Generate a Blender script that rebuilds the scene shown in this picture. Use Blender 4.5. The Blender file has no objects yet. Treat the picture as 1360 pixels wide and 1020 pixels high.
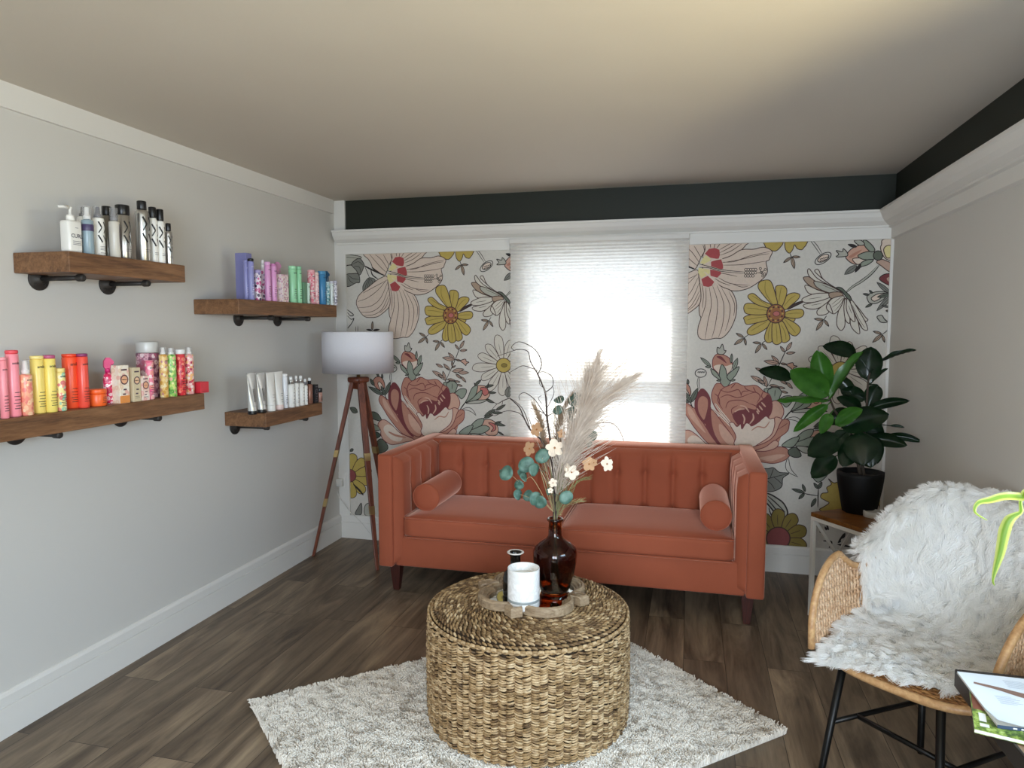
# Salon waiting room: floral feature wall, terracotta velvet sofa, woven pouf, product shelves.
import bpy, bmesh, math, random
from math import pi, sin, cos, tan, atan, atan2, sqrt, hypot, radians
from mathutils import Vector, Matrix, noise
from mathutils.geometry import tessellate_polygon

SC = bpy.context.scene
COL = SC.collection
R3 = random.Random(11)

# ------------------------------------------------------------------ camera
CAM_H = 1.51
FPX = 930.0                       # focal length in pixels of the 1360x1020 frame
PITCH = atan(73.0 / FPX)
YAW = atan(236.5 / FPX * cos(PITCH))
_f = Vector((-sin(YAW) * cos(PITCH), cos(YAW) * cos(PITCH), -sin(PITCH)))
_r = Vector((cos(YAW), sin(YAW), 0.0))
_u = _r.cross(_f)
cam_data = bpy.data.cameras.new('camera')
cam_data.sensor_fit = 'HORIZONTAL'
cam_data.sensor_width = 36.0
cam_data.lens = 36.0 * FPX / 1360.0
cam_data.clip_start = 0.02
cam = bpy.data.objects.new('camera', cam_data)
COL.objects.link(cam)
cam.matrix_world = Matrix(((_r.x, _u.x, -_f.x, 0), (_r.y, _u.y, -_f.y, 0), (_r.z, _u.z, -_f.z, CAM_H), (0, 0, 0, 1)))
SC.camera = cam

# ------------------------------------------------------------------ exposure, world, daylight
SC.view_settings.view_transform = 'Standard'
SC.view_settings.look = 'None'
SC.view_settings.gamma = 1.0
SC.view_settings.use_curve_mapping = False
SC.view_settings.exposure = 0.14
SC.cycles.use_denoising = True
SC.cycles.max_bounces = 10
SC.cycles.diffuse_bounces = 6
SC.cycles.transparent_max_bounces = 12
SC.cycles.sample_clamp_indirect = 6.0
SC.cycles.caustics_reflective = False
SC.cycles.caustics_refractive = False

W = bpy.data.worlds.new('sky')
SC.world = W
W.use_nodes = True
_bg = W.node_tree.nodes['Background']
_bg.inputs['Color'].default_value = (0.75, 0.87, 1.0, 1)
_bg.inputs['Strength'].default_value = 1.0


def area_light(name, loc, aim, sx, sy, power, color):
    d = bpy.data.lights.new(name, 'AREA')
    d.shape = 'RECTANGLE'
    d.size, d.size_y = sx, sy
    d.energy = power
    d.color = color
    o = bpy.data.objects.new(name, d)
    COL.objects.link(o)
    o.location = loc
    o.rotation_euler = Vector(aim).to_track_quat('-Z', 'Y').to_euler()
    return o


# sun behind the feature wall: it falls through the window onto the cellular shade
_s = bpy.data.lights.new('sun', 'SUN')
_s.energy = 7.5
_s.angle = radians(8.0)
_s.color = (1.0, 0.97, 0.92)
sun = bpy.data.objects.new('sun', _s)
COL.objects.link(sun)
sun.rotation_euler = Vector((0.10, -1.0, -0.72)).to_track_quat('-Z', 'Y').to_euler()

# daylight outside the three windows (open sky, and sunlit ground bounce for the side window)
area_light('sky_behind_shade', (-0.58, 4.98, 1.45), (0, -1, 0), 1.3, 1.5, 13, (0.84, 0.91, 1.0))
area_light('sky_side_window', (1.75, 1.05, 2.30), (-1, 0.12, -0.70), 1.9, 1.3, 140, (0.54, 0.77, 1.0))
area_light('ground_side_window', (1.75, 1.05, 0.50), (-1, 0.1, 0.70), 1.9, 1.1, 135, (1.0, 0.85, 0.46))
area_light('sky_rear_window', (0.15, -1.62, 1.45), (0.0, 1, -0.18), 1.8, 1.7, 180, (0.76, 0.88, 1.0))
# ------------------------------------------------------------------ pixel helpers (photo pixel -> point on a plane of the room)
def _ray(x, y):
    return _f + _r * ((x - 680.0) / FPX) - _u * ((y - 510.0) / FPX)


def at_z(x, y, z):
    d = _ray(x, y)
    return Vector((0, 0, CAM_H)) + d * ((z - CAM_H) / d.z)


def at_y(x, y, Y):
    d = _ray(x, y)
    return Vector((0, 0, CAM_H)) + d * (Y / d.y)


def at_x(x, y, X):
    d = _ray(x, y)
    return Vector((0, 0, CAM_H)) + d * (X / d.x)


# ------------------------------------------------------------------ materials
def lin(c):
    if isinstance(c, str):
        c = c.lstrip('#')
        c = [int(c[i:i + 2], 16) / 255.0 for i in (0, 2, 4)]
    return tuple((v / 12.92 if v <= 0.04045 else ((v + 0.055) / 1.055) ** 2.4) for v in c[:3])


class NT:
    """small helper to wire node materials"""
    def __init__(self, name):
        self.m = bpy.data.materials.new(name)
        self.m.use_nodes = True
        self.t = self.m.node_tree
        self.b = self.t.nodes['Principled BSDF']
        self.out = self.t.nodes['Material Output']

    def n(self, typ, **kw):
        nd = self.t.nodes.new(typ)
        for k, v in kw.items():
            setattr(nd, k, v)
        return nd

    def l(self, a, b):
        self.t.links.new(a, b)

    def coords(self, kind='Object', scale=(1, 1, 1), rot=(0, 0, 0)):
        tc = self.n('ShaderNodeTexCoord')
        mp = self.n('ShaderNodeMapping')
        mp.inputs['Scale'].default_value = scale
        mp.inputs['Rotation'].default_value = rot
        self.l(tc.outputs[kind], mp.inputs['Vector'])
        return mp.outputs['Vector']

    def noise(self, vec, scale, detail=4, rough=0.55, dist=0.0):
        nd = self.n('ShaderNodeTexNoise')
        nd.inputs['Scale'].default_value = scale
        nd.inputs['Detail'].default_value = detail
        nd.inputs['Roughness'].default_value = rough
        nd.inputs['Distortion'].default_value = dist
        self.l(vec, nd.inputs['Vector'])
        return nd.outputs['Fac']

    def ramp(self, fac, stops, interp='LINEAR'):
        nd = self.n('ShaderNodeValToRGB')
        nd.color_ramp.interpolation = interp
        els = nd.color_ramp.elements
        while len(els) < len(stops):
            els.new(0.5)
        for e, (p, c) in zip(els, stops):
            e.position = p
            e.color = (*(lin(c) if isinstance(c, str) else c), 1)
        self.l(fac, nd.inputs['Fac'])
        return nd.outputs['Color']

    def mix(self, fac, a, b, mode='MIX'):
        nd = self.n('ShaderNodeMix', data_type='RGBA', blend_type=mode)
        for sock, v in ((nd.inputs[0], fac), (nd.inputs[6], a), (nd.inputs[7], b)):
            if isinstance(v, (int, float)):
                sock.default_value = v
            elif isinstance(v, (tuple, list)):
                sock.default_value = (*v[:3], 1)
            elif isinstance(v, str):
                sock.default_value = (*lin(v), 1)
            else:
                self.l(v, sock)
        return nd.outputs[2]

    def bump(self, height, strength=0.3, dist=0.002):
        nd = self.n('ShaderNodeBump')
        nd.inputs['Strength'].default_value = strength
        nd.inputs['Distance'].default_value = dist
        self.l(height, nd.inputs['Height'])
        self.l(nd.outputs['Normal'], self.b.inputs['Normal'])

    def set(self, **kw):
        for k, v in kw.items():
            s = self.b.inputs[k.replace('_', ' ')]
            s.default_value = (*v, 1) if isinstance(v, tuple) and len(v) == 3 else v
        return self


_mats = {}


def plain(color, rough=0.5, metal=0.0, spec=0.5, coat=0.0, name=None):
    """plain paint / plastic / metal with a faint tone variation"""
    key = (color, rough, metal, spec, coat)
    if key in _mats:
        return _mats[key]
    t = NT(name or 'paint_' + color.lstrip('#'))
    v = t.coords()
    f = t.noise(v, 9.0, 3)
    c = lin(color)
    t.l(t.mix(f, tuple(x * 0.94 for x in c), tuple(min(1, x * 1.05) for x in c)), t.b.inputs['Base Color'])
    t.set(Roughness=rough, Metallic=metal)
    t.b.inputs['Specular IOR Level'].default_value = spec
    t.b.inputs['Coat Weight'].default_value = coat
    _mats[key] = t.m
    return t.m


def cloth(name, color, color2=None, sheen=0.4, scale=450, bump=0.25, rough=0.9):
    t = NT(name)
    v = t.coords()
    a = t.noise(v, 5.0, 4)
    c = lin(color)
    c2 = lin(color2) if color2 else tuple(x * 0.85 for x in c)
    t.l(t.mix(a, c2, c), t.b.inputs['Base Color'])
    t.set(Roughness=rough)
    t.b.inputs['Sheen Weight'].default_value = sheen
    t.b.inputs['Sheen Roughness'].default_value = 0.35
    t.b.inputs['Specular IOR Level'].default_value = 0.2
    t.bump(t.noise(v, scale, 2), bump, 0.001)
    return t.m


def wood(name, dark, mid, light, along='y', scale=1.0, rough=0.45, bump=0.15):
    t = NT(name)
    sc = {'x': (1.2, 14, 14), 'y': (14, 1.2, 14), 'z': (14, 14, 1.2)}[along]
    v = t.coords('Object', tuple(s * scale for s in sc))
    a = t.noise(v, 1.6, 6, 0.6, 1.2)
    v2 = t.coords('Object', tuple(s * scale * 5 for s in sc))
    b = t.noise(v2, 2.0, 3, 0.6)
    col = t.ramp(a, [(0.28, dark), (0.5, mid), (0.74, light)])
    col = t.mix(0.35, col, t.ramp(b, [(0.35, dark), (0.7, light)]))
    t.l(col, t.b.inputs['Base Color'])
    t.set(Roughness=rough)
    t.bump(b, bump, 0.001)
    return t.m


# ------------------------------------------------------------------ mesh builder
ORG = {}      # where each object's local origin stands in the room


class MB:
    def __init__(self):
        self.v, self.f, self.mi, self.sm = [], [], [], []

    def add(self, verts, faces, mi=0, smooth=False):
        b = len(self.v)
        self.v.extend(tuple(p) for p in verts)
        for f in faces:
            self.f.append([b + i for i in f])
            self.mi.append(mi)
            self.sm.append(smooth)
        return b

    def box(self, lo, hi, mi=0, M=None):
        x0, y0, z0 = lo
        x1, y1, z1 = hi
        P = [Vector(p) for p in ((x0, y0, z0), (x1, y0, z0), (x1, y1, z0), (x0, y1, z0), (x0, y0, z1), (x1, y0, z1), (x1, y1, z1), (x0, y1, z1))]
        if M is not None:
            P = [M @ p for p in P]
        self.add(P, [(0, 3, 2, 1), (4, 5, 6, 7), (0, 1, 5, 4), (1, 2, 6, 5), (2, 3, 7, 6), (3, 0, 4, 7)], mi)

    def rbox(self, lo, hi, r=0.01, mi=0, M=None, seg=2, smooth=True):
        """box with rounded edges"""
        bm = bmesh.new()
        bmesh.ops.create_cube(bm, size=1.0)
        c = [(a + b) / 2 for a, b in zip(lo, hi)]
        s = [b - a for a, b in zip(lo, hi)]
        for vv in bm.verts:
            vv.co = Vector((vv.co.x * s[0] + c[0], vv.co.y * s[1] + c[1], vv.co.z * s[2] + c[2]))
        r = min(r, min(s) * 0.49)
        bmesh.ops.bevel(bm, geom=list(bm.edges), offset=r, segments=seg, profile=0.5, affect='EDGES')
        self.bm(bm, mi, M, smooth)

    def bm(self, bm, mi=0, M=None, smooth=True):
        bm.verts.index_update()
        P = [(M @ v.co) if M is not None else v.co.copy() for v in bm.verts]
        self.add(P, [[v.index for v in f.verts] for f in bm.faces], mi, smooth)
        bm.free()

    def lathe(self, prof, seg=24, mi=0, M=None, smooth=True, mis=None, sx=1.0, sy=1.0, a0=0.0, a1=2 * pi):
        """profile of (radius, z) turned about z; mis gives a material per profile step"""
        closed = abs((a1 - a0) - 2 * pi) < 1e-6
        ns = seg if closed else seg + 1
        P, idx = [], []
        for (r, z) in prof:
            if r < 1e-6:
                idx.append([len(P)] * ns)
                P.append(Vector((0, 0, z)))
            else:
                row = []
                for k in range(ns):
                    a = a0 + (a1 - a0) * k / seg
                    row.append(len(P))
                    P.append(Vector((r * cos(a) * sx, r * sin(a) * sy, z)))
                idx.append(row)
        if M is not None:
            P = [M @ p for p in P]
        b = len(self.v)
        self.v.extend(tuple(p) for p in P)
        for j in range(len(prof) - 1):
            m_ = mis[j] if mis else mi
            for k in range(seg):
                k2 = (k + 1) % ns if closed else k + 1
                q = [idx[j][k], idx[j][k2], idx[j + 1][k2], idx[j + 1][k]]
                u = []
                for i in q:
                    if i not in u:
                        u.append(i)
                if len(u) > 2:
                    self.f.append([b + i for i in u])
                    self.mi.append(m_)
                    self.sm.append(smooth)

    def tube(self, pts, r, seg=8, mi=0, caps=True, smooth=True, flat=1.0):
        """tube along a path; r a number or a list"""
        pts = [Vector(p) for p in pts]
        n = len(pts)
        rs = [r] * n if isinstance(r, (int, float)) else list(r)
        T = []
        for i in range(n):
            a = pts[min(i + 1, n - 1)] - pts[max(i - 1, 0)]
            T.append(a.normalized() if a.length > 1e-9 else Vector((0, 0, 1)))
        up = Vector((0, 0, 1)) if abs(T[0].z) < 0.9 else Vector((1, 0, 0))
        N = (up - T[0] * up.dot(T[0])).normalized()
        P = []
        for i in range(n):
            N = N - T[i] * N.dot(T[i])
            N = N.normalized() if N.length > 1e-6 else T[i].orthogonal().normalized()
            B = T[i].cross(N)
            for k in range(seg):
                a = 2 * pi * k / seg
                P.append(pts[i] + (N * cos(a) * flat + B * sin(a)) * rs[i])
        F = []
        for i in range(n - 1):
            for k in range(seg):
                k2 = (k + 1) % seg
                F.append((i * seg + k, i * seg + k2, (i + 1) * seg + k2, (i + 1) * seg + k))
        if caps:
            F.append(tuple(range(seg - 1, -1, -1)))
            F.append(tuple((n - 1) * seg + k for k in range(seg)))
        self.add(P, F, mi, smooth)

    def prism(self, poly, z0, z1, mi=0, M=None):
        """polygon of (x, y) extruded along z"""
        n = len(poly)
        P = [Vector((x, y, z0)) for x, y in poly] + [Vector((x, y, z1)) for x, y in poly]
        if M is not None:
            P = [M @ p for p in P]
        self.add(P, [tuple(range(n - 1, -1, -1)), tuple(range(n, 2 * n))] + [(i, (i + 1) % n, n + (i + 1) % n, n + i) for i in range(n)], mi)

    def sweep(self, prof, p0, p1, side, up=Vector((0, 0, 1)), mi=0):
        """moulding: profile of (out, height) swept straight from p0 to p1; side points away from the wall"""
        p0, p1, side = Vector(p0), Vector(p1), Vector(side)
        n = len(prof)
        P = [p0 + side * a + up * h for a, h in prof] + [p1 + side * a + up * h for a, h in prof]
        self.add(P, [(i, (i + 1) % n, n + (i + 1) % n, n + i) for i in range(n)] + [tuple(range(n - 1, -1, -1)), tuple(range(n, 2 * n))], mi)

    def grid(self, fn, nu, nv, mi=0, smooth=True, wrap_u=False):
        """surface fn(i, j) for i in 0..nu, j in 0..nv"""
        P = [fn(i, j) for j in range(nv + 1) for i in range(nu if wrap_u else nu + 1)]
        w = nu if wrap_u else nu + 1
        F = []
        for j in range(nv):
            for i in range(nu):
                i2 = (i + 1) % w
                F.append((j * w + i, j * w + i2, (j + 1) * w + i2, (j + 1) * w + i))
        self.add(P, F, mi, smooth)

    def build(self, name, mats, parent=None, org=None, bevel=0.0, recalc=True, subsurf=0):
        """link as ONE mesh object; vertices are given in world space when org is the parent's location"""
        me = bpy.data.meshes.new(name)
        if org is None:
            org = ORG.get(parent.name, (0, 0, 0)) if parent is not None else (0, 0, 0)
        o3 = Vector(org)
        me.from_pydata([(v[0] - o3.x, v[1] - o3.y, v[2] - o3.z) for v in self.v], [], self.f)
        if not isinstance(mats, (list, tuple)):
            mats = [mats]
        for m in mats:
            me.materials.append(m)
        me.polygons.foreach_set('material_index', self.mi)
        me.polygons.foreach_set('use_smooth', self.sm)
        me.update()
        if recalc:
            bm = bmesh.new()
            bm.from_mesh(me)
            bmesh.ops.recalc_face_normals(bm, faces=bm.faces)
            bm.to_mesh(me)
            bm.free()
        o = bpy.data.objects.new(name, me)
        COL.objects.link(o)
        ORG[o.name] = tuple(o3)
        if parent is not None:
            o.parent = parent
        else:
            o.location = o3
        if bevel:
            md = o.modifiers.new('edge', 'BEVEL')
            md.width = bevel
            md.segments = 2
            md.limit_method = 'ANGLE'
            md.angle_limit = radians(40)
        if subsurf:
            md = o.modifiers.new('smooth', 'SUBSURF')
            md.levels = md.render_levels = subsurf
        return o


def tag(o, label=None, cat=None, group=None, kind=None):
    if label:
        o['label'] = label
    if cat:
        o['category'] = cat
    if group:
        o['group'] = group
    if kind:
        o['kind'] = kind
    return o


def thing(name, label, cat, loc=(0, 0, 0), group=None, rz=0.0, local=False):
    """Empty at the thing's base; parts built under it are given in world space unless local"""
    o = bpy.data.objects.new(name, None)
    COL.objects.link(o)
    o.empty_display_size = 0.05
    o.location = loc
    o.rotation_euler = (0, 0, rz)
    if not local:
        ORG[o.name] = tuple(loc)
    return tag(o, label, cat, group)


def structure(o):
    o['kind'] = 'structure'
    return o


def smooth_path(pts, n=6, closed=False):
    """Catmull-Rom through the points"""
    pts = [Vector(p) for p in pts]
    m = len(pts)
    out = []
    rng = range(m) if closed else range(m - 1)
    for i in rng:
        if closed:
            a, b, c, d = pts[(i - 1) % m], pts[i], pts[(i + 1) % m], pts[(i + 2) % m]
        else:
            a, b, c, d = pts[max(i - 1, 0)], pts[i], pts[i + 1], pts[min(i + 2, m - 1)]
        for k in range(n):
            t = k / n
            out.append(0.5 * ((2 * b) + (c - a) * t + (2 * a - 5 * b + 4 * c - d) * t * t + (3 * b - a - 3 * c + d) * t ** 3))
    if not closed:
        out.append(pts[-1])
    return out


def hair_curves(name, strands, radii, mat, parent, org=(0, 0, 0)):
    """fur / pile / fluff as one hair object; strands are equal-length point lists"""
    n = len(strands)
    k = len(strands[0])
    hc = bpy.data.hair_curves.new(name)
    hc.add_curves([k] * n)
    flat = []
    for s in strands:
        for p in s:
            flat.extend((p[0] - org[0], p[1] - org[1], p[2] - org[2]))
    hc.attributes['position'].data.foreach_set('vector', flat)
    ra = hc.attributes.get('radius') or hc.attributes.new('radius', 'FLOAT', 'POINT')
    ra.data.foreach_set('value', list(radii) * n)
    hc.materials.append(mat)
    o = bpy.data.objects.new(name, hc)
    COL.objects.link(o)
    if parent is not None:
        o.parent = parent
    return o
# ------------------------------------------------------------------ the room
XL, XR, YB, YR, ZC = -2.44, 1.14, 4.55, -1.25, 2.405
T = 0.14                                      # wall thickness


def wall_paint(name, color, bump=0.05):
    t = NT(name)
    v = t.coords()
    c = lin(color)
    a = t.noise(v, 0.8, 3)
    t.l(t.mix(a, tuple(x * 0.97 for x in c), tuple(min(1, x * 1.03) for x in c)), t.b.inputs['Base Color'])
    t.set(Roughness=0.55)
    t.b.inputs['Specular IOR Level'].default_value = 0.3
    t.bump(t.noise(v, 160, 3), bump, 0.001)
    return t.m


M_WALL = wall_paint('greige_wall_paint', '#cfccc6')
M_TRIM = wall_paint('white_trim_paint', '#dedbd5', 0.02)
M_DARK = wall_paint('near_black_green_paint', '#24271f')

# ceiling with a lumpy hand-plastered skin
_t = NT('ceiling_plaster')
_v = _t.coords()
_c = lin('#cdc5b9')
_t.l(_t.mix(_t.noise(_v, 0.7, 3), tuple(x * 0.96 for x in _c), tuple(x * 1.03 for x in _c)), _t.b.inputs['Base Color'])
_t.set(Roughness=0.75)
_h = _t.n('ShaderNodeMath', operation='ADD')
_t.l(_t.noise(_v, 2.2, 2), _h.inputs[0])
_m2 = _t.n('ShaderNodeMath', operation='MULTIPLY')
_m2.inputs[1].default_value = 0.06
_t.l(_t.noise(_v, 90, 3), _m2.inputs[0])
_t.l(_m2.outputs[0], _h.inputs[1])
_t.bump(_h.outputs[0], 0.35, 0.02)
M_CEIL = _t.m

# plank floor
_t = NT('vinyl_plank_floor')
_tc = _t.n('ShaderNodeTexCoord')
_sx = _t.n('ShaderNodeSeparateXYZ')
_t.l(_tc.outputs['Object'], _sx.inputs[0])
_cx = _t.n('ShaderNodeCombineXYZ')               # run the bricks along y
_t.l(_sx.outputs['Y'], _cx.inputs['X'])
_t.l(_sx.outputs['X'], _cx.inputs['Y'])
_br = _t.n('ShaderNodeTexBrick')
_br.offset = 0.37
_br.inputs['Scale'].default_value = 1.0
_br.inputs['Brick Width'].default_value = 1.22
_br.inputs['Row Height'].default_value = 0.182
_br.inputs['Mortar Size'].default_value = 0.0012
_br.inputs['Mortar Smooth'].default_value = 0.2
_br.inputs['Color1'].default_value = (0, 0, 0, 1)
_br.inputs['Color2'].default_value = (1, 1, 1, 1)
_br.inputs['Mortar'].default_value = (0.5, 0.5, 0.5, 1)
_t.l(_cx.outputs[0], _br.inputs['Vector'])
_sc = _t.n('ShaderNodeVectorMath', operation='SCALE')
_sc.inputs['Scale'].default_value = 7.0
_t.l(_br.outputs['Color'], _sc.inputs[0])
_ad = _t.n('ShaderNodeVectorMath', operation='ADD')
_t.l(_tc.outputs['Object'], _ad.inputs[0])
_t.l(_sc.outputs[0], _ad.inputs[1])
_mp = _t.n('ShaderNodeMapping')
_mp.inputs['Scale'].default_value = (6.0, 0.9, 1)
_t.l(_ad.outputs[0], _mp.inputs['Vector'])
_g1 = _t.noise(_mp.outputs[0], 1.5, 5, 0.6, 1.0)
_mp2 = _t.n('ShaderNodeMapping')
_mp2.inputs['Scale'].default_value = (60, 3.0, 1)
_t.l(_ad.outputs[0], _mp2.inputs['Vector'])
_g2 = _t.noise(_mp2.outputs[0], 1.5, 4, 0.6)
_base = _t.ramp(_g1, [(0.28, '#3a3028'), (0.44, '#6b5c4c'), (0.57, '#8b7a66'), (0.74, '#af9b80')])
_base = _t.mix(0.20, _base, _t.ramp(_g2, [(0.3, '#43362c'), (0.7, '#a08c76')]))
_tone = _t.ramp(_br.outputs['Color'], [(0.0, (0.72, 0.70, 0.68)), (0.5, (0.90, 0.89, 0.87)), (1.0, (1.14, 1.11, 1.06))])
_base = _t.mix(1.0, _base, _tone, 'MULTIPLY')
_base = _t.mix(_br.outputs['Fac'], _base, '#241c17')
_t.l(_base, _t.b.inputs['Base Color'])
_t.set(Roughness=0.42)
_t.b.inputs['Specular IOR Level'].default_value = 0.35
_t.bump(_g2, 0.10, 0.001)
M_FLOOR = _t.m


def slab(name, boxes, mats, kind='structure'):
    mb = MB()
    for b in boxes:
        mb.box(b[0], b[1], b[2] if len(b) > 2 else 0)
    o = mb.build(name, mats)
    if kind:
        o['kind'] = kind
    return o


slab('floor', [((XL - T, YR - T, -0.10), (XR + T, YB + T, 0.0))], M_FLOOR)
slab('ceiling', [((XL - T, YR - T, ZC), (XR + T, YB + T, ZC + 0.12))], M_CEIL)
slab('wall_left', [((XL - T, YR - T, 0), (XL, YB + T, ZC))], M_WALL)

# feature wall with its window opening; the strip above the moulding is painted near black
WX0, WX1, WZ0, WZ1 = -1.085, -0.075, 0.72, 2.02
ZD = 2.14
wb = slab('wall_back', [((XL, YB, 0), (WX0, YB + T, ZD)), ((WX1, YB, 0), (XR, YB + T, ZD)),
                        ((WX0, YB, 0), (WX1, YB + T, WZ0)), ((WX0, YB, WZ1), (WX1, YB + T, ZD)),
                        ((XL, YB, ZD), (XR, YB + T, ZC), 1)], [M_TRIM, M_DARK])

# right wall with a side window nearer the camera
SY0, SY1, SZ0, SZ1 = 0.20, 1.95, 0.80, 2.05
slab('wall_right', [((XR, YR - T, 0), (XR + T, SY0, ZD)), ((XR, SY1, 0), (XR + T, YB + T, ZD)),
                    ((XR, SY0, 0), (XR + T, SY1, SZ0)), ((XR, SY0, SZ1), (XR + T, SY1, ZD)),
                    ((XR, YR - T, ZD), (XR + T, YB, ZC), 1)], [M_WALL, M_DARK])
RX0, RX1, RZ0, RZ1 = -0.75, 1.0, 0.45, 2.12
slab('wall_rear', [((XL, YR - T, 0), (RX0, YR, ZC)), ((RX1, YR - T, 0), (XR, YR, ZC)),
                   ((RX0, YR - T, 0), (RX1, YR, RZ0)), ((RX0, YR - T, RZ1), (RX1, YR, ZC))], M_WALL)

# window glass: clear, with a faint mirror reflection
_t = NT('window_glass')
_tr = _t.n('ShaderNodeBsdfTransparent')
_gl = _t.n('ShaderNodeBsdfGlossy')
_gl.inputs['Roughness'].default_value = 0.02
_lw = _t.n('ShaderNodeLayerWeight')
_lw.inputs['Blend'].default_value = 0.12
_ms = _t.n('ShaderNodeMixShader')
_t.l(_lw.outputs['Fresnel'], _ms.inputs[0])
_t.l(_tr.outputs[0], _ms.inputs[1])
_t.l(_gl.outputs[0], _ms.inputs[2])
_t.l(_ms.outputs[0], _t.out.inputs['Surface'])
M_PANE = _t.m


def window_unit(name, axis, a0, a1, z0, z1, c, rail_z=None, mull=None):
    """framed window in a wall; axis 'x' runs along x at y=c, 'y' runs along y at x=c"""
    mb = MB()
    w, d = 0.05, 0.03

    def bx(p0, p1, q0, q1, e=0.0):
        if axis == 'x':
            mb.box((p0, c - d - e, q0), (p1, c + d + e, q1))
        else:
            mb.box((c - d - e, p0, q0), (c + d + e, p1, q1))
    bx(a0, a0 + w, z0, z1)
    bx(a1 - w, a1, z0, z1)
    bx(a0 + w, a1 - w, z0, z0 + w)
    bx(a0 + w, a1 - w, z1 - w, z1)
    if rail_z:
        bx(a0 + w, a1 - w, rail_z - 0.045, rail_z + 0.045, 0.012)
    if mull:
        bx(mull - 0.03, mull + 0.03, z0 + w, z1 - w)
    o = structure(mb.build(name, M_TRIM))
    g = MB()
    e = 0.003
    if axis == 'x':
        g.box((a0 + w, c - e, z0 + w), (a1 - w, c + e, z1 - w))
    else:
        g.box((c - e, a0 + w, z0 + w), (c + e, a1 - w, z1 - w))
    p = g.build('pane', M_PANE, o)
    p['kind'] = 'structure'
    return o


window_unit('window_1', 'x', WX0, WX1, WZ0, WZ1, YB + 0.08, rail_z=1.205)
window_unit('window_2', 'y', SY0, SY1, SZ0, SZ1, XR + 0.08, mull=1.07)
window_unit('window_3', 'x', RX0, RX1, RZ0, RZ1, YR - 0.08, mull=0.125)

# unseen roof overhang added outside the feature wall to shade the upper window
slab('eave_occluder', [((-3.0, YB + T, 2.30), (1.8, 5.46, 2.40))], M_TRIM)

# flat board along the top of the left wall, mouldings round the other two walls
slab('trim_1', [((XL, YR, 2.312), (XL + 0.016, 4.50, ZC))], M_TRIM)
CROWN = [(0, 2.19), (0.105, 2.19), (0.105, 2.178), (0.098, 2.172), (0.088, 2.150), (0.070, 2.128), (0.048, 2.113), (0.038, 2.108), (0.038, 2.098),
         (0.020, 2.094), (0.020, 2.036), (0, 2.030)]
mb = MB()
mb.sweep(CROWN[:9] + [(0, 2.098)], (-2.415, YB, 0), (XR - 0.002, YB, 0), (0, -1, 0))
structure(mb.build('trim_2', M_TRIM))
slab('trim_3', [((-2.357, YB - 0.02, 2.032), (-1.166, YB, 2.099)), ((-0.012, YB - 0.02, 2.032), (XR, YB, 2.099))], M_TRIM)
mb = MB()
mb.sweep(CROWN, (XR, YR, 0), (XR, YB, 0), (-1, 0, 0))
structure(mb.build('trim_4', M_TRIM))
slab('trim_5', [((XL, YB - 0.016, 0), (-2.358, YB, ZC))], M_TRIM)          # corner board
slab('trim_6', [((XR - 0.016, YB - 0.010, 0.17), (XR, YB, 2.03))], M_TRIM)

BASE = [(0, 0), (0.016, 0), (0.016, 0.116), (0.0105, 0.1175), (0.0105, 0.1205), (0.015, 0.122), (0.015, 0.155), (0.010, 0.166), (0.004, 0.170), (0, 0.170)]
for nm, p0, p1, sd in (('baseboard_left', (XL, YR, 0), (XL, YB, 0), (1, 0, 0)),
                       ('baseboard_back', (XL + 0.016, YB - 0.004, 0), (XR - 0.016, YB - 0.004, 0), (0, -1, 0)),
                       ('baseboard_right', (XR, YR, 0), (XR, YB, 0), (-1, 0, 0)),
                       ('baseboard_rear', (XL + 0.016, YR, 0), (XR - 0.016, YR, 0), (0, 1, 0))):
    mb = MB()
    mb.sweep(BASE, p0, p1, sd)
    structure(mb.build(nm, M_TRIM))

# ------------------------------------------------------------------ cellular shade over the window
_t = NT('pleated_shade_fabric')
_v = _t.coords()
_n = _t.noise(_v, 55, 4, 0.6)
_df = _t.n('ShaderNodeBsdfDiffuse')
_tl = _t.n('ShaderNodeBsdfTranslucent')
_col = _t.mix(_n, '#eae7e1', '#f8f6f2')
_t.l(_col, _df.inputs['Color'])
_t.l(_col, _tl.inputs['Color'])
_ms = _t.n('ShaderNodeMixShader')
_ms.inputs[0].default_value = 0.48
_t.l(_df.outputs[0], _ms.inputs[1])
_t.l(_tl.outputs[0], _ms.inputs[2])
_t.l(_ms.outputs[0], _t.out.inputs['Surface'])
M_SHADE = _t.m
SHY = 4.492
shade = thing('window_shade', 'white pleated cellular shade pulled down over the bright window', 'window shade', (-0.583, SHY, 0.612))
mb = MB()
NP = 70
z_top, z_bot = 2.065, 0.635
P = []
for k in range(NP * 2 + 1):
    z = z_top + (z_bot - z_top) * k / (NP * 2)
    y = SHY + (0.007 if k % 2 else -0.003)
    P += [(-1.150, y, z), (-0.016, y, z)]
mb.add(P, [(2 * k, 2 * k + 1, 2 * k + 3, 2 * k + 2) for k in range(NP * 2)])
mb.build('pleated_fabric', M_SHADE, shade)
mb = MB()
mb.rbox((-1.152, SHY - 0.022, 2.063), (-0.014, SHY + 0.03, 2.096), 0.004)
mb.build('headrail', M_TRIM, shade)
mb = MB()
mb.rbox((-1.151, SHY - 0.010, 0.612), (-0.015, SHY + 0.014, 0.637), 0.004)
mb.build('bottom_rail', M_TRIM, shade)

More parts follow.
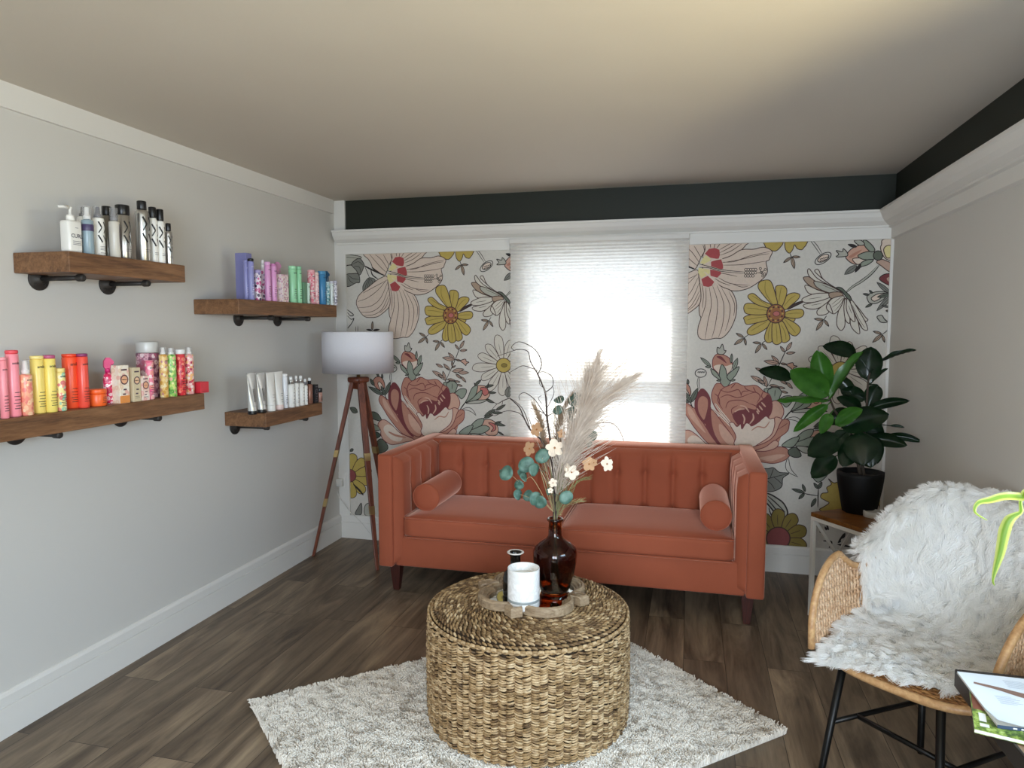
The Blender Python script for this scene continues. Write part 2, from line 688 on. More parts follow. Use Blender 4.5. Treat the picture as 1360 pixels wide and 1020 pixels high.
# ------------------------------------------------------------------ outlet with an adapter in the left corner
oc = at_y(453.5, 637, YB - 0.016)
ol = thing('wall_outlet', 'white wall outlet with a plug adapter in the corner behind the floor lamp', 'outlet', (oc.x, YB - 0.016, oc.z))
mb = MB()
mb.rbox((oc.x - 0.036, YB - 0.022, oc.z - 0.057), (oc.x + 0.036, YB - 0.016, oc.z + 0.057), 0.003)
mb.build('face_plate', M_TRIM, ol)
mb = MB()
mb.rbox((oc.x - 0.030, YB - 0.058, oc.z - 0.045), (oc.x + 0.022, YB - 0.022, oc.z + 0.012), 0.005)
mb.build('plug_adapter', plain('#d8d6d0', 0.4), ol)
# ------------------------------------------------------------------ printed floral wallpaper (flat print on the feature wall)
# each motif is drawn once on the wall plane and repeats sideways like the printed rolls do
REPEAT = 2.090
WPY = YB - 0.0015
FR = {1: (455, 330, 8.5), 2: (555, 330, 8.5), 3: (480, 440, 6.375), 4: (580, 440, 6.375), 5: (900, 315, 7.2875),
      6: (1050, 315, 7.2857), 7: (900, 450, 6.0), 8: (1010, 580, 6.375), 9: (400, 420, 3.093), 0: (0, 0, 1.0)}
WC = ['#d0cbc2', '#2d2625', '#4a352f', '#d5c2b2', '#bb9d8c', '#a84a4c', '#dccf95', '#b9a256', '#9a6540', '#d0c9bc', '#aeaca0', '#a8917d', '#8f9687', '#60665a',
      '#74393c', '#b4806d', '#c9a08c', '#dac8b8', '#4d5950', '#8a4a48', '#7c7c74', '#86753a', '#bb6c66']
PAPER, INK, BROWN, BLUSH, BLUSHD, RED, CREAM, MUST, RUST, WHITE, GREYL, TAN, SAGE, OLIVE, WINE, ROSE, ROSEL, PALE, DKGREEN, MAROON, GREY, OCHRE, CORAL = range(len(WC))


def wp_pt(fr, x, y):
    ox, oy, s = FR[fr]
    p = at_y(ox + x / s, oy + y / s, YB)
    return (p.x, p.z)


class Print:
    """collects flat ink shapes: (colour, outline polygon in wall x, z)"""
    def __init__(self):
        self.items = []
        self.k = 0

    def next(self):
        self.k += 1

    def fill(self, pts, col):
        self.items.append((self.k, col, pts))
        self.k += 1

    def stroke(self, pts, col, w, taper=True, closed=False):
        n = len(pts)
        if n < 2:
            return
        L, Rr = [], []
        for i in range(n):
            a, b = (pts[(i - 1) % n], pts[(i + 1) % n]) if closed else (pts[max(i - 1, 0)], pts[min(i + 1, n - 1)])
            dx, dz = b[0] - a[0], b[1] - a[1]
            d = hypot(dx, dz) or 1e-9
            t = 1.0
            if taper and not closed:
                t = 0.35 + 0.65 * sin(pi * min(1, max(0, i / (n - 1)))) ** 0.6
            ww = w * 0.5 * t
            L.append((pts[i][0] - dz / d * ww, pts[i][1] + dx / d * ww))
            Rr.append((pts[i][0] + dz / d * ww, pts[i][1] - dx / d * ww))
        self.items.append((self.k, col, ('strip', L, Rr, closed)))
        self.k += 1


PR = Print()
LW = 0.0050


def sp(fr, pts, n=5, closed=True):
    q = [Vector((*wp_pt(fr, *p), 0)) for p in pts]
    return [(p.x, p.y) for p in smooth_path(q, n, closed)]


def S(fr, col, *pts, ink=BROWN, w=LW, sharp=False):
    """filled shape with an inked outline"""
    p = [wp_pt(fr, *q) for q in pts] if sharp else sp(fr, pts)
    PR.fill(p, col)
    if ink is not None:
        PR.stroke(p, ink, w, closed=True)


def Ln(fr, *pts, col=BROWN, w=LW * 0.8):
    PR.stroke(sp(fr, pts, 5, False), col, w)


def leaf(fr, a, b, wd, col=SAGE, ink=INK, vein=True, bend=0.0):
    """pointed leaf from stem end a to tip b, wd = half width / length"""
    A, B = Vector((*wp_pt(fr, *a), 0)), Vector((*wp_pt(fr, *b), 0))
    d = B - A
    nrm = Vector((-d.y, d.x, 0))
    up, dn, mid = [], [], []
    for i in range(9):
        t = i / 8
        c = A + d * t + nrm * (bend * sin(pi * t))
        h = wd * (sin(pi * t ** 0.85) ** 0.9 if 0 < t < 1 else 0.0)
        up.append(c + nrm * h)
        dn.append(c - nrm * h)
        mid.append(c)
    p = [(q.x, q.y) for q in up] + [(q.x, q.y) for q in reversed(dn[1:-1])]
    PR.fill(p, col)
    if ink is not None:
        PR.stroke(p, ink, LW * 0.8, closed=True)
        if vein:
            PR.stroke([(q.x, q.y) for q in mid], ink, LW * 0.5)


def sprig(fr, stem, leaves, col=BLUSHD, wd=0.14):
    Ln(fr, *stem, col=INK, w=LW)
    for a, b in leaves:
        leaf(fr, a, b, wd, col, INK, True)


# --- hibiscus
PR.k = 0
S(1, BLUSH, (240, 60), (290, 120), (325, 175), (340, 215), (400, 260), (470, 305), (505, 250), (525, 190), (560, 120), (600, 40), (400, 20))
for q in (((300, 60), (420, 200), (495, 270)), ((370, 70), (440, 130), (520, 250)), ((460, 70), (500, 140), (525, 185)), ((540, 60), (552, 100), (560, 140))):
    Ln(1, *q)
S(1, BLUSH, (545, 190), (560, 110), (590, 30), (930, 30), (925, 65), (890, 110), (850, 140), (800, 170), (720, 200), (620, 220))
for q in (((690, 110), (800, 40)), ((695, 140), (780, 90), (850, 40)), ((700, 165), (800, 120), (890, 50)), ((640, 95), (650, 40)), ((610, 90), (605, 40)), ((665, 95), (700, 40))):
    Ln(1, *q)
S(1, BLUSH, (540, 260), (620, 225), (720, 200), (800, 168), (890, 110), (1000, 105), (1090, 85), (1165, 125), (1150, 185), (1140, 215), (1115, 235), (1130, 320), (1110, 380), (1050, 440),
  (950, 505), (830, 525), (720, 480), (640, 410), (560, 320))
for q in (((720, 235), (830, 228), (960, 175), (1160, 125)), ((725, 265), (900, 260), (1120, 225)), ((725, 240), (900, 205), (1050, 165), (1140, 150)), ((690, 390), (800, 450), (980, 470)),
          ((640, 330), (760, 355), (860, 380)), ((660, 400), (720, 440), (800, 470)), ((830, 460), (900, 485), (960, 480))):
    Ln(1, *q)
S(1, BLUSH, (505, 320), (520, 420), (535, 560), (525, 680), (530, 760), (545, 800), (525, 880), (522, 960), (545, 1005), (600, 1018), (680, 1003), (745, 998), (810, 920), (855, 800), (865, 700), (855, 620),
  (810, 525), (720, 480), (640, 410), (560, 330))
for q in (((580, 490), (585, 640), (560, 760), (545, 800)), ((610, 485), (635, 660), (610, 830), (590, 1010)), ((640, 470), (690, 640), (680, 850), (650, 1000)),
          ((680, 470), (745, 650), (745, 850), (710, 995)), ((720, 490), (800, 660), (800, 800), (770, 930)), ((790, 530), (845, 660), (840, 780)), ((540, 450), (560, 560), (555, 700))):
    Ln(1, *q)
S(1, BLUSH, (500, 315), (440, 330), (380, 365), (300, 430), (205, 508), (165, 570), (160, 640), (210, 730), (260, 773), (330, 780), (400, 768), (480, 710), (530, 650), (538, 560), (515, 400))
for q in (((500, 350), (400, 470), (280, 560), (170, 600)), ((510, 380), (430, 560), (320, 650), (170, 670)), ((520, 440), (450, 620), (340, 710), (200, 720)),
          ((525, 520), (450, 680), (360, 745), (240, 755)), ((500, 360), (330, 450), (230, 505)), ((530, 560), (490, 660), (420, 730))):
    Ln(1, *q)
S(1, RED, (560, 150), (595, 100), (650, 92), (690, 110), (697, 160), (685, 205), (610, 190), sharp=True, ink=None)
S(1, RED, (618, 225), (710, 208), (727, 260), (730, 300), (700, 312), (622, 300), sharp=True, ink=None)
S(1, RED, (612, 310), (705, 315), (715, 350), (680, 392), (618, 372), sharp=True, ink=None)
S(1, RED, (536, 405), (600, 368), (655, 430), (632, 475), (600, 485), (556, 475), sharp=True, ink=None)
S(1, CREAM, (518, 245), (545, 195), (572, 165), (612, 200), (612, 232), (560, 255), sharp=True, ink=None)
S(1, CREAM, (508, 290), (610, 312), (612, 345), (575, 370), (535, 395), (505, 340), sharp=True, ink=None)
Ln(1, (512, 270), (600, 285), (720, 320), (920, 342), col=PALE, w=LW * 3.2)
Ln(1, (510, 252), (600, 278), (720, 312), (930, 335), col=INK, w=LW * 1.0)
Ln(1, (512, 288), (600, 292), (720, 328), (930, 350), col=INK, w=LW * 0.9)
Ln(1, (560, 330), (640, 410), (700, 470), col=PALE, w=LW * 1.6)
Ln(1, (560, 255), (640, 215), (720, 200), col=PALE, w=LW * 1.5)
for a in range(14):
    cx_, cy_ = 935 + (a % 5) * 22, 310 + (a // 5) * 32
    c_ = [(cx_ + 12 * cos(t * pi / 3), cy_ + 13 * sin(t * pi / 3)) for t in range(6)]
    S(1, PALE, *c_, ink=INK, w=LW * 0.7)
for a, b in (((1040, 345), (1075, 340)), ((1070, 340), (1065, 300)), ((1075, 340), (1110, 310)), ((1075, 342), (1090, 375)), ((1072, 342), (1105, 355))):
    Ln(1, a, b, col=INK)
    S(1, PALE, *[(b[0] + 10 * cos(t * pi / 3), b[1] + 11 * sin(t * pi / 3)) for t in range(6)], ink=INK, w=LW * 0.7)
# calyx and grey leaves left of the hibiscus
PR.k = 0
S(1, GREYL, (-260, 70), (-40, 60), (200, 90), (180, 130), (120, 155), (110, 180), (20, 190), (-120, 180), ink=INK)
S(1, GREYL, (30, 205), (100, 190), (150, 230), (180, 280), (110, 290), (40, 290), (-60, 270), ink=INK)
S(1, GREY, (120, 150), (190, 110), (240, 170), (240, 210), (195, 300), (150, 240), (105, 190), ink=INK)
S(1, GREY, (40, 300), (110, 285), (180, 290), (195, 380), (150, 390), (70, 430), (0, 410), ink=INK)
for q in (((110, 180), (180, 150), (230, 190)), ((130, 200), (190, 210), (205, 270)), ((60, 300), (120, 340), (190, 350)), ((60, 320), (90, 370), (130, 400)), ((-100, 110), (40, 100), (170, 110))):
    Ln(1, *q, col=INK, w=LW * 0.7)
Ln(1, (245, 195), (330, 240), (470, 305), col=INK, w=LW * 2.2)
Ln(1, (330, 215), (400, 270), (470, 300), col=INK, w=LW * 1.6)
Ln(1, (320, 240), (340, 300), (400, 345), col=INK, w=LW * 1.8)
Ln(1, (255, 210), (280, 270), (305, 330), col=INK, w=LW)
S(1, GREY, (305, 330), (260, 370), (230, 430), (240, 490), (290, 440), (370, 360), ink=INK)
for q in (((300, 340), (270, 400), (250, 470)), ((305, 340), (290, 400), (275, 450)), ((310, 340), (310, 390), (300, 430)), ((315, 340), (335, 370), (330, 400))):
    Ln(1, *q, col=INK)
# small marks on the far left edge
for q in (((50, 690), (80, 710), (125, 750), (90, 760), (55, 720)), ((55, 760), (100, 800), (130, 790), (100, 850), (60, 900), (90, 860))):
    Ln(1, *q, col=INK, w=LW * 1.3)
leaf(1, (335, 920), (340, 820), 0.13, TAN)
leaf(1, (335, 925), (270, 915), 0.12, INK)
leaf(1, (345, 925), (420, 915), 0.12, INK)
Ln(1, (150, 880), (152, 960), col=INK)
Ln(1, (175, 875), (172, 960), col=INK)
Ln(1, (338, 920), (345, 1010), col=INK)

# --- yellow daisy
PR.k = 0
Ln(2, (470, 710), (540, 665), (615, 630), col=INK, w=LW * 4.0)
Ln(2, (480, 706), (545, 662), (612, 630), col=BROWN, w=LW * 1.5)
for q in (((290, 815), (180, 860), (120, 920), (130, 965), (190, 965), (280, 910), (325, 845)), ((285, 765), (150, 765), (85, 790), (88, 820), (110, 862), (180, 852), (300, 815)),
          ((290, 760), (120, 760), (80, 710), (95, 655), (170, 655), (290, 695)), ((300, 695), (190, 660), (120, 600), (118, 565), (165, 553), (240, 620), (325, 665)),
          ((455, 780), (540, 800), (530, 835), (480, 830)), ((455, 740), (520, 715), (600, 712), (622, 750), (600, 790), (540, 802), (455, 785)),
          ((425, 675), (460, 575), (520, 545), (577, 562), (565, 610), (505, 670), (455, 715)), ((450, 795), (560, 860), (597, 920), (560, 977), (510, 962), (460, 890), (430, 820)),
          ((375, 660), (365, 560), (358, 490), (385, 470), (440, 480), (462, 540), (425, 675)), ((330, 660), (230, 540), (200, 480), (220, 430), (290, 415), (325, 450), (360, 560), (380, 660)),
          ((325, 840), (290, 920), (275, 1000), (300, 1045), (345, 1032), (345, 950), (352, 850)), ((400, 845), (440, 840), (495, 960), (500, 1020), (450, 1047), (415, 1000)),
          ((345, 845), (340, 950), (350, 1040), (390, 1067), (430, 1040), (425, 990), (398, 850))):
    S(2, MUST, *q)
for q in (((345, 670), (270, 540), (265, 425)), ((390, 660), (400, 560), (410, 490)), ((440, 680), (490, 610), (540, 570)), ((460, 760), (530, 750), (600, 750)), ((450, 810), (510, 890), (555, 950)),
          ((420, 860), (460, 950), (470, 1020)), ((375, 860), (385, 960), (390, 1040)), ((325, 870), (310, 950), (310, 1020)), ((300, 830), (220, 880), (150, 930)), ((290, 785), (180, 800), (110, 820)),
          ((290, 725), (190, 705), (110, 700)), ((310, 685), (220, 620), (150, 575))):
    Ln(2, *q, col=OCHRE)
S(2, RUST, *[(370 + 82 * cos(a * pi / 6), 755 + 94 * sin(a * pi / 6)) for a in range(12)], w=LW * 1.2)
for a in range(16):
    q = (370 + 60 * cos(a * pi / 8), 755 + 70 * sin(a * pi / 8))
    S(2, (BROWN if a % 2 else MUST), *[(q[0] + 9 * cos(t * pi / 3), q[1] + 9 * sin(t * pi / 3)) for t in range(6)], ink=None)
S(2, CORAL, *[(375 + 30 * cos(a * pi / 4), 755 + 26 * sin(a * pi / 4)) for a in range(8)], w=LW * 0.6)

# --- cut-off yellow flower and poppy head under the moulding
PR.k = 0
S(2, MUST, (240, 20), (245, 60), (270, 100), (340, 125), (385, 90), (410, 30), (330, -20))
S(2, MUST, (435, 10), (433, 100), (470, 146), (500, 110), (515, 62), (540, 100), (580, 112), (600, 90), (620, 60), (625, 10), (520, -30))
sprig(2, [(478, 146), (485, 170), (495, 190)], [((495, 188), (522, 305)), ((490, 185), (420, 243)), ((495, 183), (572, 185))], TAN)
Ln(2, (655, 20), (690, 70), (750, 160), col=INK)
Ln(2, (672, 15), (715, 65), (765, 150), col=INK)
S(2, PAPER, *[(775 + 70 * cos(a * pi / 6) - 12 * sin(a * pi / 6), 200 + 55 * sin(a * pi / 6) - 28 * cos(a * pi / 6)) for a in range(12)], ink=INK)
S(2, PALE, *[(777 + 50 * cos(a * pi / 5), 198 + 34 * sin(a * pi / 5) - 20 * cos(a * pi / 5)) for a in range(10)], ink=INK)
for a in range(9):
    q = (745 + (a % 5) * 16, 200 + (a // 5) * 20 - (a % 5) * 5)
    Ln(2, q, (q[0] + 8, q[1] + 10), (q[0] + 16, q[1] - 2), col=INK)

# --- side-on white daisy
PR.k = 0
Ln(6, (535, 535), (600, 480), (680, 430), (760, 370), (820, 310), (855, 270), col=INK, w=LW * 3.4)
Ln(6, (540, 530), (610, 472), (685, 427), (770, 358), (830, 295), (855, 265), col=GREYL, w=LW * 1.8)
for c_, q in ((WHITE, ((505, 535), (400, 470), (330, 420), (260, 360), (233, 330), (245, 312), (272, 320), (310, 400), (400, 470), (500, 520))),
              (WHITE, ((480, 540), (300, 460), (190, 390), (163, 330), (178, 305), (205, 335), (260, 400), (400, 480))),
              (TAN, ((380, 540), (240, 500), (160, 450), (122, 395), (150, 383), (190, 390), (260, 450), (340, 520))),
              (WHITE, ((370, 548), (200, 552), (150, 510), (138, 470), (170, 468), (260, 510))),
              (GREYL, ((500, 545), (380, 540), (260, 490), (225, 430), (300, 440), (420, 490))),
              (WHITE, ((375, 580), (240, 625), (135, 650), (125, 670), (160, 690), (240, 695), (320, 660), (385, 600))),
              (WHITE, ((378, 545), (250, 545), (150, 575), (108, 605), (140, 632), (240, 627), (380, 582))),
              (WHITE, ((380, 620), (290, 680), (255, 715), (265, 752), (320, 752), (365, 730), (380, 670))),
              (TAN, ((375, 540), (480, 532), (508, 572), (440, 585), (385, 590))),
              (WHITE, ((520, 590), (475, 680), (448, 780), (450, 860), (488, 903), (525, 850), (520, 700))),
              (WHITE, ((600, 650), (580, 760), (580, 850), (620, 910), (668, 932), (655, 830), (630, 700))),
              (WHITE, ((530, 590), (515, 680), (530, 800), (570, 833), (570, 760), (550, 640))),
              (WHITE, ((545, 600), (540, 700), (580, 790), (622, 815), (610, 720), (570, 620))),
              (WHITE, ((620, 650), (660, 740), (720, 810), (748, 800), (720, 770), (660, 690))),
              (WHITE, ((575, 605), (600, 700), (660, 830), (700, 890), (742, 900), (735, 850), (690, 760), (610, 630))),
              (WHITE, ((505, 568), (410, 590), (360, 640), (360, 670), (410, 742), (470, 700), (515, 600))),
              (WHITE, ((375, 650), (348, 660), (352, 700), (400, 738), (405, 725)))):
    S(6, c_, *q, ink=BROWN)
for q in (((400, 650), (460, 600), (500, 575)), ((400, 680), (470, 630), (505, 585)), ((425, 715), (490, 640), (510, 590)), ((300, 460), (420, 510), (490, 540)), ((180, 470), (260, 510)),
          ((600, 660), (660, 790), (720, 880)), ((590, 650), (640, 780), (690, 870)), ((560, 660), (590, 740)), ((170, 600), (300, 580)), ((200, 660), (300, 640))):
    Ln(6, *q, w=LW * 0.6)
S(6, OLIVE, (440, 490), (490, 490), (545, 540), (575, 570), (588, 612), (545, 590), (500, 530), ink=INK)
sprig(6, [(348, 760), (330, 785), (315, 805)], [((315, 805), (245, 905)), ((325, 800), (370, 865)), ((318, 800), (225, 790))], TAN)

# --- dusky rosebud top right, cut rose at the edge
PR.k = 0
S(6, PALE, (905, 20), (880, 70), (870, 110), (890, 170), (930, 215), (1000, 220), (1100, 150), (1120, 20), ink=BROWN)
S(6, CREAM, (900, 120), (940, 80), (1000, 100), (990, 180), (930, 200), ink=BROWN)
S(6, BLUSHD, (830, 240), (880, 215), (940, 235), (1000, 260), (1120, 280), (1060, 340), (960, 335), (905, 300), (880, 280), ink=BROWN)
S(6, WINE, (858, 402), (900, 362), (980, 350), (1100, 360), (1060, 470), (980, 475), (900, 440), ink=INK)
S(6, BLUSHD, (930, 400), (980, 380), (1060, 390), (1020, 450), (960, 440), ink=None)
S(6, ROSEL, (535, 195), (560, 140), (620, 95), (700, 75), (760, 110), (770, 170), (720, 230), (640, 265), (580, 245), (545, 215), ink=INK)
S(6, ROSE, (560, 190), (620, 150), (690, 120), (650, 160), (590, 200), ink=None)
S(6, PALE, (600, 210), (700, 200), (740, 215), (690, 250), (640, 262), ink=BROWN)
S(6, SAGE, (650, 180), (720, 145), (800, 140), (840, 170), (800, 215), (700, 215), ink=INK)
S(6, SAGE, (700, 40), (730, 30), (790, 80), (815, 130), (770, 140), (720, 90), ink=INK)
S(6, GREYL, (615, 35), (680, 30), (715, 70), (660, 78), ink=INK)
leaf(6, (640, 95), (553, 70), 0.16, INK)
S(6, GREYL, (440, 130), (500, 140), (510, 112), (545, 145), (550, 180), (500, 190), (440, 190), (465, 165), ink=INK)
S(6, SAGE, (640, 310), (680, 250), (740, 220), (800, 222), (750, 265), (690, 285), ink=INK)
leaf(6, (640, 275), (520, 362), 0.20, GREY)
leaf(6, (680, 260), (622, 342), 0.14, INK)
S(6, OLIVE, *[(845 + 45 * cos(a * pi / 5), 178 + 46 * sin(a * pi / 5)) for a in range(10)], ink=INK)
# dark little bud below
S(6, GREYL, (745, 610), (740, 570), (780, 540), (870, 525), (940, 545), (900, 600), (830, 640), (770, 640), ink=INK)
S(6, PALE, (780, 590), (840, 550), (920, 545), (870, 590), (810, 620), ink=INK)
for a, b, w_ in (((960, 540), (832, 435), .12), ((970, 550), (835, 580), .14), ((985, 560), (830, 715), .11), ((760, 560), (697, 548), .16), ((790, 545), (760, 512), .2), ((790, 645), (722, 680), .16),
                 ((880, 660), (965, 680), .12), ((920, 710), (970, 720), .2), ((1010, 520), (960, 560), .2)):
    leaf(6, a, b, w_, GREY if w_ < .13 else OLIVE)
S(6, GREYL, (835, 770), (880, 755), (905, 790), (935, 820), (880, 825), (855, 805), ink=INK)
Ln(6, (905, 800), (955, 822), (1010, 830), col=INK)
sprig(6, [(958, 880), (920, 915), (880, 945)], [((885, 940), (790, 1020)), ((885, 945), (910, 1020)), ((880, 935), (795, 910))], TAN)

# --- ferny sprig, small sprigs by the daisy
PR.k = 0
Ln(3, (868, 80), (830, 150), (795, 240), (755, 330), (705, 440), col=INK, w=LW * 1.1)
for a, b in (((835, 145), (872, 78)), ((825, 155), (793, 110)), ((835, 165), (897, 158)), ((800, 240), (845, 250)), ((790, 240), (735, 180)), ((790, 242), (685, 222)), ((770, 300), (768, 250)), ((765, 310), (800, 290)),
             ((750, 330), (695, 275)), ((690, 305), (630, 275)), ((770, 340), (870, 320)), ((820, 350), (912, 350)), ((712, 420), (690, 335)), ((690, 385), (600, 335)), ((700, 395), (648, 365)),
             ((800, 365), (850, 400)), ((845, 385), (888, 432)), ((730, 405), (800, 420)), ((790, 420), (838, 430)), ((810, 450), (858, 465))):
    leaf(3, a, b, 0.15, BLUSHD)
for q in (((795, 240), (850, 252)), ((750, 325), (690, 300)), ((760, 335), (820, 365), (850, 390)), ((705, 415), (650, 380)), ((712, 410), (790, 420))):
    Ln(3, *q, col=INK)
S(3, ROSEL, (840, 250), (880, 235), (890, 255), (912, 262), (890, 275), (885, 290), (860, 268), ink=INK)
sprig(3, [(575, 25), (550, 45), (545, 55)], [((545, 52), (480, 100)), ((550, 50), (562, 105)), ((545, 45), (490, 12))], TAN)
sprig(3, [(690, 70), (668, 90)], [((665, 92), (625, 165)), ((670, 90), (706, 138)), ((662, 88), (605, 82))], TAN)

# --- white daisy with a yellow eye
PR.k = 0
for k in range(13):
    a = k * 2 * pi / 13 + 0.15
    L_ = 240 + 24 * sin(k * 2.3)
    ca, sa = cos(a), sin(a)
    q = [(565 + ca * d_ * L_ - sa * h_ * L_, 290 + sa * d_ * L_ + ca * h_ * L_) for d_, h_ in ((0.15, 0.03), (0.5, 0.12), (0.85, 0.15), (1.0, 0.03), (0.95, -0.08), (0.7, -0.14), (0.4, -0.09), (0.15, -0.03))]
    S(4, WHITE, *q, w=LW * 0.8)
    Ln(4, (565 + ca * 80, 290 + sa * 80), (565 + ca * 190, 290 + sa * 190), w=LW * 0.5)
S(4, MUST, *[(567 + 62 * cos(a * pi / 6), 288 + 60 * sin(a * pi / 6)) for a in range(12)], w=LW)
S(4, OCHRE, *[(572 + 24 * cos(a * pi / 4), 288 + 16 * sin(a * pi / 4)) for a in range(8)], w=LW * 0.7)

# --- two pink buds on stems, thin leaves
PR.k = 0
Ln(4, (195, 670), (225, 625), (255, 590), col=INK, w=LW * 1.6)
S(4, ROSEL, (335, 470), (400, 460), (440, 490), (450, 540), (410, 580), (340, 570), ink=INK)
S(4, CORAL, (370, 480), (420, 480), (440, 520), (410, 545), (385, 520), ink=BROWN)
S(4, SAGE, (245, 605), (265, 560), (300, 480), (345, 460), (340, 510), (320, 560), (300, 590), ink=INK)
S(4, SAGE, (245, 605), (300, 570), (350, 520), (385, 500), (370, 560), (310, 590), ink=INK)
S(4, GREYL, (250, 608), (320, 585), (400, 580), (440, 575), (380, 605), (300, 612), ink=INK)
for a, b in (((320, 460), (378, 410)), ((410, 470), (485, 455)), ((440, 520), (505, 520)), ((420, 580), (490, 605)), ((325, 455), (318, 435)), ((430, 480), (440, 440))):
    leaf(4, a, b, 0.14, OLIVE)
leaf(4, (215, 660), (335, 715), 0.10, PAPER, INK, False, 0.20)
Ln(4, (200, 870), (235, 855), (270, 840), col=INK, w=LW * 1.6)
S(4, ROSEL, (380, 770), (440, 745), (495, 770), (522, 830), (500, 880), (420, 870), ink=INK)
S(4, CORAL, (440, 775), (490, 785), (500, 830), (460, 850), (480, 815), ink=BROWN)
S(4, SAGE, (255, 850), (280, 810), (340, 750), (400, 740), (385, 790), (330, 830), ink=INK)
S(4, SAGE, (260, 855), (330, 820), (400, 795), (450, 820), (400, 860), (330, 870), ink=INK)
S(4, GREYL, (290, 870), (350, 870), (430, 900), (350, 920), ink=INK)
for a, b in (((400, 735), (480, 705)), ((490, 780), (585, 800)), ((520, 850), (570, 880)), ((495, 775), (550, 765)), ((500, 670), (585, 620)), ((500, 660), (400, 720)), ((470, 690), (560, 690))):
    leaf(4, a, b, 0.12, OLIVE)
leaf(4, (600, 560), (615, 465), 0.3, GREY)

# --- big rose
PR.k = 0
S(3, ROSE, (300, 700), (420, 640), (600, 660), (800, 680), (820, 800), (760, 900), (640, 960), (440, 930), (340, 850), ink=None)
S(7, SAGE, (700, 430), (690, 400), (740, 390), (770, 365), (810, 420), (790, 470), (740, 470), ink=INK)
S(3, SAGE, (720, 450), (740, 430), (770, 415), (812, 450), (805, 490), (790, 520), (740, 520), ink=INK)
S(3, SAGE, (790, 530), (830, 490), (885, 490), (885, 530), (850, 572), (820, 545), ink=INK)
Ln(3, (770, 440), (768, 490), col=INK)
S(7, ROSE, (620, 880), (720, 880), (800, 860), (870, 875), (890, 930), (850, 968), (770, 992), (690, 985), (560, 960), (480, 900), ink=WINE)
S(7, ROSEL, (650, 950), (740, 930), (800, 920), (860, 925), (820, 950), (740, 975), ink=None)
S(3, ROSEL, (140, 790), (165, 755), (200, 750), (250, 785), (330, 860), (450, 918), (380, 935), (300, 955), (240, 955), (185, 915), (165, 870), (165, 840), ink=WINE)
S(3, PALE, (188, 825), (215, 790), (260, 800), (310, 850), (350, 890), (330, 930), (270, 925), (215, 880), ink=None)
Ln(3, (230, 850), (290, 880), (380, 900), col=ROSE, w=LW * 3)
S(3, ROSE, (220, 575), (165, 542), (150, 590), (190, 660), (240, 740), (330, 850), (400, 890), (440, 880), (320, 740), (250, 610), ink=WINE)
S(3, ROSEL, (180, 570), (210, 590), (260, 680), (310, 770), (250, 710), (195, 640), ink=None)
S(3, WINE, (240, 610), (230, 530), (255, 452), (285, 436), (325, 490), (335, 560), (315, 680), (290, 690), ink=WINE)
S(3, ROSE, (255, 600), (252, 520), (278, 490), (312, 510), (318, 570), (300, 660), (285, 660), ink=None)
S(3, WINE, (330, 570), (345, 600), (400, 760), (440, 880), (400, 860), (320, 740), (310, 660), ink=WINE)
S(3, ROSE, (345, 590), (420, 690), (495, 800), (510, 870), (480, 893), (420, 860), (370, 780), (345, 680), ink=WINE)
S(3, ROSEL, (400, 700), (450, 740), (500, 810), (505, 865), (460, 850), (410, 780), ink=None)
S(3, ROSE, (340, 480), (365, 400), (400, 395), (430, 420), (500, 388), (560, 412), (640, 408), (695, 455), (735, 480), (755, 560), (745, 640), (690, 690), (560, 720), (480, 690), (420, 650), (360, 560), ink=WINE)
S(3, ROSEL, (745, 540), (795, 528), (832, 590), (822, 650), (770, 685), (735, 660), ink=WINE)
S(3, WINE, (488, 640), (510, 600), (570, 575), (640, 590), (650, 550), (700, 500), (725, 475), (755, 540), (752, 610), (730, 650), (690, 670), (640, 710), (610, 720), (555, 735), (520, 700), ink=None)
for q in (((395, 440), (450, 460), (520, 440), (540, 480)), ((400, 500), (450, 480), (520, 500), (600, 470)), ((440, 580), (460, 530), (540, 520), (600, 545)), ((490, 640), (480, 590), (520, 560)),
          ((540, 490), (550, 455), (590, 450)), ((600, 470), (640, 460), (670, 490), (650, 540)), ((620, 420), (640, 460)), ((430, 420), (400, 450), (385, 520), (420, 590)), ((500, 392), (470, 430)),
          ((600, 545), (650, 570), (640, 610)), ((360, 470), (390, 500), (400, 560)), ((560, 412), (580, 440), (640, 460)), ((690, 450), (680, 490), (700, 520))):
    Ln(3, *q, col=WINE, w=LW * 1.1)
for q in (((535, 560), (570, 570), (600, 610)), ((555, 625), (570, 660), (565, 700)), ((625, 620), (630, 660), (605, 700)), ((650, 580), (670, 610)), ((665, 560), (690, 595)), ((680, 535), (710, 570)),
          ((500, 610), (530, 590), (570, 585)), ((650, 600), (665, 625))):
    Ln(3, *q, col=ROSEL, w=LW * 1.9)
for q in (((365, 545), (410, 610), (470, 690), (520, 780)), ((355, 590), (420, 650), (500, 740))):
    Ln(3, *q, col=PALE, w=LW * 3.2)
    Ln(3, *q, col=WINE, w=LW * 0.6)
S(3, PALE, (470, 700), (495, 690), (520, 720), (545, 700), (555, 738), (580, 695), (605, 700), (620, 715), (660, 690), (690, 660), (715, 640), (740, 660), (770, 655), (790, 668), (795, 720), (755, 800), (690, 862),
  (620, 895), (540, 890), (505, 850), (515, 790), ink=WINE)
Ln(3, (620, 750), (660, 720), (710, 725), (740, 680), col=ROSE, w=LW * 1.6)
S(7, ROSEL, (640, 840), (740, 770), (772, 690), (775, 625), (830, 640), (815, 690), (770, 770), (690, 840), (610, 862), ink=WINE)
S(7, ROSE, (830, 650), (885, 650), (888, 690), (870, 740), (790, 800), (740, 850), (620, 890), (560, 875), (690, 830), (770, 770), ink=WINE)
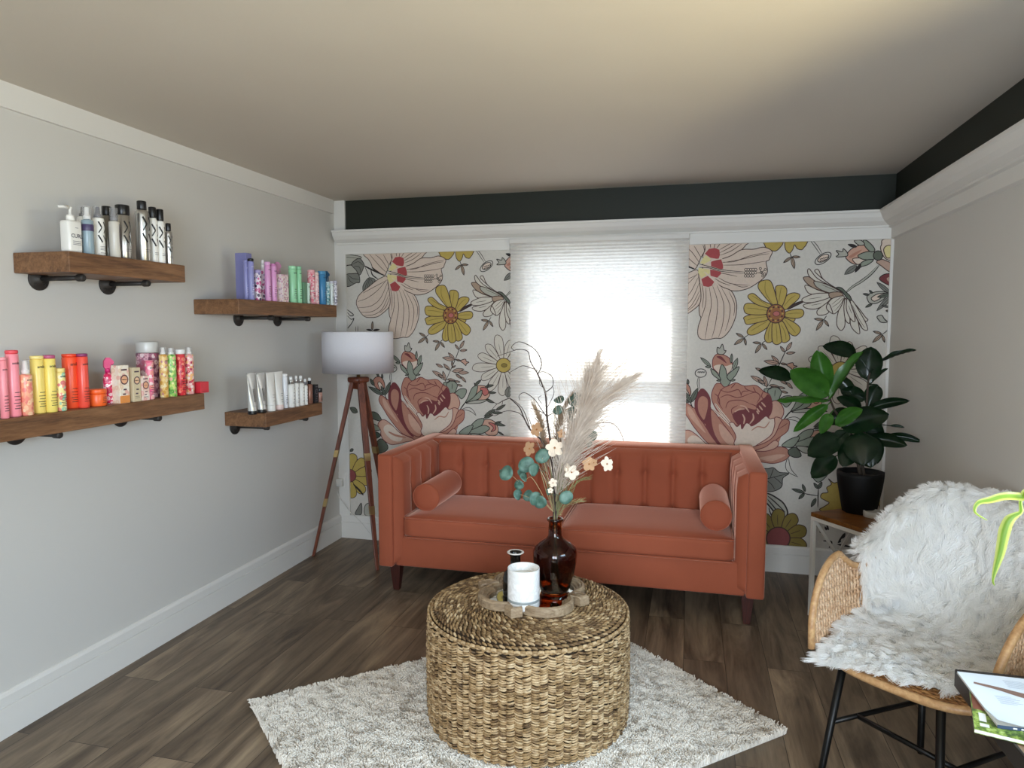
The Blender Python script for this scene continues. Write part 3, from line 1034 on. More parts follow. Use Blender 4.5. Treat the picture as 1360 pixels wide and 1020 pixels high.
S(7, ROSEL, (700, 860), (770, 810), (805, 830), (780, 870), (700, 895), (620, 890), ink=WINE)
Ln(7, (800, 720), (850, 690), (875, 670), col=WINE)
# buds above the rose
PR.k = 0
Ln(3, (258, 340), (252, 390), (262, 440), col=INK)
Ln(3, (248, 340), (240, 390), (250, 440), col=INK)
S(3, PAPER, *[(262 + 38 * cos(a * pi / 6), 315 + 32 * sin(a * pi / 6)) for a in range(12)], ink=INK)
for a in range(6):
    Ln(3, (240 + a * 8, 312), (246 + a * 8, 304), (250 + a * 8, 316), col=INK)
S(3, ROSE, (340, 260), (342, 205), (370, 170), (420, 180), (455, 205), (475, 245), (460, 300), (410, 330), (355, 290), ink=WINE)
S(3, PALE, (350, 262), (390, 250), (430, 262), (472, 250), (460, 300), (410, 330), (360, 290), ink=None)
S(3, WINE, (365, 190), (400, 190), (435, 240), (400, 215), ink=None)
S(3, GREYL, (370, 165), (368, 120), (385, 125), (402, 95), (415, 140), (428, 145), (410, 172), ink=INK)
S(3, SAGE, (405, 250), (430, 285), (440, 330), (465, 380), (430, 425), (400, 390), (388, 340), (392, 280), ink=INK)
S(3, SAGE, (330, 280), (370, 310), (400, 365), (370, 350), (340, 320), ink=INK)
S(3, SAGE, (465, 375), (440, 340), (470, 300), (520, 265), (505, 320), (485, 350), ink=INK)
for a, b, w_ in (((330, 265), (255, 195), .12), ((330, 270), (290, 265), .2), ((465, 240), (468, 165), .13), ((480, 290), (508, 200), .17), ((400, 370), (370, 372), .2), ((465, 372), (500, 365), .2)):
    leaf(3, a, b, w_, SAGE)
S(3, ROSE, (95, 430), (120, 390), (160, 385), (190, 420), (200, 470), (180, 500), (140, 490), (110, 460), ink=INK)
S(3, PALE, (140, 440), (160, 430), (190, 480), (190, 510), (160, 490), ink=INK)
for a, b, w_ in (((190, 540), (60, 468), .12), ((200, 540), (248, 425), .14), ((110, 460), (75, 400), .2), ((150, 385), (125, 345), .2), ((205, 545), (165, 460), .14), ((180, 400), (175, 360), .2)):
    leaf(3, a, b, w_, OLIVE)
Ln(3, (200, 540), (215, 580), col=INK, w=LW * 1.4)
# leaves low left of the rose
PR.k = 0
S(3, OLIVE, (60, 690), (110, 682), (150, 710), (172, 760), (120, 750), (80, 730), ink=INK)
S(3, SAGE, (75, 780), (120, 790), (165, 830), (110, 840), (80, 820), ink=INK)
S(3, DKGREEN, (70, 870), (120, 850), (165, 880), (120, 910), (80, 900), ink=INK)
S(3, OLIVE, (110, 1010), (130, 940), (170, 910), (220, 960), (220, 1000), (170, 1030), ink=INK)
S(3, SAGE, (90, 960), (120, 930), (140, 960), (110, 1010), ink=INK)
leaf(9, (232, 395), (200, 375), 0.3, OLIVE)
leaf(9, (215, 545), (200, 555), 0.3, OLIVE)
# yellow flower low left, and its leaves
PR.k = 0
for k in range(11):
    a = k * 2 * pi / 11 + 0.3
    ca, sa = cos(a), sin(a)
    q = [(200 + ca * d_ * 92 - sa * h_ * 92, 655 + sa * d_ * 92 + ca * h_ * 92) for d_, h_ in ((0.2, 0.05), (0.6, 0.2), (0.9, 0.18), (1.0, 0.0), (0.9, -0.18), (0.6, -0.2), (0.2, -0.05))]
    S(9, MUST, *q)
S(9, MAROON, *[(200 + 26 * cos(a * pi / 5), 655 + 26 * sin(a * pi / 5)) for a in range(10)])
Ln(9, (215, 690), (240, 715), (256, 735), col=INK, w=LW * 3)
leaf(9, (240, 770), (225, 825), 0.0, OLIVE) if False else None
S(9, GREY, (222, 812), (235, 785), (248, 768), (248, 812), ink=INK)
S(9, GREYL, (262, 815), (262, 780), (280, 770), (290, 815), ink=INK)
# --- lower right: leaves, big amber flower, cut yellow flower
PR.k = 0
S(8, GREY, (-60, 280), (60, 270), (110, 262), (160, 300), (240, 310), (190, 350), (180, 420), (130, 455), (60, 465), (-60, 440), ink=INK)
for q in (((-20, 380), (80, 350), (235, 312)), ((40, 360), (90, 400), (120, 445)), ((80, 350), (100, 300), (110, 270)), ((110, 340), (150, 370), (180, 400))):
    Ln(8, *q, col=INK)
S(8, GREYL, (-40, 480), (60, 480), (140, 520), (200, 570), (230, 650), (180, 690), (120, 640), (60, 570), ink=INK, w=LW * 1.8)
for q in (((60, 500), (130, 560), (210, 640)), ((60, 530), (110, 590), (170, 670)), ((70, 580), (120, 650), (150, 720)), ((70, 600), (90, 660), (140, 740))):
    Ln(8, *q, col=INK, w=LW * 1.4)
for k in range(10):
    a = -pi + k * 2 * pi / 10 + 0.28
    ca, sa = cos(a), sin(a)
    R_ = 245
    q = [(150 + ca * d_ * R_ - sa * h_ * R_, 860 + sa * d_ * R_ + ca * h_ * R_) for d_, h_ in ((0.25, 0.06), (0.6, 0.22), (0.88, 0.24), (1.02, 0.06), (0.96, -0.12), (0.7, -0.22), (0.25, -0.06))]
    S(8, OCHRE, *q)
    Ln(8, (150 + ca * 110, 860 + sa * 110), (150 + ca * 200, 860 + sa * 200), col=BROWN)
S(8, MAROON, *[(150 + 100 * cos(a * pi / 7), 860 + 95 * sin(a * pi / 7)) for a in range(14)], w=LW * 1.4)
S(8, MUST, (680, 380), (620, 390), (575, 355), (600, 400), (560, 430), (570, 470), (520, 480), (510, 515), (550, 540), (580, 560), (540, 590), (500, 620), (600, 650), (720, 640), (820, 560), (980, 560), (1010, 600),
  (1030, 560), (1010, 500), (900, 380), ink=BROWN)
S(8, RUST, *[(780 + 80 * cos(a * pi / 6), 520 + 80 * sin(a * pi / 6)) for a in range(12)])
Ln(8, (485, 600), (487, 500), (490, 440), col=INK, w=LW * 1.4)
Ln(8, (487, 500), (420, 490), (370, 480), col=INK, w=LW * 1.2)
for a, b, w_ in (((375, 475), (262, 440), .13), ((372, 480), (322, 528), .18), ((378, 465), (355, 400), .16), ((470, 520), (428, 595), .16), ((490, 440), (450, 390), .2), ((490, 440), (520, 380), .2)):
    leaf(8, a, b, w_, OLIVE)
leaf(8, (235, 170), (318, 340), 0.10, PAPER, INK, False, -0.22)
S(8, SAGE, (180, 75), (250, 20), (330, 0), (300, 60), (260, 90), ink=INK)
S(8, OLIVE, (240, 110), (300, 90), (345, 160), (290, 175), (240, 150), ink=INK)
S(8, SAGE, (430, 290), (520, 270), (600, 250), (560, 330), (490, 385), (440, 340), ink=INK)
# thin grass and buds low behind the stand
for q in (((560, 740), (575, 790)), ((500, 800), (515, 812)), ((530, 880), (600, 890), (580, 940)), ((660, 890), (700, 830)), ((650, 910), (760, 930)), ((690, 770), (735, 760))):
    Ln(8, *q, col=INK, w=LW * 2.2)
for a, b in (((690, 860), (715, 815)), ((680, 880), (655, 895)), ((560, 790), (545, 760))):
    leaf(8, a, b, 0.2, INK)


def wallpaper_mesh(x0, x1, z0, z1, holes=()):
    bm = bmesh.new()

    def quad(a0, a1, b0, b1):
        vs = [bm.verts.new((x, WPY, z)) for x, z in ((a0, b0), (a1, b0), (a1, b1), (a0, b1))]
        f = bm.faces.new(vs)
        f.material_index = PAPER
    quad(x0, x1, z0, z1)
    tmp = bmesh.new()
    for off in (-2, -1, 0, 1, 2):
        for k, col, geo in PR.items:
            if geo and geo[0] == 'strip':
                _, L, Rr, closed = geo
                xs = [p[0] + off * REPEAT for p in L]
                if max(xs) < x0 or min(xs) > x1:
                    continue
                y = WPY - 0.00012 - k * 0.00002
                a = [tmp.verts.new((p[0] + off * REPEAT, y, p[1])) for p in L]
                b = [tmp.verts.new((p[0] + off * REPEAT, y, p[1])) for p in Rr]
                n = len(a)
                for i in range(n if closed else n - 1):
                    j = (i + 1) % n
                    tmp.faces.new((a[i], a[j], b[j], b[i])).material_index = col
            else:
                xs = [p[0] + off * REPEAT for p in geo]
                if max(xs) < x0 or min(xs) > x1:
                    continue
                y = WPY - 0.00012 - k * 0.00002
                vs = [tmp.verts.new((p[0] + off * REPEAT, y, p[1])) for p in geo]
                for tri in tessellate_polygon([[Vector((p[0], p[1], 0)) for p in geo]]):
                    try:
                        tmp.faces.new([vs[i] for i in tri]).material_index = col
                    except ValueError:
                        pass
    for co, no in (((x0, 0, 0), (-1, 0, 0)), ((x1, 0, 0), (1, 0, 0)), ((0, 0, z0), (0, 0, -1)), ((0, 0, z1), (0, 0, 1))):
        bmesh.ops.bisect_plane(tmp, geom=tmp.verts[:] + tmp.edges[:] + tmp.faces[:], dist=1e-7, plane_co=co, plane_no=no, clear_outer=True)
    me = bpy.data.meshes.new('tmp')
    tmp.to_mesh(me)
    tmp.free()
    bm.from_mesh(me)
    bpy.data.meshes.remove(me)
    return bm


_t_ = []
for i_, c_ in enumerate(WC):
    t = NT('wallpaper_ink_%02d' % i_)
    v = t.coords()
    c = lin(c_)
    a = t.noise(v, 60, 4, 0.65)
    t.l(t.mix(a, tuple(x * 0.86 for x in c), tuple(min(1, x * 1.10) for x in c)), t.b.inputs['Base Color'])
    t.set(Roughness=0.62)
    t.b.inputs['Specular IOR Level'].default_value = 0.25
    _t_.append(t.m)
_wm = bmesh.new()
for (a0, a1) in ((-2.358, WX0), (WX1, XR - 0.016)):
    b_ = wallpaper_mesh(a0, a1, 0.165, 2.034)
    me = bpy.data.meshes.new('tmp')
    b_.to_mesh(me)
    b_.free()
    _wm.from_mesh(me)
    bpy.data.meshes.remove(me)
for f in _wm.faces:
    if f.normal.y > 0:
        f.normal_flip()
me = bpy.data.meshes.new('wallpaper')
for m in _t_:
    me.materials.append(m)
_wm.to_mesh(me)
_wm.free()
wp = bpy.data.objects.new('wallpaper', me)
COL.objects.link(wp)
wp.parent = wb
wp['kind'] = 'structure'
# ------------------------------------------------------------------ terracotta velvet sofa
def velvet(name, col, tint):
    t = NT(name)
    v = t.coords()
    c = lin(col)
    a = t.noise(v, 3.0, 4, 0.6)
    b = t.noise(v, 700, 2)
    base = t.mix(a, tuple(x * 0.80 for x in c), tuple(min(1, x * 1.12) for x in c))
    t.l(base, t.b.inputs['Base Color'])
    t.set(Roughness=0.75)
    t.b.inputs['Sheen Weight'].default_value = 1.0
    t.b.inputs['Sheen Roughness'].default_value = 0.30
    t.b.inputs['Sheen Tint'].default_value = (*lin(tint), 1)
    t.b.inputs['Specular IOR Level'].default_value = 0.15
    t.bump(b, 0.15, 0.0008)
    return t.m


M_VELVET = velvet('terracotta_velvet', '#a4583f', '#ffc8b2')
M_SOFALEG = wood('dark_sofa_leg', '#2a0f0a', '#3d1811', '#522318', 'z')


def cushion(mb, lo, hi, r=0.03, puff=0.015, n=14, mi=0):
    """upholstered block: rounded edges, top swelling a little"""
    bm = bmesh.new()
    bmesh.ops.create_cube(bm, size=2.0)
    bmesh.ops.subdivide_edges(bm, edges=list(bm.edges), cuts=n, use_grid_fill=True)
    c = [(a + b) / 2 for a, b in zip(lo, hi)]
    h = [(b - a) / 2 for a, b in zip(lo, hi)]
    for v in bm.verts:
        u = v.co.copy()
        p = Vector([u[i] * h[i] for i in range(3)])
        q = Vector([max(-(h[i] - r), min(h[i] - r, p[i])) for i in range(3)])
        d = p - q
        if d.length > 1e-9:
            d = d.normalized() * r
        p = q + d
        if u.z > 0:
            p.z += puff * (1 - u.x ** 4) * (1 - u.y ** 4) * u.z
        v.co = Vector(c) + p
    mb.bm(bm, mi)


def tufted(mb, org, U, V, N, w, h, th, panels, rows, bulge=0.016, sub=10, nv=26, edge=0.02):
    """channel-tufted pad: panels across w, buttons on the seams at the given heights"""
    org, U, V, N = Vector(org), Vector(U), Vector(V), Vector(N)
    nu = panels * sub

    def fn(i, j):
        u, v = i / nu, j / nv
        fr = (u * panels) % 1.0
        d = th + bulge * (1 - abs(2 * fr - 1) ** 4.5) * min(1, 6 * min(v, 1 - v) + 0.2)
        for s in range(1, panels):
            for rv in rows:
                du, dv = (u - s / panels) * w, (v - rv) * h
                d -= 0.020 * math.exp(-(du * du + dv * dv) / (2 * 0.013 ** 2))
                d -= 0.006 * math.exp(-(du * du) / (2 * 0.010 ** 2) - (dv * dv) / (2 * 0.05 ** 2))
        e = min(u * w, (1 - u) * w, v * h, (1 - v) * h)
        if e < edge:
            d -= (th * 0.9) * (1 - sqrt(max(0, 1 - (1 - e / edge) ** 2)))
        return org + U * (u * w) + V * (v * h) + N * d
    mb.grid(fn, nu, nv)
    # closing sides
    c = [org, org + U * w, org + U * w + V * h, org + V * h]
    b = [p + N * (th * 0.12) for p in c]
    for k in range(4):
        mb.add([c[k], c[(k + 1) % 4], b[(k + 1) % 4], b[k]], [(0, 1, 2, 3)])


sofa = thing('sofa', 'terracotta velvet sofa with square arms and tufted back under the window', 'sofa', (-0.66, 4.03, 0))
AX0, AX1 = -1.70, 0.385
mb = MB()
mb.rbox((AX0 + 0.09, 3.632, 0.158), (AX1 - 0.09, 4.46, 0.335), 0.012)
mb.build('sofa_base', M_VELVET, sofa)
mb = MB()
mb.rbox((AX0 + 0.05, 4.262, 0.16), (AX1 - 0.05, 4.47, 0.800), 0.016)
mb.build('backrest', M_VELVET, sofa)
for x0, x1 in ((AX0, AX0 + 0.088), (AX1 - 0.088, AX1)):
    mb = MB()
    mb.rbox((x0, 3.60, 0.158), (x1, 4.475, 0.805), 0.013)
    arm = mb.build('armrest', M_VELVET, sofa)
    mb = MB()
    if x0 < -1:
        tufted(mb, (x1 - 0.002, 3.618, 0.18), (0, 1, 0), (0, 0, 1), (1, 0, 0), 0.65, 0.61, 0.045, 4, [0.75], 0.012)
    else:
        tufted(mb, (x0 + 0.002, 4.268, 0.18), (0, -1, 0), (0, 0, 1), (-1, 0, 0), 0.65, 0.61, 0.045, 4, [0.75], 0.012)
    mb.build('arm_pad', M_VELVET, arm)
mb = MB()
tufted(mb, (AX0 + 0.135, 4.262, 0.40), (1, 0, 0), (0, 0, 1), (0, -1, 0), AX1 - AX0 - 0.27, 0.388, 0.050, 11, [0.12, 0.645], 0.026, 14, 30)
bp_ = mb.build('back_pad', M_VELVET, sofa)
for k in range(1, 11):
    for rv in (0.12, 0.645):
        bx_ = Vector((AX0 + 0.135 + (AX1 - AX0 - 0.27) * k / 11, 4.262 - 0.028, 0.40 + 0.388 * rv))
        mb = MB()
        mb.lathe([(0, 0.004), (0.006, 0.003), (0.0085, 0.0), (0.006, -0.003), (0, -0.003)], 12, M=Matrix.Translation(bx_) @ Matrix.Rotation(pi / 2, 4, 'X'))
        mb.build('button', M_VELVET, bp_)
for x0, x1 in ((AX0 + 0.146, -0.660), (-0.655, AX1 - 0.146)):
    mb = MB()
    cushion(mb, (x0, 3.612, 0.333), (x1, 4.205, 0.452), 0.026, 0.016)
    sc_ = mb.build('seat_cushion', M_VELVET, sofa)
    mb = MB()
    for z, ins in ((0.449, 0.005), (0.336, 0.005)):
        q = [(x0 + ins, 4.18, z), (x0 + ins, 3.63, z), (x0 + 0.010, 3.620, z), (x0 + 0.03, 3.6155, z), (x1 - 0.03, 3.6155, z), (x1 - 0.010, 3.620, z), (x1 - ins, 3.63, z), (x1 - ins, 4.18, z)]
        mb.tube(q, 0.0045, 6)
    mb.build('piping', M_VELVET, sc_)
for x, y in ((AX0 + 0.075, 3.69), (AX1 - 0.075, 3.69), (AX0 + 0.075, 4.40), (AX1 - 0.075, 4.40)):
    mb = MB()
    n_ = Matrix.Translation((x, y, 0)) @ Matrix.Rotation(pi / 4, 4, 'Z')
    mb.lathe([(0, 0.0), (0.022, 0.0), (0.024, 0.004), (0.045, 0.160), (0, 0.160)], 4, M=n_, smooth=False)
    mb.build('leg', M_SOFALEG, sofa)


def bolster(cx, cz, y0, y1, r, label, tilt=0.0):
    c = Vector((cx, (y0 + y1) / 2, cz - r))
    t = thing('bolster_pillow', label, 'pillow', c, 'velvet bolsters on the sofa')
    L = y1 - y0
    M = Matrix.Translation((cx, y0, cz)) @ Matrix.Rotation(tilt, 4, 'Z') @ Matrix.Rotation(-pi / 2, 4, 'X')
    mb = MB()
    prof = [(0, -0.004), (r * 0.5, -0.004), (r * 0.9, 0.0), (r * 0.985, 0.006), (r, 0.02), (r * 1.01, L * 0.5), (r, L - 0.02), (r * 0.985, L - 0.006), (r * 0.9, L), (0, L + 0.004)]
    mb.lathe(prof, 40, M=M)
    mb.build('cover', M_VELVET, t)
    for zz in (0.004, L - 0.004):
        mb = MB()
        mb.tube([M @ Vector((r * 0.975 * cos(a * pi / 20), r * 0.975 * sin(a * pi / 20), zz)) for a in range(41)], 0.0042, 6, caps=False)
        mb.build('piping', M_VELVET, t)


bolster(-1.463, 0.538, 3.74, 4.17, 0.079, 'terracotta velvet bolster against the sofa arm beside the tripod lamp')
bolster(0.150, 0.538, 3.74, 4.17, 0.079, 'terracotta velvet bolster against the sofa arm beside the fig plant')

# ------------------------------------------------------------------ tripod floor lamp
M_LAMPWOOD = wood('walnut_lamp_leg', '#3b1a0f', '#6a3420', '#8a4a2e', 'z')
M_BRASS = plain('#b39a6a', 0.35, 0.9)
_t = NT('white_linen_shade')
_v = _t.coords('Object', (1, 1, 1))
_n = _t.noise(_v, 260, 2)
_df = _t.n('ShaderNodeBsdfDiffuse')
_tl = _t.n('ShaderNodeBsdfTranslucent')
_c = _t.mix(_n, '#efedf3', '#fbfafd')
_t.l(_c, _df.inputs['Color'])
_t.l(_c, _tl.inputs['Color'])
_ms = _t.n('ShaderNodeMixShader')
_ms.inputs[0].default_value = 0.15
_t.l(_df.outputs[0], _ms.inputs[1])
_t.l(_tl.outputs[0], _ms.inputs[2])
_t.l(_ms.outputs[0], _t.out.inputs['Surface'])
LC = Vector((-2.098, 4.185, 0))
lamp = thing('floor_lamp', 'wooden tripod floor lamp with a white drum shade in the corner', 'lamp', LC)
SR = 0.2285
Ml = Matrix.Translation(LC)
mb = MB()
mb.lathe([(SR - 0.003, 1.232), (SR, 1.228), (SR, 1.490), (SR - 0.003, 1.494), (SR - 0.004, 1.490), (SR - 0.004, 1.232), (SR - 0.003, 1.232)], 64, M=Ml)
sh_ = mb.build('lamp_shade', _t.m, lamp)
for z in (1.236, 1.487):
    mb = MB()
    mb.tube([LC + Vector(((SR - 0.004) * cos(a * pi / 24), (SR - 0.004) * sin(a * pi / 24), z)) for a in range(49)], 0.003, 6, caps=False)
    if z > 1.4:
        for a in range(3):
            mb.tube([LC + Vector((0, 0, 1.487)), LC + Vector(((SR - 0.004) * cos(a * 2.094), (SR - 0.004) * sin(a * 2.094), 1.487))], 0.0025, 6)
    mb.build('shade_ring', M_BRASS, sh_)
mb = MB()
mb.lathe([(0, 1.16), (0.012, 1.16), (0.012, 1.26), (0.016, 1.262), (0.016, 1.32), (0.012, 1.33), (0, 1.33)], 16, M=Ml)
mb.build('lamp_rod', M_BRASS, lamp)
mb = MB()
mb.lathe([(0, 1.33), (0.014, 1.33), (0.018, 1.36), (0.03, 1.39), (0.033, 1.415), (0.026, 1.44), (0, 1.452)], 20, M=Ml)
mb.build('bulb', plain('#f2efe6', 0.25), lamp)
mb = MB()
mb.lathe([(0, 1.118), (0.045, 1.118), (0.052, 1.135), (0.058, 1.150), (0.072, 1.165), (0.078, 1.172), (0.078, 1.184), (0, 1.184)], 3, M=Matrix.Translation(LC) @ Matrix.Rotation(radians(180), 4, 'Z'), smooth=False)
mb.lathe([(0, 1.165), (0.066, 1.165), (0.070, 1.175), (0.070, 1.190), (0.064, 1.196), (0, 1.196)], 28, M=Ml)
mb.build('lamp_hub', M_LAMPWOOD, lamp)
for a in (194, 314, 74):
    d = Vector((cos(radians(a)), sin(radians(a)), 0))
    sd = Vector((-d.y, d.x, 0))
    top, bot = LC + d * 0.040 + Vector((0, 0, 1.165)), LC + d * 0.320
    ax = (top - bot)
    mb = MB()

    def ring(t, wd, th):
        c = bot + ax * t
        return [c + sd * wd + d * th, c - sd * wd + d * th, c - sd * wd - d * th, c + sd * wd - d * th]
    pts = ring(0.0, 0.011, 0.009) + ring(0.62, 0.019, 0.012) + ring(1.0, 0.021, 0.013)
    fc = [(3, 2, 1, 0), (8, 9, 10, 11)]
    for b_ in (0, 4):
        fc += [(b_ + k, b_ + (k + 1) % 4, b_ + 4 + (k + 1) % 4, b_ + 4 + k) for k in range(4)]
    mb.add(pts, fc)
    lg = mb.build('leg', M_LAMPWOOD, lamp, bevel=0.003)
    for t0, t1, g in ((0.29, 0.335, 0.0012), (0.575, 0.615, 0.0012)):
        mb = MB()
        w0 = 0.011 + 0.008 * t0 / 0.62 + g
        a_ = ring(t0, w0, 0.0095 + 0.003 * t0 + g) + ring(t1, w0 + 0.0006, 0.0095 + 0.003 * t1 + g)
        mb.add(a_, [(3, 2, 1, 0), (4, 5, 6, 7)] + [(k, (k + 1) % 4, 4 + (k + 1) % 4, 4 + k) for k in range(4)])
        mb.build('brass_band', M_BRASS, lg)
# lamp cord from the adapter, along the skirting to the lamp foot
mb = MB()
cp = [at_y(448, 653, YB - 0.055), at_y(451, 661, YB - 0.04), at_y(459, 672, YB - 0.04), at_y(466, 681, YB - 0.035), at_y(478, 692, YB - 0.03), Vector((-2.16, YB - 0.03, 0.02)), Vector((-1.98, 4.48, 0.006)), Vector((-1.90, 4.43, 0.006))]
mb.tube(smooth_path(cp, 6), 0.003, 6)
mb.build('power_cord', plain('#d9d6cf', 0.5), lamp)
# ------------------------------------------------------------------ shaggy rug lying diagonally
RA, RB, RC = Vector((-1.682, 2.359, 0)), Vector((-0.471, 3.475, 0)), Vector((0.381, 2.674, 0))
RD = RA + RC - RB
rug = thing('area_rug', 'shaggy cream rug lying diagonally under the woven pouf', 'rug', ((RA + RC) * 0.5))
M_RUG = cloth('cream_wool_pile', '#ece5da', '#d9d1c4', 0.1, 300, 0.2)
mb = MB()
cc = (RA + RB + RC + RD) * 0.25
q = [cc + (p - cc) * 0.985 for p in (RA, RB, RC, RD)]
mb.prism([(p.x, p.y) for p in q][::-1], 0.0, 0.012)
mb.build('rug_backing', M_RUG, rug)
st = []
rr = random.Random(5)
NRUG = 95000
uax, vax = RB - RA, RD - RA
for _ in range(NRUG):
    u, v = rr.random(), rr.random()
    p = RA + uax * u + vax * v
    nx = noise.noise(Vector((p.x * 26, p.y * 26, 0.0)))
    ny = noise.noise(Vector((p.x * 26, p.y * 26, 7.3)))
    nl = noise.noise(Vector((p.x * 30, p.y * 30, 3.1)))
    h = 0.022 + 0.005 * nl + rr.uniform(-0.003, 0.004)
    lean = Vector((nx, ny, 0)) * 0.022 + Vector((rr.uniform(-1, 1), rr.uniform(-1, 1), 0)) * 0.007
    st.append([(p.x, p.y, 0.008), (p.x + lean.x * 0.25, p.y + lean.y * 0.25, 0.008 + h * 0.5), (p.x + lean.x * 0.65, p.y + lean.y * 0.65, 0.008 + h * 0.88), (p.x + lean.x, p.y + lean.y, 0.008 + h * 0.95)])
pile = hair_curves('pile', st, (0.0019, 0.0021, 0.0019, 0.0010), M_RUG, rug, rug.location)
pile['kind'] = 'stuff'

# ------------------------------------------------------------------ woven seagrass pouf
PC = Vector((-0.590, 2.580, 0.0))
PR_, PH = 0.380, 0.452


def straw(name, a, b, c):
    t = NT(name)
    v = t.coords()
    n = t.noise(v, 38, 3, 0.6)
    f = t.noise(t.coords('Object', (1, 1, 3)), 300, 2)
    col = t.ramp(n, [(0.32, a), (0.5, b), (0.68, c)])
    t.l(t.mix(0.3, col, t.ramp(f, [(0.3, a), (0.7, c)])), t.b.inputs['Base Color'])
    t.set(Roughness=0.62)
    t.b.inputs['Specular IOR Level'].default_value = 0.35
    return t.m


M_ST1 = straw('seagrass_light', '#86694a', '#b99a70', '#d8c09a')
M_ST2 = straw('seagrass_mid', '#5f4830', '#94764f', '#bb9c70')
M_ST3 = straw('seagrass_brown', '#3a2a1b', '#6b5034', '#93744e')
M_STD = plain('#3a2b1c', 0.9)
pouf = thing('woven_pouf', 'round woven seagrass pouf table standing on the cream rug', 'pouf', (PC.x, PC.y, 0.0))
rs = random.Random(3)


def stitch(mb, c, tan_, nrm, length, rad, lift, tilt=0.0, up=None, mi=0):
    """one visible strand of the weave: dives in at both ends"""
    up = up or nrm.cross(tan_)
    P = []
    for t in (-1.0, -0.55, 0.0, 0.55, 1.0):
        P.append(c + tan_ * (t * length * 0.5) + nrm * (lift * (1 - t * t) - 0.002) + up * (tilt * t))
    mb.tube(P, [rad * 0.6, rad * 0.95, rad, rad * 0.95, rad * 0.6], 5, mi, caps=False)


mb = MB()
Mp = Matrix.Translation(PC)
mb.lathe([(0, 0.022), (PR_ - 0.02, 0.022), (PR_ - 0.006, 0.05), (PR_ - 0.002, 0.2), (PR_ - 0.004, PH - 0.045), (PR_ - 0.014, PH - 0.018), (PR_ - 0.035, PH - 0.005), (0, PH - 0.005)], 72, mi=3, M=Mp)
NC, NRW = 86, 44
for k in range(NC):
    a = 2 * pi * (k + 0.5) / NC
    nr, tg = Vector((cos(a), sin(a), 0)), Vector((-sin(a), cos(a), 0))
    if nr.y > 0.55:
        pass
    for j in range(NRW):
        z = 0.032 + (j + (0.5 if k % 2 else 0.0)) * (PH - 0.065) / NRW
        bow = 0.004 * sin(pi * z / PH)
        w_ = 2 * pi * PR_ / NC * rs.uniform(1.08, 1.22)
        c = PC + nr * (PR_ + bow) + Vector((0, 0, z + rs.uniform(-0.0018, 0.0018)))
        stitch(mb, c, tg, nr, w_, rs.uniform(0.0034, 0.0047), rs.uniform(0.007, 0.011), rs.uniform(0.001, 0.006) * (1 if k % 2 else -1), Vector((0, 0, 1)), rs.choices((0, 1, 2), (5, 4, 1))[0])
mb.build('woven_side', [M_ST1, M_ST2, M_ST3, M_STD], pouf)
mb = MB()
r = PR_ - 0.012
ring_i = 0
while r > 0.03:
    edge = ring_i < 2
    zt = PH - (0.010 if ring_i == 0 else 0.002 if ring_i == 1 else 0.0)
    n = max(6, int(2 * pi * r / 0.0215))
    for k in range(n):
        a = 2 * pi * (k + 0.5 * (ring_i % 2)) / n + 0.3 * ring_i
        rd, tg = Vector((cos(a), sin(a), 0)), Vector((-sin(a), cos(a), 0))
        nn = (Vector((0, 0, 1)) + rd * (0.9 if ring_i == 0 else 0.2 if edge else 0)).normalized()
        c = PC + rd * r + Vector((0, 0, zt - 0.004))
        stitch(mb, c, (tg + rd * 0.55).normalized(), nn, 0.029, rs.uniform(0.0044, 0.0056), rs.uniform(0.005, 0.008), 0, None, rs.choices((0, 1, 2), (2, 4, 4))[0])
    r -= 0.0142
    ring_i += 1
# plaited rim
for ph in (0, 1):
    P = []
    for k in range(361):
        a = 2 * pi * k / 360
        o = 0.006 * sin(60 * a + ph * pi)
        P.append(PC + Vector((cos(a) * (PR_ + 0.002 + o * 0.5), sin(a) * (PR_ + 0.002 + o * 0.5), PH - 0.024 + o)))
    mb.tube(P, 0.0058, 6, ph, caps=False)
mb.build('woven_top', [M_ST1, M_ST2, M_ST3, M_STD], pouf)

# ------------------------------------------------------------------ quatrefoil mirror tray
TZ = PH + 0.006
TC = Vector((-0.585, 2.632, TZ))
tray = thing('mirror_tray', 'weathered wooden quatrefoil tray with a mirror base on the pouf', 'tray', TC)
TROT = radians(-7)
OFF, RL, TIP = 0.105, 0.112, 0.232         # lobe offset, lobe radius, tip distance


def quatrefoil(grow):
    """outline: four round lobes at 45 degrees with pointed square corners between"""
    pts = []
    for k in range(4):
        am = TROT + pi / 4 + k * pi / 2
        c = Vector((cos(am), sin(am))) * OFF * 1.05
        ro = RL + grow
        for j in range(15):
            a = am + radians(-78 + 156 * j / 14)
            pts.append(c + Vector((cos(a), sin(a))) * ro)
        # square tip between this lobe and the next
        at = TROT + pi / 2 + k * pi / 2
        d, s = Vector((cos(at), sin(at))), Vector((-sin(at), cos(at)))
        w_ = 0.036 + grow * 0.9
        tp = TIP + grow * 1.2
        pts += [d * (tp - 0.026) - s * w_, d * tp - s * 0.0, d * (tp - 0.026) + s * w_]
    return pts


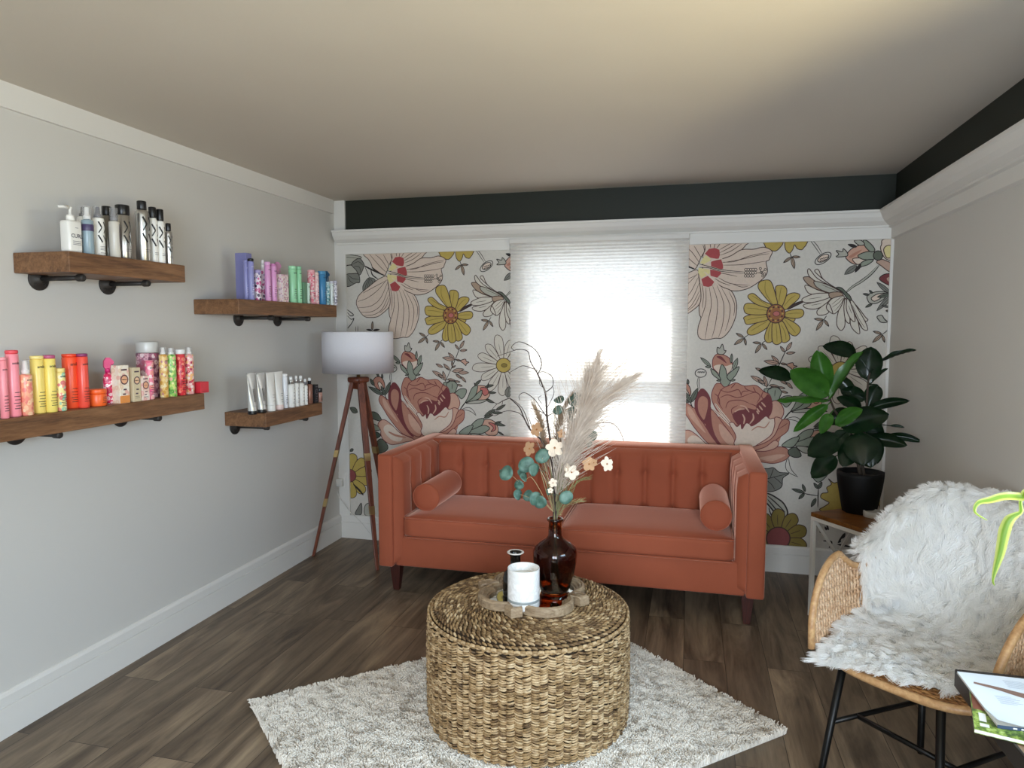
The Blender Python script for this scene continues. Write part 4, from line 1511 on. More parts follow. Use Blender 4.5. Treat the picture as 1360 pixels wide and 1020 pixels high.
mb = MB()
profile = [(0.0, 0.0), (0.0, 0.026), (-0.004, 0.032), (-0.011, 0.035), (-0.014, 0.029), (-0.022, 0.029), (-0.025, 0.021), (-0.034, 0.020), (-0.037, 0.013), (-0.044, 0.014), (-0.044, 0.003)]
loops = [[TC + Vector((p.x, p.y, h)) for p in quatrefoil(g)] for g, h in profile]
n_ = len(loops[0])
mb.add([p for lp in loops for p in lp], [(j * n_ + i, j * n_ + (i + 1) % n_, (j + 1) * n_ + (i + 1) % n_, (j + 1) * n_ + i) for j in range(len(loops) - 1) for i in range(n_)] + [tuple(range(n_))])
mb.build('tray_frame', wood('weathered_tray_wood', '#6a543d', '#998063', '#bba78a', 'x', 1.6, 0.6), tray)
mb = MB()
lp = [(p.x + TC.x, p.y + TC.y) for p in quatrefoil(-0.040)]
mb.prism(lp, TZ + 0.002, TZ + 0.006)
mb.build('mirror', plain('#e8ecec', 0.03, 1.0), tray)
MZ = TZ + 0.006

# candle in a white glass jar
CC = Vector((-0.590, 2.505, MZ))
cand = thing('candle_jar', 'white marbled candle jar on the mirror tray in front of the vase', 'candle', CC)
_t = NT('white_marbled_glass')
_v = _t.coords()
_n = _t.noise(_v, 14, 5, 0.65, 1.5)
_t.l(_t.ramp(_n, [(0.40, '#f4f3f1'), (0.52, '#e2e0dc'), (0.56, '#f3f2f0')]), _t.b.inputs['Base Color'])
_t.set(Roughness=0.22)
mb = MB()
mb.lathe([(0, 0.0), (0.055, 0.0), (0.0595, 0.004), (0.0605, 0.010), (0.0605, 0.150), (0.0595, 0.1525), (0.0575, 0.1515), (0.0570, 0.148), (0.0565, 0.118), (0, 0.118)], 48, M=Matrix.Translation(CC))
mb.build('jar', _t.m, cand)
mb = MB()
mb.lathe([(0.0606, 0.029), (0.0613, 0.030), (0.0613, 0.038), (0.0606, 0.039)], 48, M=Matrix.Translation(CC))
mb.build('grey_band', plain('#8d9392', 0.35), cand)
mb = MB()
mb.lathe([(0, 0.116), (0.0562, 0.116), (0.0562, 0.1215), (0.03, 0.1205), (0, 0.1200)], 36, M=Matrix.Translation(CC))
mb.build('wax', plain('#e9e4da', 0.5), cand)
mb = MB()
mb.tube([CC + Vector((0.004, 0, 0.119)), CC + Vector((0.005, 0.001, 0.130))], 0.0012, 6)
mb.build('wick', plain('#3a332c', 0.9), cand)

# black glass bottle behind the candle
BC = Vector((-0.648, 2.612, MZ))
bb = thing('black_bottle', 'slim black glass bottle with a flared pale rim behind the candle', 'bottle', BC)
mb = MB()
mb.lathe([(0, 0), (0.046, 0), (0.050, 0.006), (0.050, 0.070), (0.044, 0.092), (0.028, 0.108), (0.0205, 0.118), (0.0200, 0.156), (0.026, 0.166), (0.0325, 0.170), (0.0325, 0.1735), (0.024, 0.1725), (0.0175, 0.163), (0.0165, 0.12), (0, 0.10)],
         36, M=Matrix.Translation(BC))
mb.build('bottle_body', plain('#0b0908', 0.12, 0.0, 0.6), bb)
mb = MB()
mb.lathe([(0.0325, 0.170), (0.0340, 0.1718), (0.0328, 0.1742), (0.0290, 0.1748), (0.0240, 0.1730)], 36, M=Matrix.Translation(BC))
mb.build('rim', plain('#cfc8bf', 0.25), bb)

# amber glass vase
VC = Vector((-0.505, 2.690, MZ))
vase = thing('amber_vase', 'tall amber brown glass bottle vase full of dried stems on the tray', 'vase', VC)
_t = NT('amber_glass')
_t.b.inputs['Base Color'].default_value = (0.30, 0.085, 0.02, 1)
_t.b.inputs['Transmission Weight'].default_value = 1.0
_t.b.inputs['IOR'].default_value = 1.45
_t.set(Roughness=0.02)
mb = MB()
out = [(0, 0.0), (0.050, 0.0), (0.058, 0.006), (0.064, 0.03), (0.076, 0.075), (0.086, 0.120), (0.089, 0.150), (0.088, 0.168), (0.080, 0.182), (0.060, 0.199), (0.036, 0.215), (0.0275, 0.228), (0.0258, 0.283), (0.0320, 0.288), (0.0330, 0.294), (0.0300, 0.297)]
inn = [(r_ - 0.004, z_) for r_, z_ in reversed(out[3:-3])]
mb.lathe(out + [(0.0245, 0.2965)] + inn[0:] + [(0.050, 0.010), (0, 0.009)], 56, M=Matrix.Translation(VC))
mb.build('vase_body', _t.m, vase)
VM = VC + Vector((0, 0, 0.294))         # the mouth
# ------------------------------------------------------------------ four wall shelves on iron pipe brackets
M_SHELF = wood('walnut_shelf_board', '#4d301d', '#7c5535', '#9c7350', 'y', 1.0, 0.5)
M_IRON = plain('#3a3633', 0.55, 0.4)
SHELVES = {   # y start, y end, z of the top, front x, bracket y positions
    1: (2.090, 2.695, 1.792, -2.185, (2.19, 2.52)),
    2: (3.060, 4.060, 1.660, -2.178, (3.42, 3.80)),
    3: (1.250, 2.800, 1.212, -2.190, (1.55, 2.06, 2.56)),
    4: (3.275, 3.868, 1.061, -2.185, (3.36, 3.76)),
}
SHELF_LABEL = {
    1: 'highest dark wood shelf holding silver cans and white black-capped bottles',
    2: 'dark wood shelf above the lamp side holding lavender, pink, mint and blue bottles',
    3: 'long dark wood shelf holding pink, yellow, orange and red bottles',
    4: 'short lowest dark wood shelf holding small white bottles and tubes beside the lamp',
}
for k, (y0, y1, zt, xf, bys) in SHELVES.items():
    sh = thing('wall_shelf', SHELF_LABEL[k], 'shelf', (XL, (y0 + y1) / 2, zt - 0.075), 'wooden pipe shelves on the left wall')
    mb = MB()
    mb.box((XL + 0.001, y0, zt - 0.075), (xf, y1, zt))
    mb.build('board', M_SHELF, sh, bevel=0.003)
    zp = zt - 0.075 - 0.0142
    for by in bys:
        mb = MB()
        mb.tube([(XL + 0.004, by, zp), (xf - 0.052, by, zp)], 0.0095, 14)
        br = mb.build('pipe_bracket', M_IRON, sh)
        mb = MB()
        Mf = Matrix.Translation((XL, by, zp - 0.001)) @ Matrix.Rotation(pi / 2, 4, 'Y')
        mb.lathe([(0, 0.0005), (0.044, 0.0005), (0.044, 0.006), (0.041, 0.008), (0.022, 0.009), (0.020, 0.020), (0, 0.020)], 28, M=Mf)
        for a in range(4):
            ca = a * pi / 2 + pi / 4
            mb.lathe([(0.0, 0.009), (0.005, 0.0095), (0.004, 0.012), (0, 0.0125)], 8, M=Mf @ Matrix.Translation((0.031 * cos(ca), 0.031 * sin(ca), 0)))
        mb.build('flange', M_IRON, br)
        mb = MB()
        Mc = Matrix.Translation((xf - 0.068, by, zp)) @ Matrix.Rotation(pi / 2, 4, 'Y')
        mb.lathe([(0, 0), (0.0130, 0), (0.0138, 0.003), (0.0138, 0.024), (0.0120, 0.028), (0, 0.029)], 14, M=Mc)
        mb.build('end_cap', M_IRON, br)

# ------------------------------------------------------------------ products on the shelves
_txt = {}


def text_geo(s, size):
    if s not in _txt:
        cu = bpy.data.curves.new('lettering', 'FONT')
        cu.body = s
        cu.size = 1.0
        cu.resolution_u = 2
        cu.offset = 0.018
        cu.align_x = 'CENTER'
        ob = bpy.data.objects.new('lettering', cu)
        COL.objects.link(ob)
        bpy.context.view_layer.update()
        me = bpy.data.meshes.new_from_object(ob.evaluated_get(bpy.context.evaluated_depsgraph_get()))
        _txt[s] = ([tuple(v.co) for v in me.vertices], [list(p.vertices) for p in me.polygons])
        bpy.data.objects.remove(ob)
        bpy.data.curves.remove(cu)
        bpy.data.meshes.remove(me)
    V, F = _txt[s]
    return [(v[0] * size, v[1] * size) for v in V], F


class Wrap:
    """puts flat marks on the front (+x) of a round or boxy pack"""
    def __init__(self, mb, r, flat=False, a0=0.0):
        self.mb, self.r, self.flat, self.a0 = mb, r, flat, a0

    def p(self, u, z):
        if self.flat:
            return (self.r + 0.0005, u, z)
        a = self.a0 + u / self.r
        return ((self.r + 0.0005) * cos(a), (self.r + 0.0005) * sin(a), z)

    def text(self, s, z, size, mi, u=0.0, vertical=False):
        V, F = text_geo(s, size)
        self.mb.add([self.p(u + x, z + y) for x, y in V], F, mi)

    def bar(self, u0, u1, z0, z1, mi):
        n = 6
        P = [self.p(u0 + (u1 - u0) * k / n, z) for z in (z0, z1) for k in range(n + 1)]
        self.mb.add(P, [(k, k + 1, n + 2 + k, n + 1 + k) for k in range(n)], mi)

    def stroke(self, pts, w, mi):
        for (a, b) in zip(pts[:-1], pts[1:]):
            d = Vector((b[0] - a[0], b[1] - a[1]))
            nrm = Vector((-d.y, d.x)).normalized() * (w / 2)
            n = 3
            P = []
            for k in range(n + 1):
                t = k / n
                P += [self.p(a[0] + d.x * t + nrm.x, a[1] + d.y * t + nrm.y), self.p(a[0] + d.x * t - nrm.x, a[1] + d.y * t - nrm.y)]
            self.mb.add(P, [(2 * k, 2 * k + 1, 2 * k + 3, 2 * k + 2) for k in range(n)], mi)

    def ringmark(self, z, rad, w, mi, fill=None, u=0.0):
        n = 18
        if fill is not None:
            P = [self.p(u + rad * cos(2 * pi * k / n), z + rad * sin(2 * pi * k / n)) for k in range(n)]
            self.mb.add(P, [tuple(range(n))], fill)
        P = [self.p(u + q * cos(2 * pi * k / n), z + q * sin(2 * pi * k / n)) for q in (rad, rad - w) for k in range(n)]
        P = [(x + 0.0002 if self.flat else x * 1.004, y if self.flat else y * 1.004, zz) for x, y, zz in P]
        self.mb.add(P, [(k, (k + 1) % n, n + (k + 1) % n, n + k) for k in range(n)], mi)


def zigzag(wr, z, s, mi):
    """stacked slanting strokes of the can logo"""
    w = 0.0060 * s / 0.05
    for u in (-0.012, 0.010):
        wr.stroke([(u * s / .05 - 0.006 * s / .05, z + s), (u * s / .05 + 0.007 * s / .05, z + s * 0.5)], w, mi)
        wr.stroke([(u * s / .05 + 0.007 * s / .05, z + s * 0.5), (u * s / .05 - 0.006 * s / .05, z + s * 0.05)], w * 0.7, mi)
        wr.stroke([(u * s / .05 - 0.008 * s / .05, z - s * 0.15), (u * s / .05 + 0.008 * s / .05, z - s * 0.75)], w, mi)


def floral(name, base, cols, scale=85):
    key = 'fl_' + name
    if key in _mats:
        return _mats[key]
    t = NT(name)
    v = t.coords()
    vo = t.n('ShaderNodeTexVoronoi')
    vo.inputs['Scale'].default_value = scale
    t.l(v, vo.inputs['Vector'])
    sp_ = t.n('ShaderNodeSeparateColor')
    t.l(vo.outputs['Color'], sp_.inputs[0])
    n = len(cols)
    c = t.ramp(sp_.outputs[0], [(k / n, x) for k, x in enumerate(cols)], 'CONSTANT')
    m = t.n('ShaderNodeMath', operation='LESS_THAN')
    m.inputs[1].default_value = 0.58
    t.l(vo.outputs['Distance'], m.inputs[0])
    m2 = t.n('ShaderNodeMath', operation='LESS_THAN')
    m2.inputs[1].default_value = 0.16
    t.l(vo.outputs['Distance'], m2.inputs[0])
    col = t.mix(m.outputs[0], base, c)
    col = t.mix(m2.outputs[0], col, base)
    t.l(col, t.b.inputs['Base Color'])
    t.set(Roughness=0.3)
    _mats[key] = t.m
    return t.m


M_INK = plain('#1d1b1e', 0.5)
M_INKG = plain('#6f6d74', 0.5)
M_SILVER = plain('#c9c7c2', 0.28, 0.95)
M_BLACKCAP = plain('#121112', 0.35)
M_WHITEP = plain('#eceae4', 0.3)
_t = NT('clear_plastic_cap')
_t.b.inputs['Base Color'].default_value = (0.95, 0.95, 0.95, 1)
_tr = _t.n('ShaderNodeBsdfTransparent')
_tr.inputs['Color'].default_value = (0.93, 0.93, 0.93, 1)
_ms = _t.n('ShaderNodeMixShader')
_ms.inputs[0].default_value = 0.16
_t.set(Roughness=0.1)
_t.l(_tr.outputs[0], _ms.inputs[1])
_t.l(_t.b.outputs[0], _ms.inputs[2])
_t.l(_ms.outputs[0], _t.out.inputs['Surface'])
M_CLEAR = _t.m


def B(r0, h):
    """gently rounded cylinder profile"""
    e = min(0.003, r0 * 0.2)
    return [(0, 0), (r0 - e, 0), (r0 - e * 0.3, e * 0.4), (r0, e), (r0, h - e), (r0 - e * 0.3, h - e * 0.4), (r0 - e, h), (0, h)]


def pack_place(shelf, xl, xr, yt, back, base=None):
    """from the photo: centre, radius and height of a pack standing on a shelf"""
    y0, y1, zt, xf, _ = SHELVES[shelf]
    mid = (xl + xr) / 2
    X = xf - 0.05 - back
    for _i in range(3):
        p = at_x(mid, yt, X)
        d = (p - Vector((0, 0, CAM_H)))
        dep = d.dot(_f)
        th = atan(abs(mid - 680) / FPX)
        r = (xr - xl) / 2 * dep / FPX * cos(th) * {1: 1.03, 2: 1.08, 3: 1.0, 4: 1.12}[shelf]
        X = xf - 0.012 - r - back
    p = at_x(mid, yt, X)
    return Vector((X, p.y, zt)), r, p.z - zt


def pack(name, label, cat, shelf, xl, xr, yt, back, group):
    c, r, h = pack_place(shelf, xl, xr, yt, back)
    t = thing(name, label, cat, c, group, local=True)
    return t, r, h


G1, G2, G3, G4 = 'products on the highest shelf', 'products on the pastel shelf', 'products on the long shelf', 'products on the lowest shelf'


def prod_tube(shelf, g, xl, xr, yt, back, label, col, cap=None, capf=0.05, word='amika:', ink=None, name='shampoo_bottle', cat='bottle', mat=None, gloss=0.3):
    """tall straight bottle with a close-fitting cap"""
    t, r, h = pack(name, label, cat, shelf, xl, xr, yt, back, g)
    hc = h * capf
    mb = MB()
    mb.lathe(B(r, h - hc - 0.0012), 28)
    wr = Wrap(mb, r)
    if word:
        wr.text(word, h * 0.785, r * 0.62, 1, r * 0.12)
    for k, (w, z) in enumerate(((0.5, 0.36), (0.62, 0.30), (0.55, 0.25), (0.7, 0.20), (0.5, 0.16), (0.62, 0.12))):
        wr.bar(-r * w, r * w, h * z, h * z + 0.0022, 1)
    mb.build('bottle_body', [mat or plain(col, gloss), ink or M_INK], t)
    mb = MB()
    mb.lathe(B(r * 0.995, hc), 28, M=Matrix.Translation((0, 0, h - hc - 0.0012)))
    mb.build('cap', plain(cap or col, 0.35), t)
    return t


def prod_spray(shelf, g, xl, xr, yt, back, label, mat, capf=0.16, nozzle='#f2f0ee', over=True, word=None, logo=False, band=None, name='spray_bottle', inkmi=M_INK):
    """mist bottle: shoulder, collar, nozzle and a clear over-cap"""
    t, r, h = pack(name, label, 'bottle', shelf, xl, xr, yt, back, g)
    hb = h * (1 - capf)
    mb = MB()
    mb.lathe([(0, 0), (r - 0.002, 0), (r, 0.003), (r, hb - r * 0.5), (r * 0.94, hb - r * 0.2), (r * 0.72, hb - 0.002), (r * 0.5, hb), (0, hb)], 28)
    wr = Wrap(mb, r)
    if logo:
        zigzag(wr, hb * 0.58, hb * 0.30, 1)
        for z in (0.24, 0.20, 0.16, 0.08):
            wr.bar(-r * 0.6, r * 0.6, hb * z, hb * z + 0.0018, 2)
    if word:
        wr.text(word, hb * 0.84, r * 0.40, 1)
    if band:
        mb.lathe([(r + 0.0004, hb * 0.66), (r + 0.0008, hb * 0.67), (r + 0.0008, hb * 0.84), (r + 0.0004, hb * 0.85)], 28, mi=3)
    mb.build('bottle_body', [mat, inkmi, M_INKG, plain(band, 0.4) if band else M_INK], t)
    hc = h - hb
    mb = MB()
    mb.lathe([(0, hb), (r * 0.62, hb), (r * 0.62, hb + hc * 0.25), (r * 0.42, hb + hc * 0.32), (r * 0.36, hb + hc * 0.85), (r * 0.28, hb + hc * 0.94), (0, hb + hc * 0.95)], 20)
    mb.tube([(0, 0, hb + hc * 0.72), (r * 0.46, 0, hb + hc * 0.72)], r * 0.10, 8)
    mb.build('spray_nozzle', plain(nozzle, 0.35), t)
    if over:
        mb = MB()
        mb.lathe([(r * 0.74, hb), (r * 0.74, h - 0.002), (r * 0.70, h), (0, h)], 24)
        mb.build('clear_cap', M_CLEAR, t)
    return t


def prod_can(shelf, g, xl, xr, yt, back, label, mat, cap=M_BLACKCAP, capf=0.16, capw=0.72, logo=True, mats=None, name='hairspray_can'):
    t, r, h = pack(name, label, 'can', shelf, xl, xr, yt, back, g)
    hb = h * (1 - capf)
    sh = r * (0.75 if capw < 0.9 else 0.06)
    mb = MB()
    mb.lathe([(0, 0), (r * 0.94, 0), (r, 0.003), (r, hb - sh), (r * 0.96, hb - sh * 0.6), (r * 0.84, hb - sh * 0.2), (r * min(capw, 0.78), hb), (0, hb)], 32)
    wr = Wrap(mb, r)
    if logo:
        zigzag(wr, hb * 0.58, hb * 0.28, 1)
        for z in (0.22, 0.18):
            wr.bar(-r * 0.6, r * 0.6, hb * z, hb * z + 0.0018, 2)
    mb.build('can_body', [mat, M_INK, M_INKG], t)
    mb = MB()
    rc = r * capw
    mb.lathe(B(rc, h - hb - 0.0008), 28, M=Matrix.Translation((0, 0, hb + 0.0006)))
    mb.build('cap', cap, t)
    return t


def prod_box(shelf, g, xl, xr, yt, back, label, mats, fw=0.55, circle=True, base=None, name='product_box', dmul=1.0):
    """carton; fw is the share of the visible width taken by the front"""
    c, r, h = pack_place(shelf, xl, xr, yt, back)
    wy = 2 * r * 1.15 * fw * 1.2
    dx = 2 * r * 1.0 * dmul
    t = thing(name, label, 'box', c, g, local=True)
    mb = MB()
    mb.rbox((-dx / 2, -wy / 2, 0), (dx / 2, wy / 2, h), 0.0012, seg=1, smooth=False)
    wr = Wrap(mb, dx / 2, True)
    if circle:
        wr.ringmark(h * 0.62, wy * 0.40, wy * 0.10, 1, 2)
        wr.bar(-wy * 0.22, wy * 0.22, h * 0.61, h * 0.63, 1)
        wr.bar(-wy * 0.3, wy * 0.3, h * 0.86, h * 0.90, 1)
        wr.bar(-wy * 0.12, wy * 0.2, h * 0.34, h * 0.38, 1)
        wr.bar(-wy * 0.2, wy * 0.1, h * 0.22, h * 0.26, 1)
    if base:
        wr.bar(-wy / 2, wy / 2, 0.001, h * 0.2, 3)
    else:
        for z in (0.10, 0.15):
            wr.bar(-wy * 0.3, wy * 0.3, h * z, h * z + 0.0015, 1)
    mb.build('carton', mats, t)
    return t


def prod_squeeze(shelf, g, xl, xr, yt, back, label, mat, cap, capf=0.07, streak=False):
    """tube standing on its cap, crimped flat at the top"""
    t, r, h = pack('squeeze_tube', label, 'tube', shelf, xl, xr, yt, back, g)
    hc = h * capf
    mb = MB()
    seg, rows = 28, 10

    def fn(i, j):
        a = 2 * pi * i / seg
        s = j / rows
        rx = r * 0.94 * (1 - s) + 0.0016 * s
        ry = r * (0.94 * (1 - s) + 1.55 * s)
        return Vector((rx * cos(a), ry * sin(a), hc + (h - hc) * s))
    mb.grid(fn, seg, rows, wrap_u=True)
    mb.box((-0.0018, -r * 1.55, h - 0.009), (0.0018, r * 1.55, h), 0)
    wr = Wrap(mb, r * 0.86)
    if streak:
        for u in (-0.25, 0.12):
            wr.stroke([(r * u, h * 0.30), (r * (u - 0.3), h * 0.62)], r * 0.16, 1)
        wr.bar(-r * 0.4, r * 0.4, h * 0.20, h * 0.215, 2)
    else:
        for z in (0.42, 0.36, 0.26, 0.20):
            wr.bar(-r * 0.45, r * 0.45, h * z, h * z + 0.0016, 2)
    mb.build('tube_body', [mat, M_INK, M_INKG], t)
    mb = MB()
    mb.lathe(B(r * 0.93, hc), 26)
    mb.build('cap', cap, t)
    return t


def prod_jar(shelf, g, xl, xr, yt, back, label, col):
    t, r, h = pack('cream_jar', label, 'jar', shelf, xl, xr, yt, back, g)
    mb = MB()
    mb.lathe(B(r, h * 0.72), 36)
    wr = Wrap(mb, r)
    wr.text('amika:', h * 0.50, r * 0.2, 1, r * 0.1)
    for z in (0.40, 0.30, 0.20):
        wr.bar(-r * 0.2, r * 0.45, h * z, h * z + 0.0016, 1)
    mb.build('jar_body', [plain(col, 0.35), M_INK], t)
    mb = MB()
    mb.lathe(B(r * 1.02, h * 0.27), 36, M=Matrix.Translation((0, 0, h * 0.725)))
    mb.build('lid', plain(col, 0.35), t)
    return t


def prod_trigger(shelf, g, xl, xr, yt, back, label, mat, trig, name='trigger_spray'):
    t, r, h = pack(name, label, 'spray bottle', shelf, xl, xr, yt, back, g)
    hb = h * 0.68
    mb = MB()
    mb.lathe([(0, 0), (r * 0.72, 0), (r * 0.76, 0.003), (r * 0.76, hb * 0.8), (r * 0.62, hb * 0.93), (r * 0.36, hb), (0, hb)], 26)
    mb.build('bottle_body', [mat], t)
    mb = MB()
    mb.lathe([(0, hb), (r * 0.42, hb), (r * 0.42, hb + h * 0.08), (r * 0.3, hb + h * 0.1), (0, hb + h * 0.1)], 18)
    mb.prism([(-r * 0.6, h * 0.80), (-r * 0.55, h * 0.93), (-r * 0.2, h), (r * 0.35, h), (r * 0.95, h * 0.92), (r * 0.95, h * 0.86), (r * 0.5, h * 0.85), (r * 0.3, hb + h * 0.05), (-r * 0.2, hb + h * 0.05)], -r * 0.30, r * 0.30,
             M=Matrix(((0.5, 0, 0.866, 0), (0.866, 0, -0.5, 0), (0, 1, 0, 0), (0, 0, 0, 1))))
    mb.tube([(r * 0.36, r * 0.62, h * 0.86), (r * 0.40, r * 0.70, h * 0.78), (r * 0.32, r * 0.58, h * 0.70)], r * 0.09, 8)
    mb.build('spray_trigger', [plain(trig, 0.35)], t)
    return t


def prod_dropper(shelf, g, xl, xr, yt, back, label, mat, cap, tip='#efefec', name='serum_bottle', capf=0.24, neck=None):
    t, r, h = pack(name, label, 'bottle', shelf, xl, xr, yt, back, g)
    hb = h * (1 - capf)
    mb = MB()
    mb.lathe([(0, 0), (r - 0.001, 0), (r, 0.002), (r, hb - r * 0.4), (r * 0.75, hb - r * 0.08), (r * 0.45, hb), (0, hb)], 24)
    wr = Wrap(mb, r)
    for z in (0.80, 0.64, 0.50, 0.36):
        wr.bar(-r * 0.2, r * 0.2, hb * z - 0.004, hb * z, 1)
    for z in (0.22, 0.17):
        wr.bar(-r * 0.6, r * 0.6, hb * z, hb * z + 0.0016, 1)
    mb.build('bottle_body', [mat, M_INKG], t)
    mb = MB()
    hc = h - hb
    mb.lathe([(0, hb), (r * 0.55, hb), (r * 0.55, hb + hc * 0.45), (r * 0.48, hb + hc * 0.5), (0, hb + hc * 0.5)], 18)
    mb.build('collar', neck or cap, t)
    mb = MB()
    mb.lathe([(0, hb + hc * 0.5), (r * 0.46, hb + hc * 0.5), (r * 0.50, hb + hc * 0.7), (r * 0.42, h - 0.001), (0, h)], 16)
    mb.build('cap', plain(tip, 0.3) if isinstance(tip, str) else tip, t)
    return t


# --- highest shelf: silver cans and white bottles
t, r, h = pack('pump_bottle', 'square white pump bottle with thin dark lettering on the highest shelf', 'bottle', 1, 81, 106, 293, 0.0, G1)
mb = MB()
mb.rbox((-r * 0.75, -r, 0), (r * 0.75, r, h), 0.010, seg=3)
wr = Wrap(mb, r * 0.75, True)
wr.text('CURL', h * 0.46, r * 0.66, 1, r * 0.1)
wr.bar(-r * 0.1, r * 0.35, h * 0.76, h * 0.775, 2)
for z in (0.34, 0.28, 0.24):
    wr.bar(-r * 0.5, r * 0.7, h * z, h * z + 0.002, 2)
mb.build('bottle_body', [M_WHITEP, plain('#3c3a4d', 0.4), M_INKG], t)
mb = MB()
mb.lathe([(0, h), (r * 0.46, h), (r * 0.46, h + 0.014), (r * 0.40, h + 0.02), (r * 0.16, h + 0.022), (r * 0.16, h + 0.040), (r * 0.26, h + 0.042), (r * 0.26, h + 0.049), (0, h + 0.050)], 20)
mb.tube([(0, -0.006, h + 0.046), (0, -0.030, h + 0.047), (0, -0.050, h + 0.043)], [0.007, 0.006, 0.004], 8)
mb.build('pump_head', M_WHITEP, t)
prod_spray(1, G1, 101, 119, 274, 0.085, 'white bottle with a dark nozzle under a clear cap, behind the purple-banded spray', M_WHITEP, 0.20, '#3a3638', True)
prod_spray(1, G1, 106.5, 123, 274, 0.0, 'blue-grey two-tone spray bottle with a dark purple band beside the pump bottle', plain('#8fa3ad', 0.25), 0.27, '#f1efec', True, band='#453a5e')
prod_spray(1, G1, 121, 137.5, 274, 0.02, 'white bottle with a grey nozzle and slanted black strokes beside the purple-banded spray', M_WHITEP, 0.22, '#55525a', True, logo=True)
prod_can(1, G1, 134, 148, 274, 0.06, 'silver can with wide black cap half hidden behind the clear-capped brush bottle', plain('#8d8b83', 0.3, 0.9), capf=0.18, capw=0.97, logo=False)
t = prod_spray(1, G1, 143, 158, 276, 0.0, 'clear-fronted white bottle with a grey see-through cap and dark oval between silver cans', plain('#cfcac0', 0.25), 0.26, '#77767a', True)
_, r, h = pack_place(1, 143, 158, 276, 0.0)
mb = MB()
n = 20
wr = Wrap(mb, r)
P = [wr.p(r * 0.45 + 0.30 * r * cos(2 * pi * k / n), h * 0.42 + h * 0.27 * sin(2 * pi * k / n)) for k in range(n)]
mb.add(P, [tuple(range(n))])
mb.build('dark_label', plain('#4a343c', 0.4), t)
prod_can(1, G1, 152, 172, 272.5, 0.01, 'broad silver can with a wide black cap and slanted black strokes', M_SILVER, capf=0.19, capw=0.97)
prod_can(1, G1, 178, 197.5, 267, 0.0, 'tallest silver can with rounded shoulders and a narrow black cap', M_SILVER, capf=0.15, capw=0.66)
prod_can(1, G1, 196, 208, 275, 0.015, 'white black-capped bottle with slanted strokes next to the tallest silver can', M_WHITEP, capf=0.20, capw=0.86)
prod_can(1, G1, 206.5, 217.5, 278, 0.005, 'white black-capped bottle with slanted strokes next to the smallest silver can', M_WHITEP, capf=0.22, capw=0.86)
prod_can(1, G1, 218, 228, 296.5, 0.0, 'smallest slim silver can with a black cap at the shelf end', M_SILVER, capf=0.20, capw=0.72)

# --- pastel shelf
LAV, PINK, MINT, BLUE = '#8f8fc4', '#e0a0cf', '#9ddcae', '#3f86b5'
t = prod_box(2, G2, 316, 330, 336.5, 0.06, 'tall lavender carton with an orange oval at the near end of the pastel shelf', [plain('#7f7fb0', 0.5), plain('#d8d8ee', 0.5), plain('#d99a4a', 0.5), plain('#6a6aa0')], 0.62, False, dmul=1.2)
_, r, h = pack_place(2, 316, 330, 336.5, 0.06)
mb = MB()
wr = Wrap(mb, r * 1.2, True)
wr.ringmark(h * 0.5, r * 0.5, r * 0.1, 0, 0)
mb.build('orange_oval', plain('#dc9a45', 0.5), t)
prod_tube(2, G2, 323, 329.6, 345, 0.030, 'slim lavender bottle with white lettering in front of the lavender carton', LAV, LAV, 0.06, 'amika:', plain('#e8e8f4', 0.5))
prod_tube(2, G2, 328.8, 336.6, 343, 0.0, 'lavender bottle with a black cap', LAV, '#15141a', 0.07, 'amika:', plain('#e8e8f4', 0.5))
F_CIRC = floral('ornate_circles', '#ecdfe9', ['#4a3458', '#d86aa0', '#8a82b8', '#f3e6f0', '#c04a86'], 70)
prod_tube(2, G2, 337, 346.5, 358, 0.005, 'short ornate pink and purple patterned bottle beside the lavender ones', '#c04a86', '#a89aca', 0.10, None, mat=F_CIRC)
prod_dropper(2, G2, 344.5, 353, 345, 0.040, 'ornate patterned bottle with a round white pump top', F_CIRC, M_WHITEP, '#f3f1ee', 'pump_bottle', 0.24)
prod_tube(2, G2, 351, 358.8, 347.5, 0.0, 'tall pink bottle, the one closer to the lavender bottles', PINK, '#e7aed8', 0.09)
prod_tube(2, G2, 358.6, 366.8, 350, 0.0, 'tall pink bottle with a mauve cap beside the pale flowered box', PINK, '#c97fb4', 0.06)
prod_trigger(2, G2, 362, 373, 348, 0.07, 'pink trigger spray standing behind the pale flowered box', plain('#d79cc2', 0.35), '#d08fb8')
prod_box(2, G2, 367.5, 379.5, 364.8, 0.0, 'pale pink flowered carton on the pastel shelf', [floral('pale_pink_flowers', '#eddcdc', ['#d9a3b6', '#f4e7e0', '#c9aab8', '#f0d5cf'], 90), M_INK, plain('#efdede')], 0.85, False)
prod_tube(2, G2, 383, 393, 353, 0.0, 'mint green bottle beside the gap in the row', MINT, '#a8e4b8', 0.09)
prod_tube(2, G2, 392.6, 400, 353.5, 0.0, 'mint green bottle next to the small dark green one', MINT, '#93d3a8', 0.09)
prod_box(2, G2, 399.8, 406, 375, 0.004, 'small dull green carton beside the mint bottles', [plain('#6f9a7c', 0.5), plain('#9cc0a6'), plain('#9cc0a6'), plain('#6f9a7c')], 0.9, False)
prod_tube(2, G2, 405.8, 411.5, 375.6, 0.0, 'small pale mint bottle in front of the pink flowered tube', '#cfe8d6', '#dff0e4', 0.08)
F_PK = floral('pink_blossoms', '#f0a9b4', ['#e66f86', '#f7ced0', '#ef8c9c', '#f6e3df'], 80)
prod_tube(2, G2, 408.5, 417.8, 358.3, 0.015, 'coral pink flowered bottle beside the blue ones', '#f0a0ac', '#f2b0b6', 0.08, 'amika:', None, mat=F_PK)
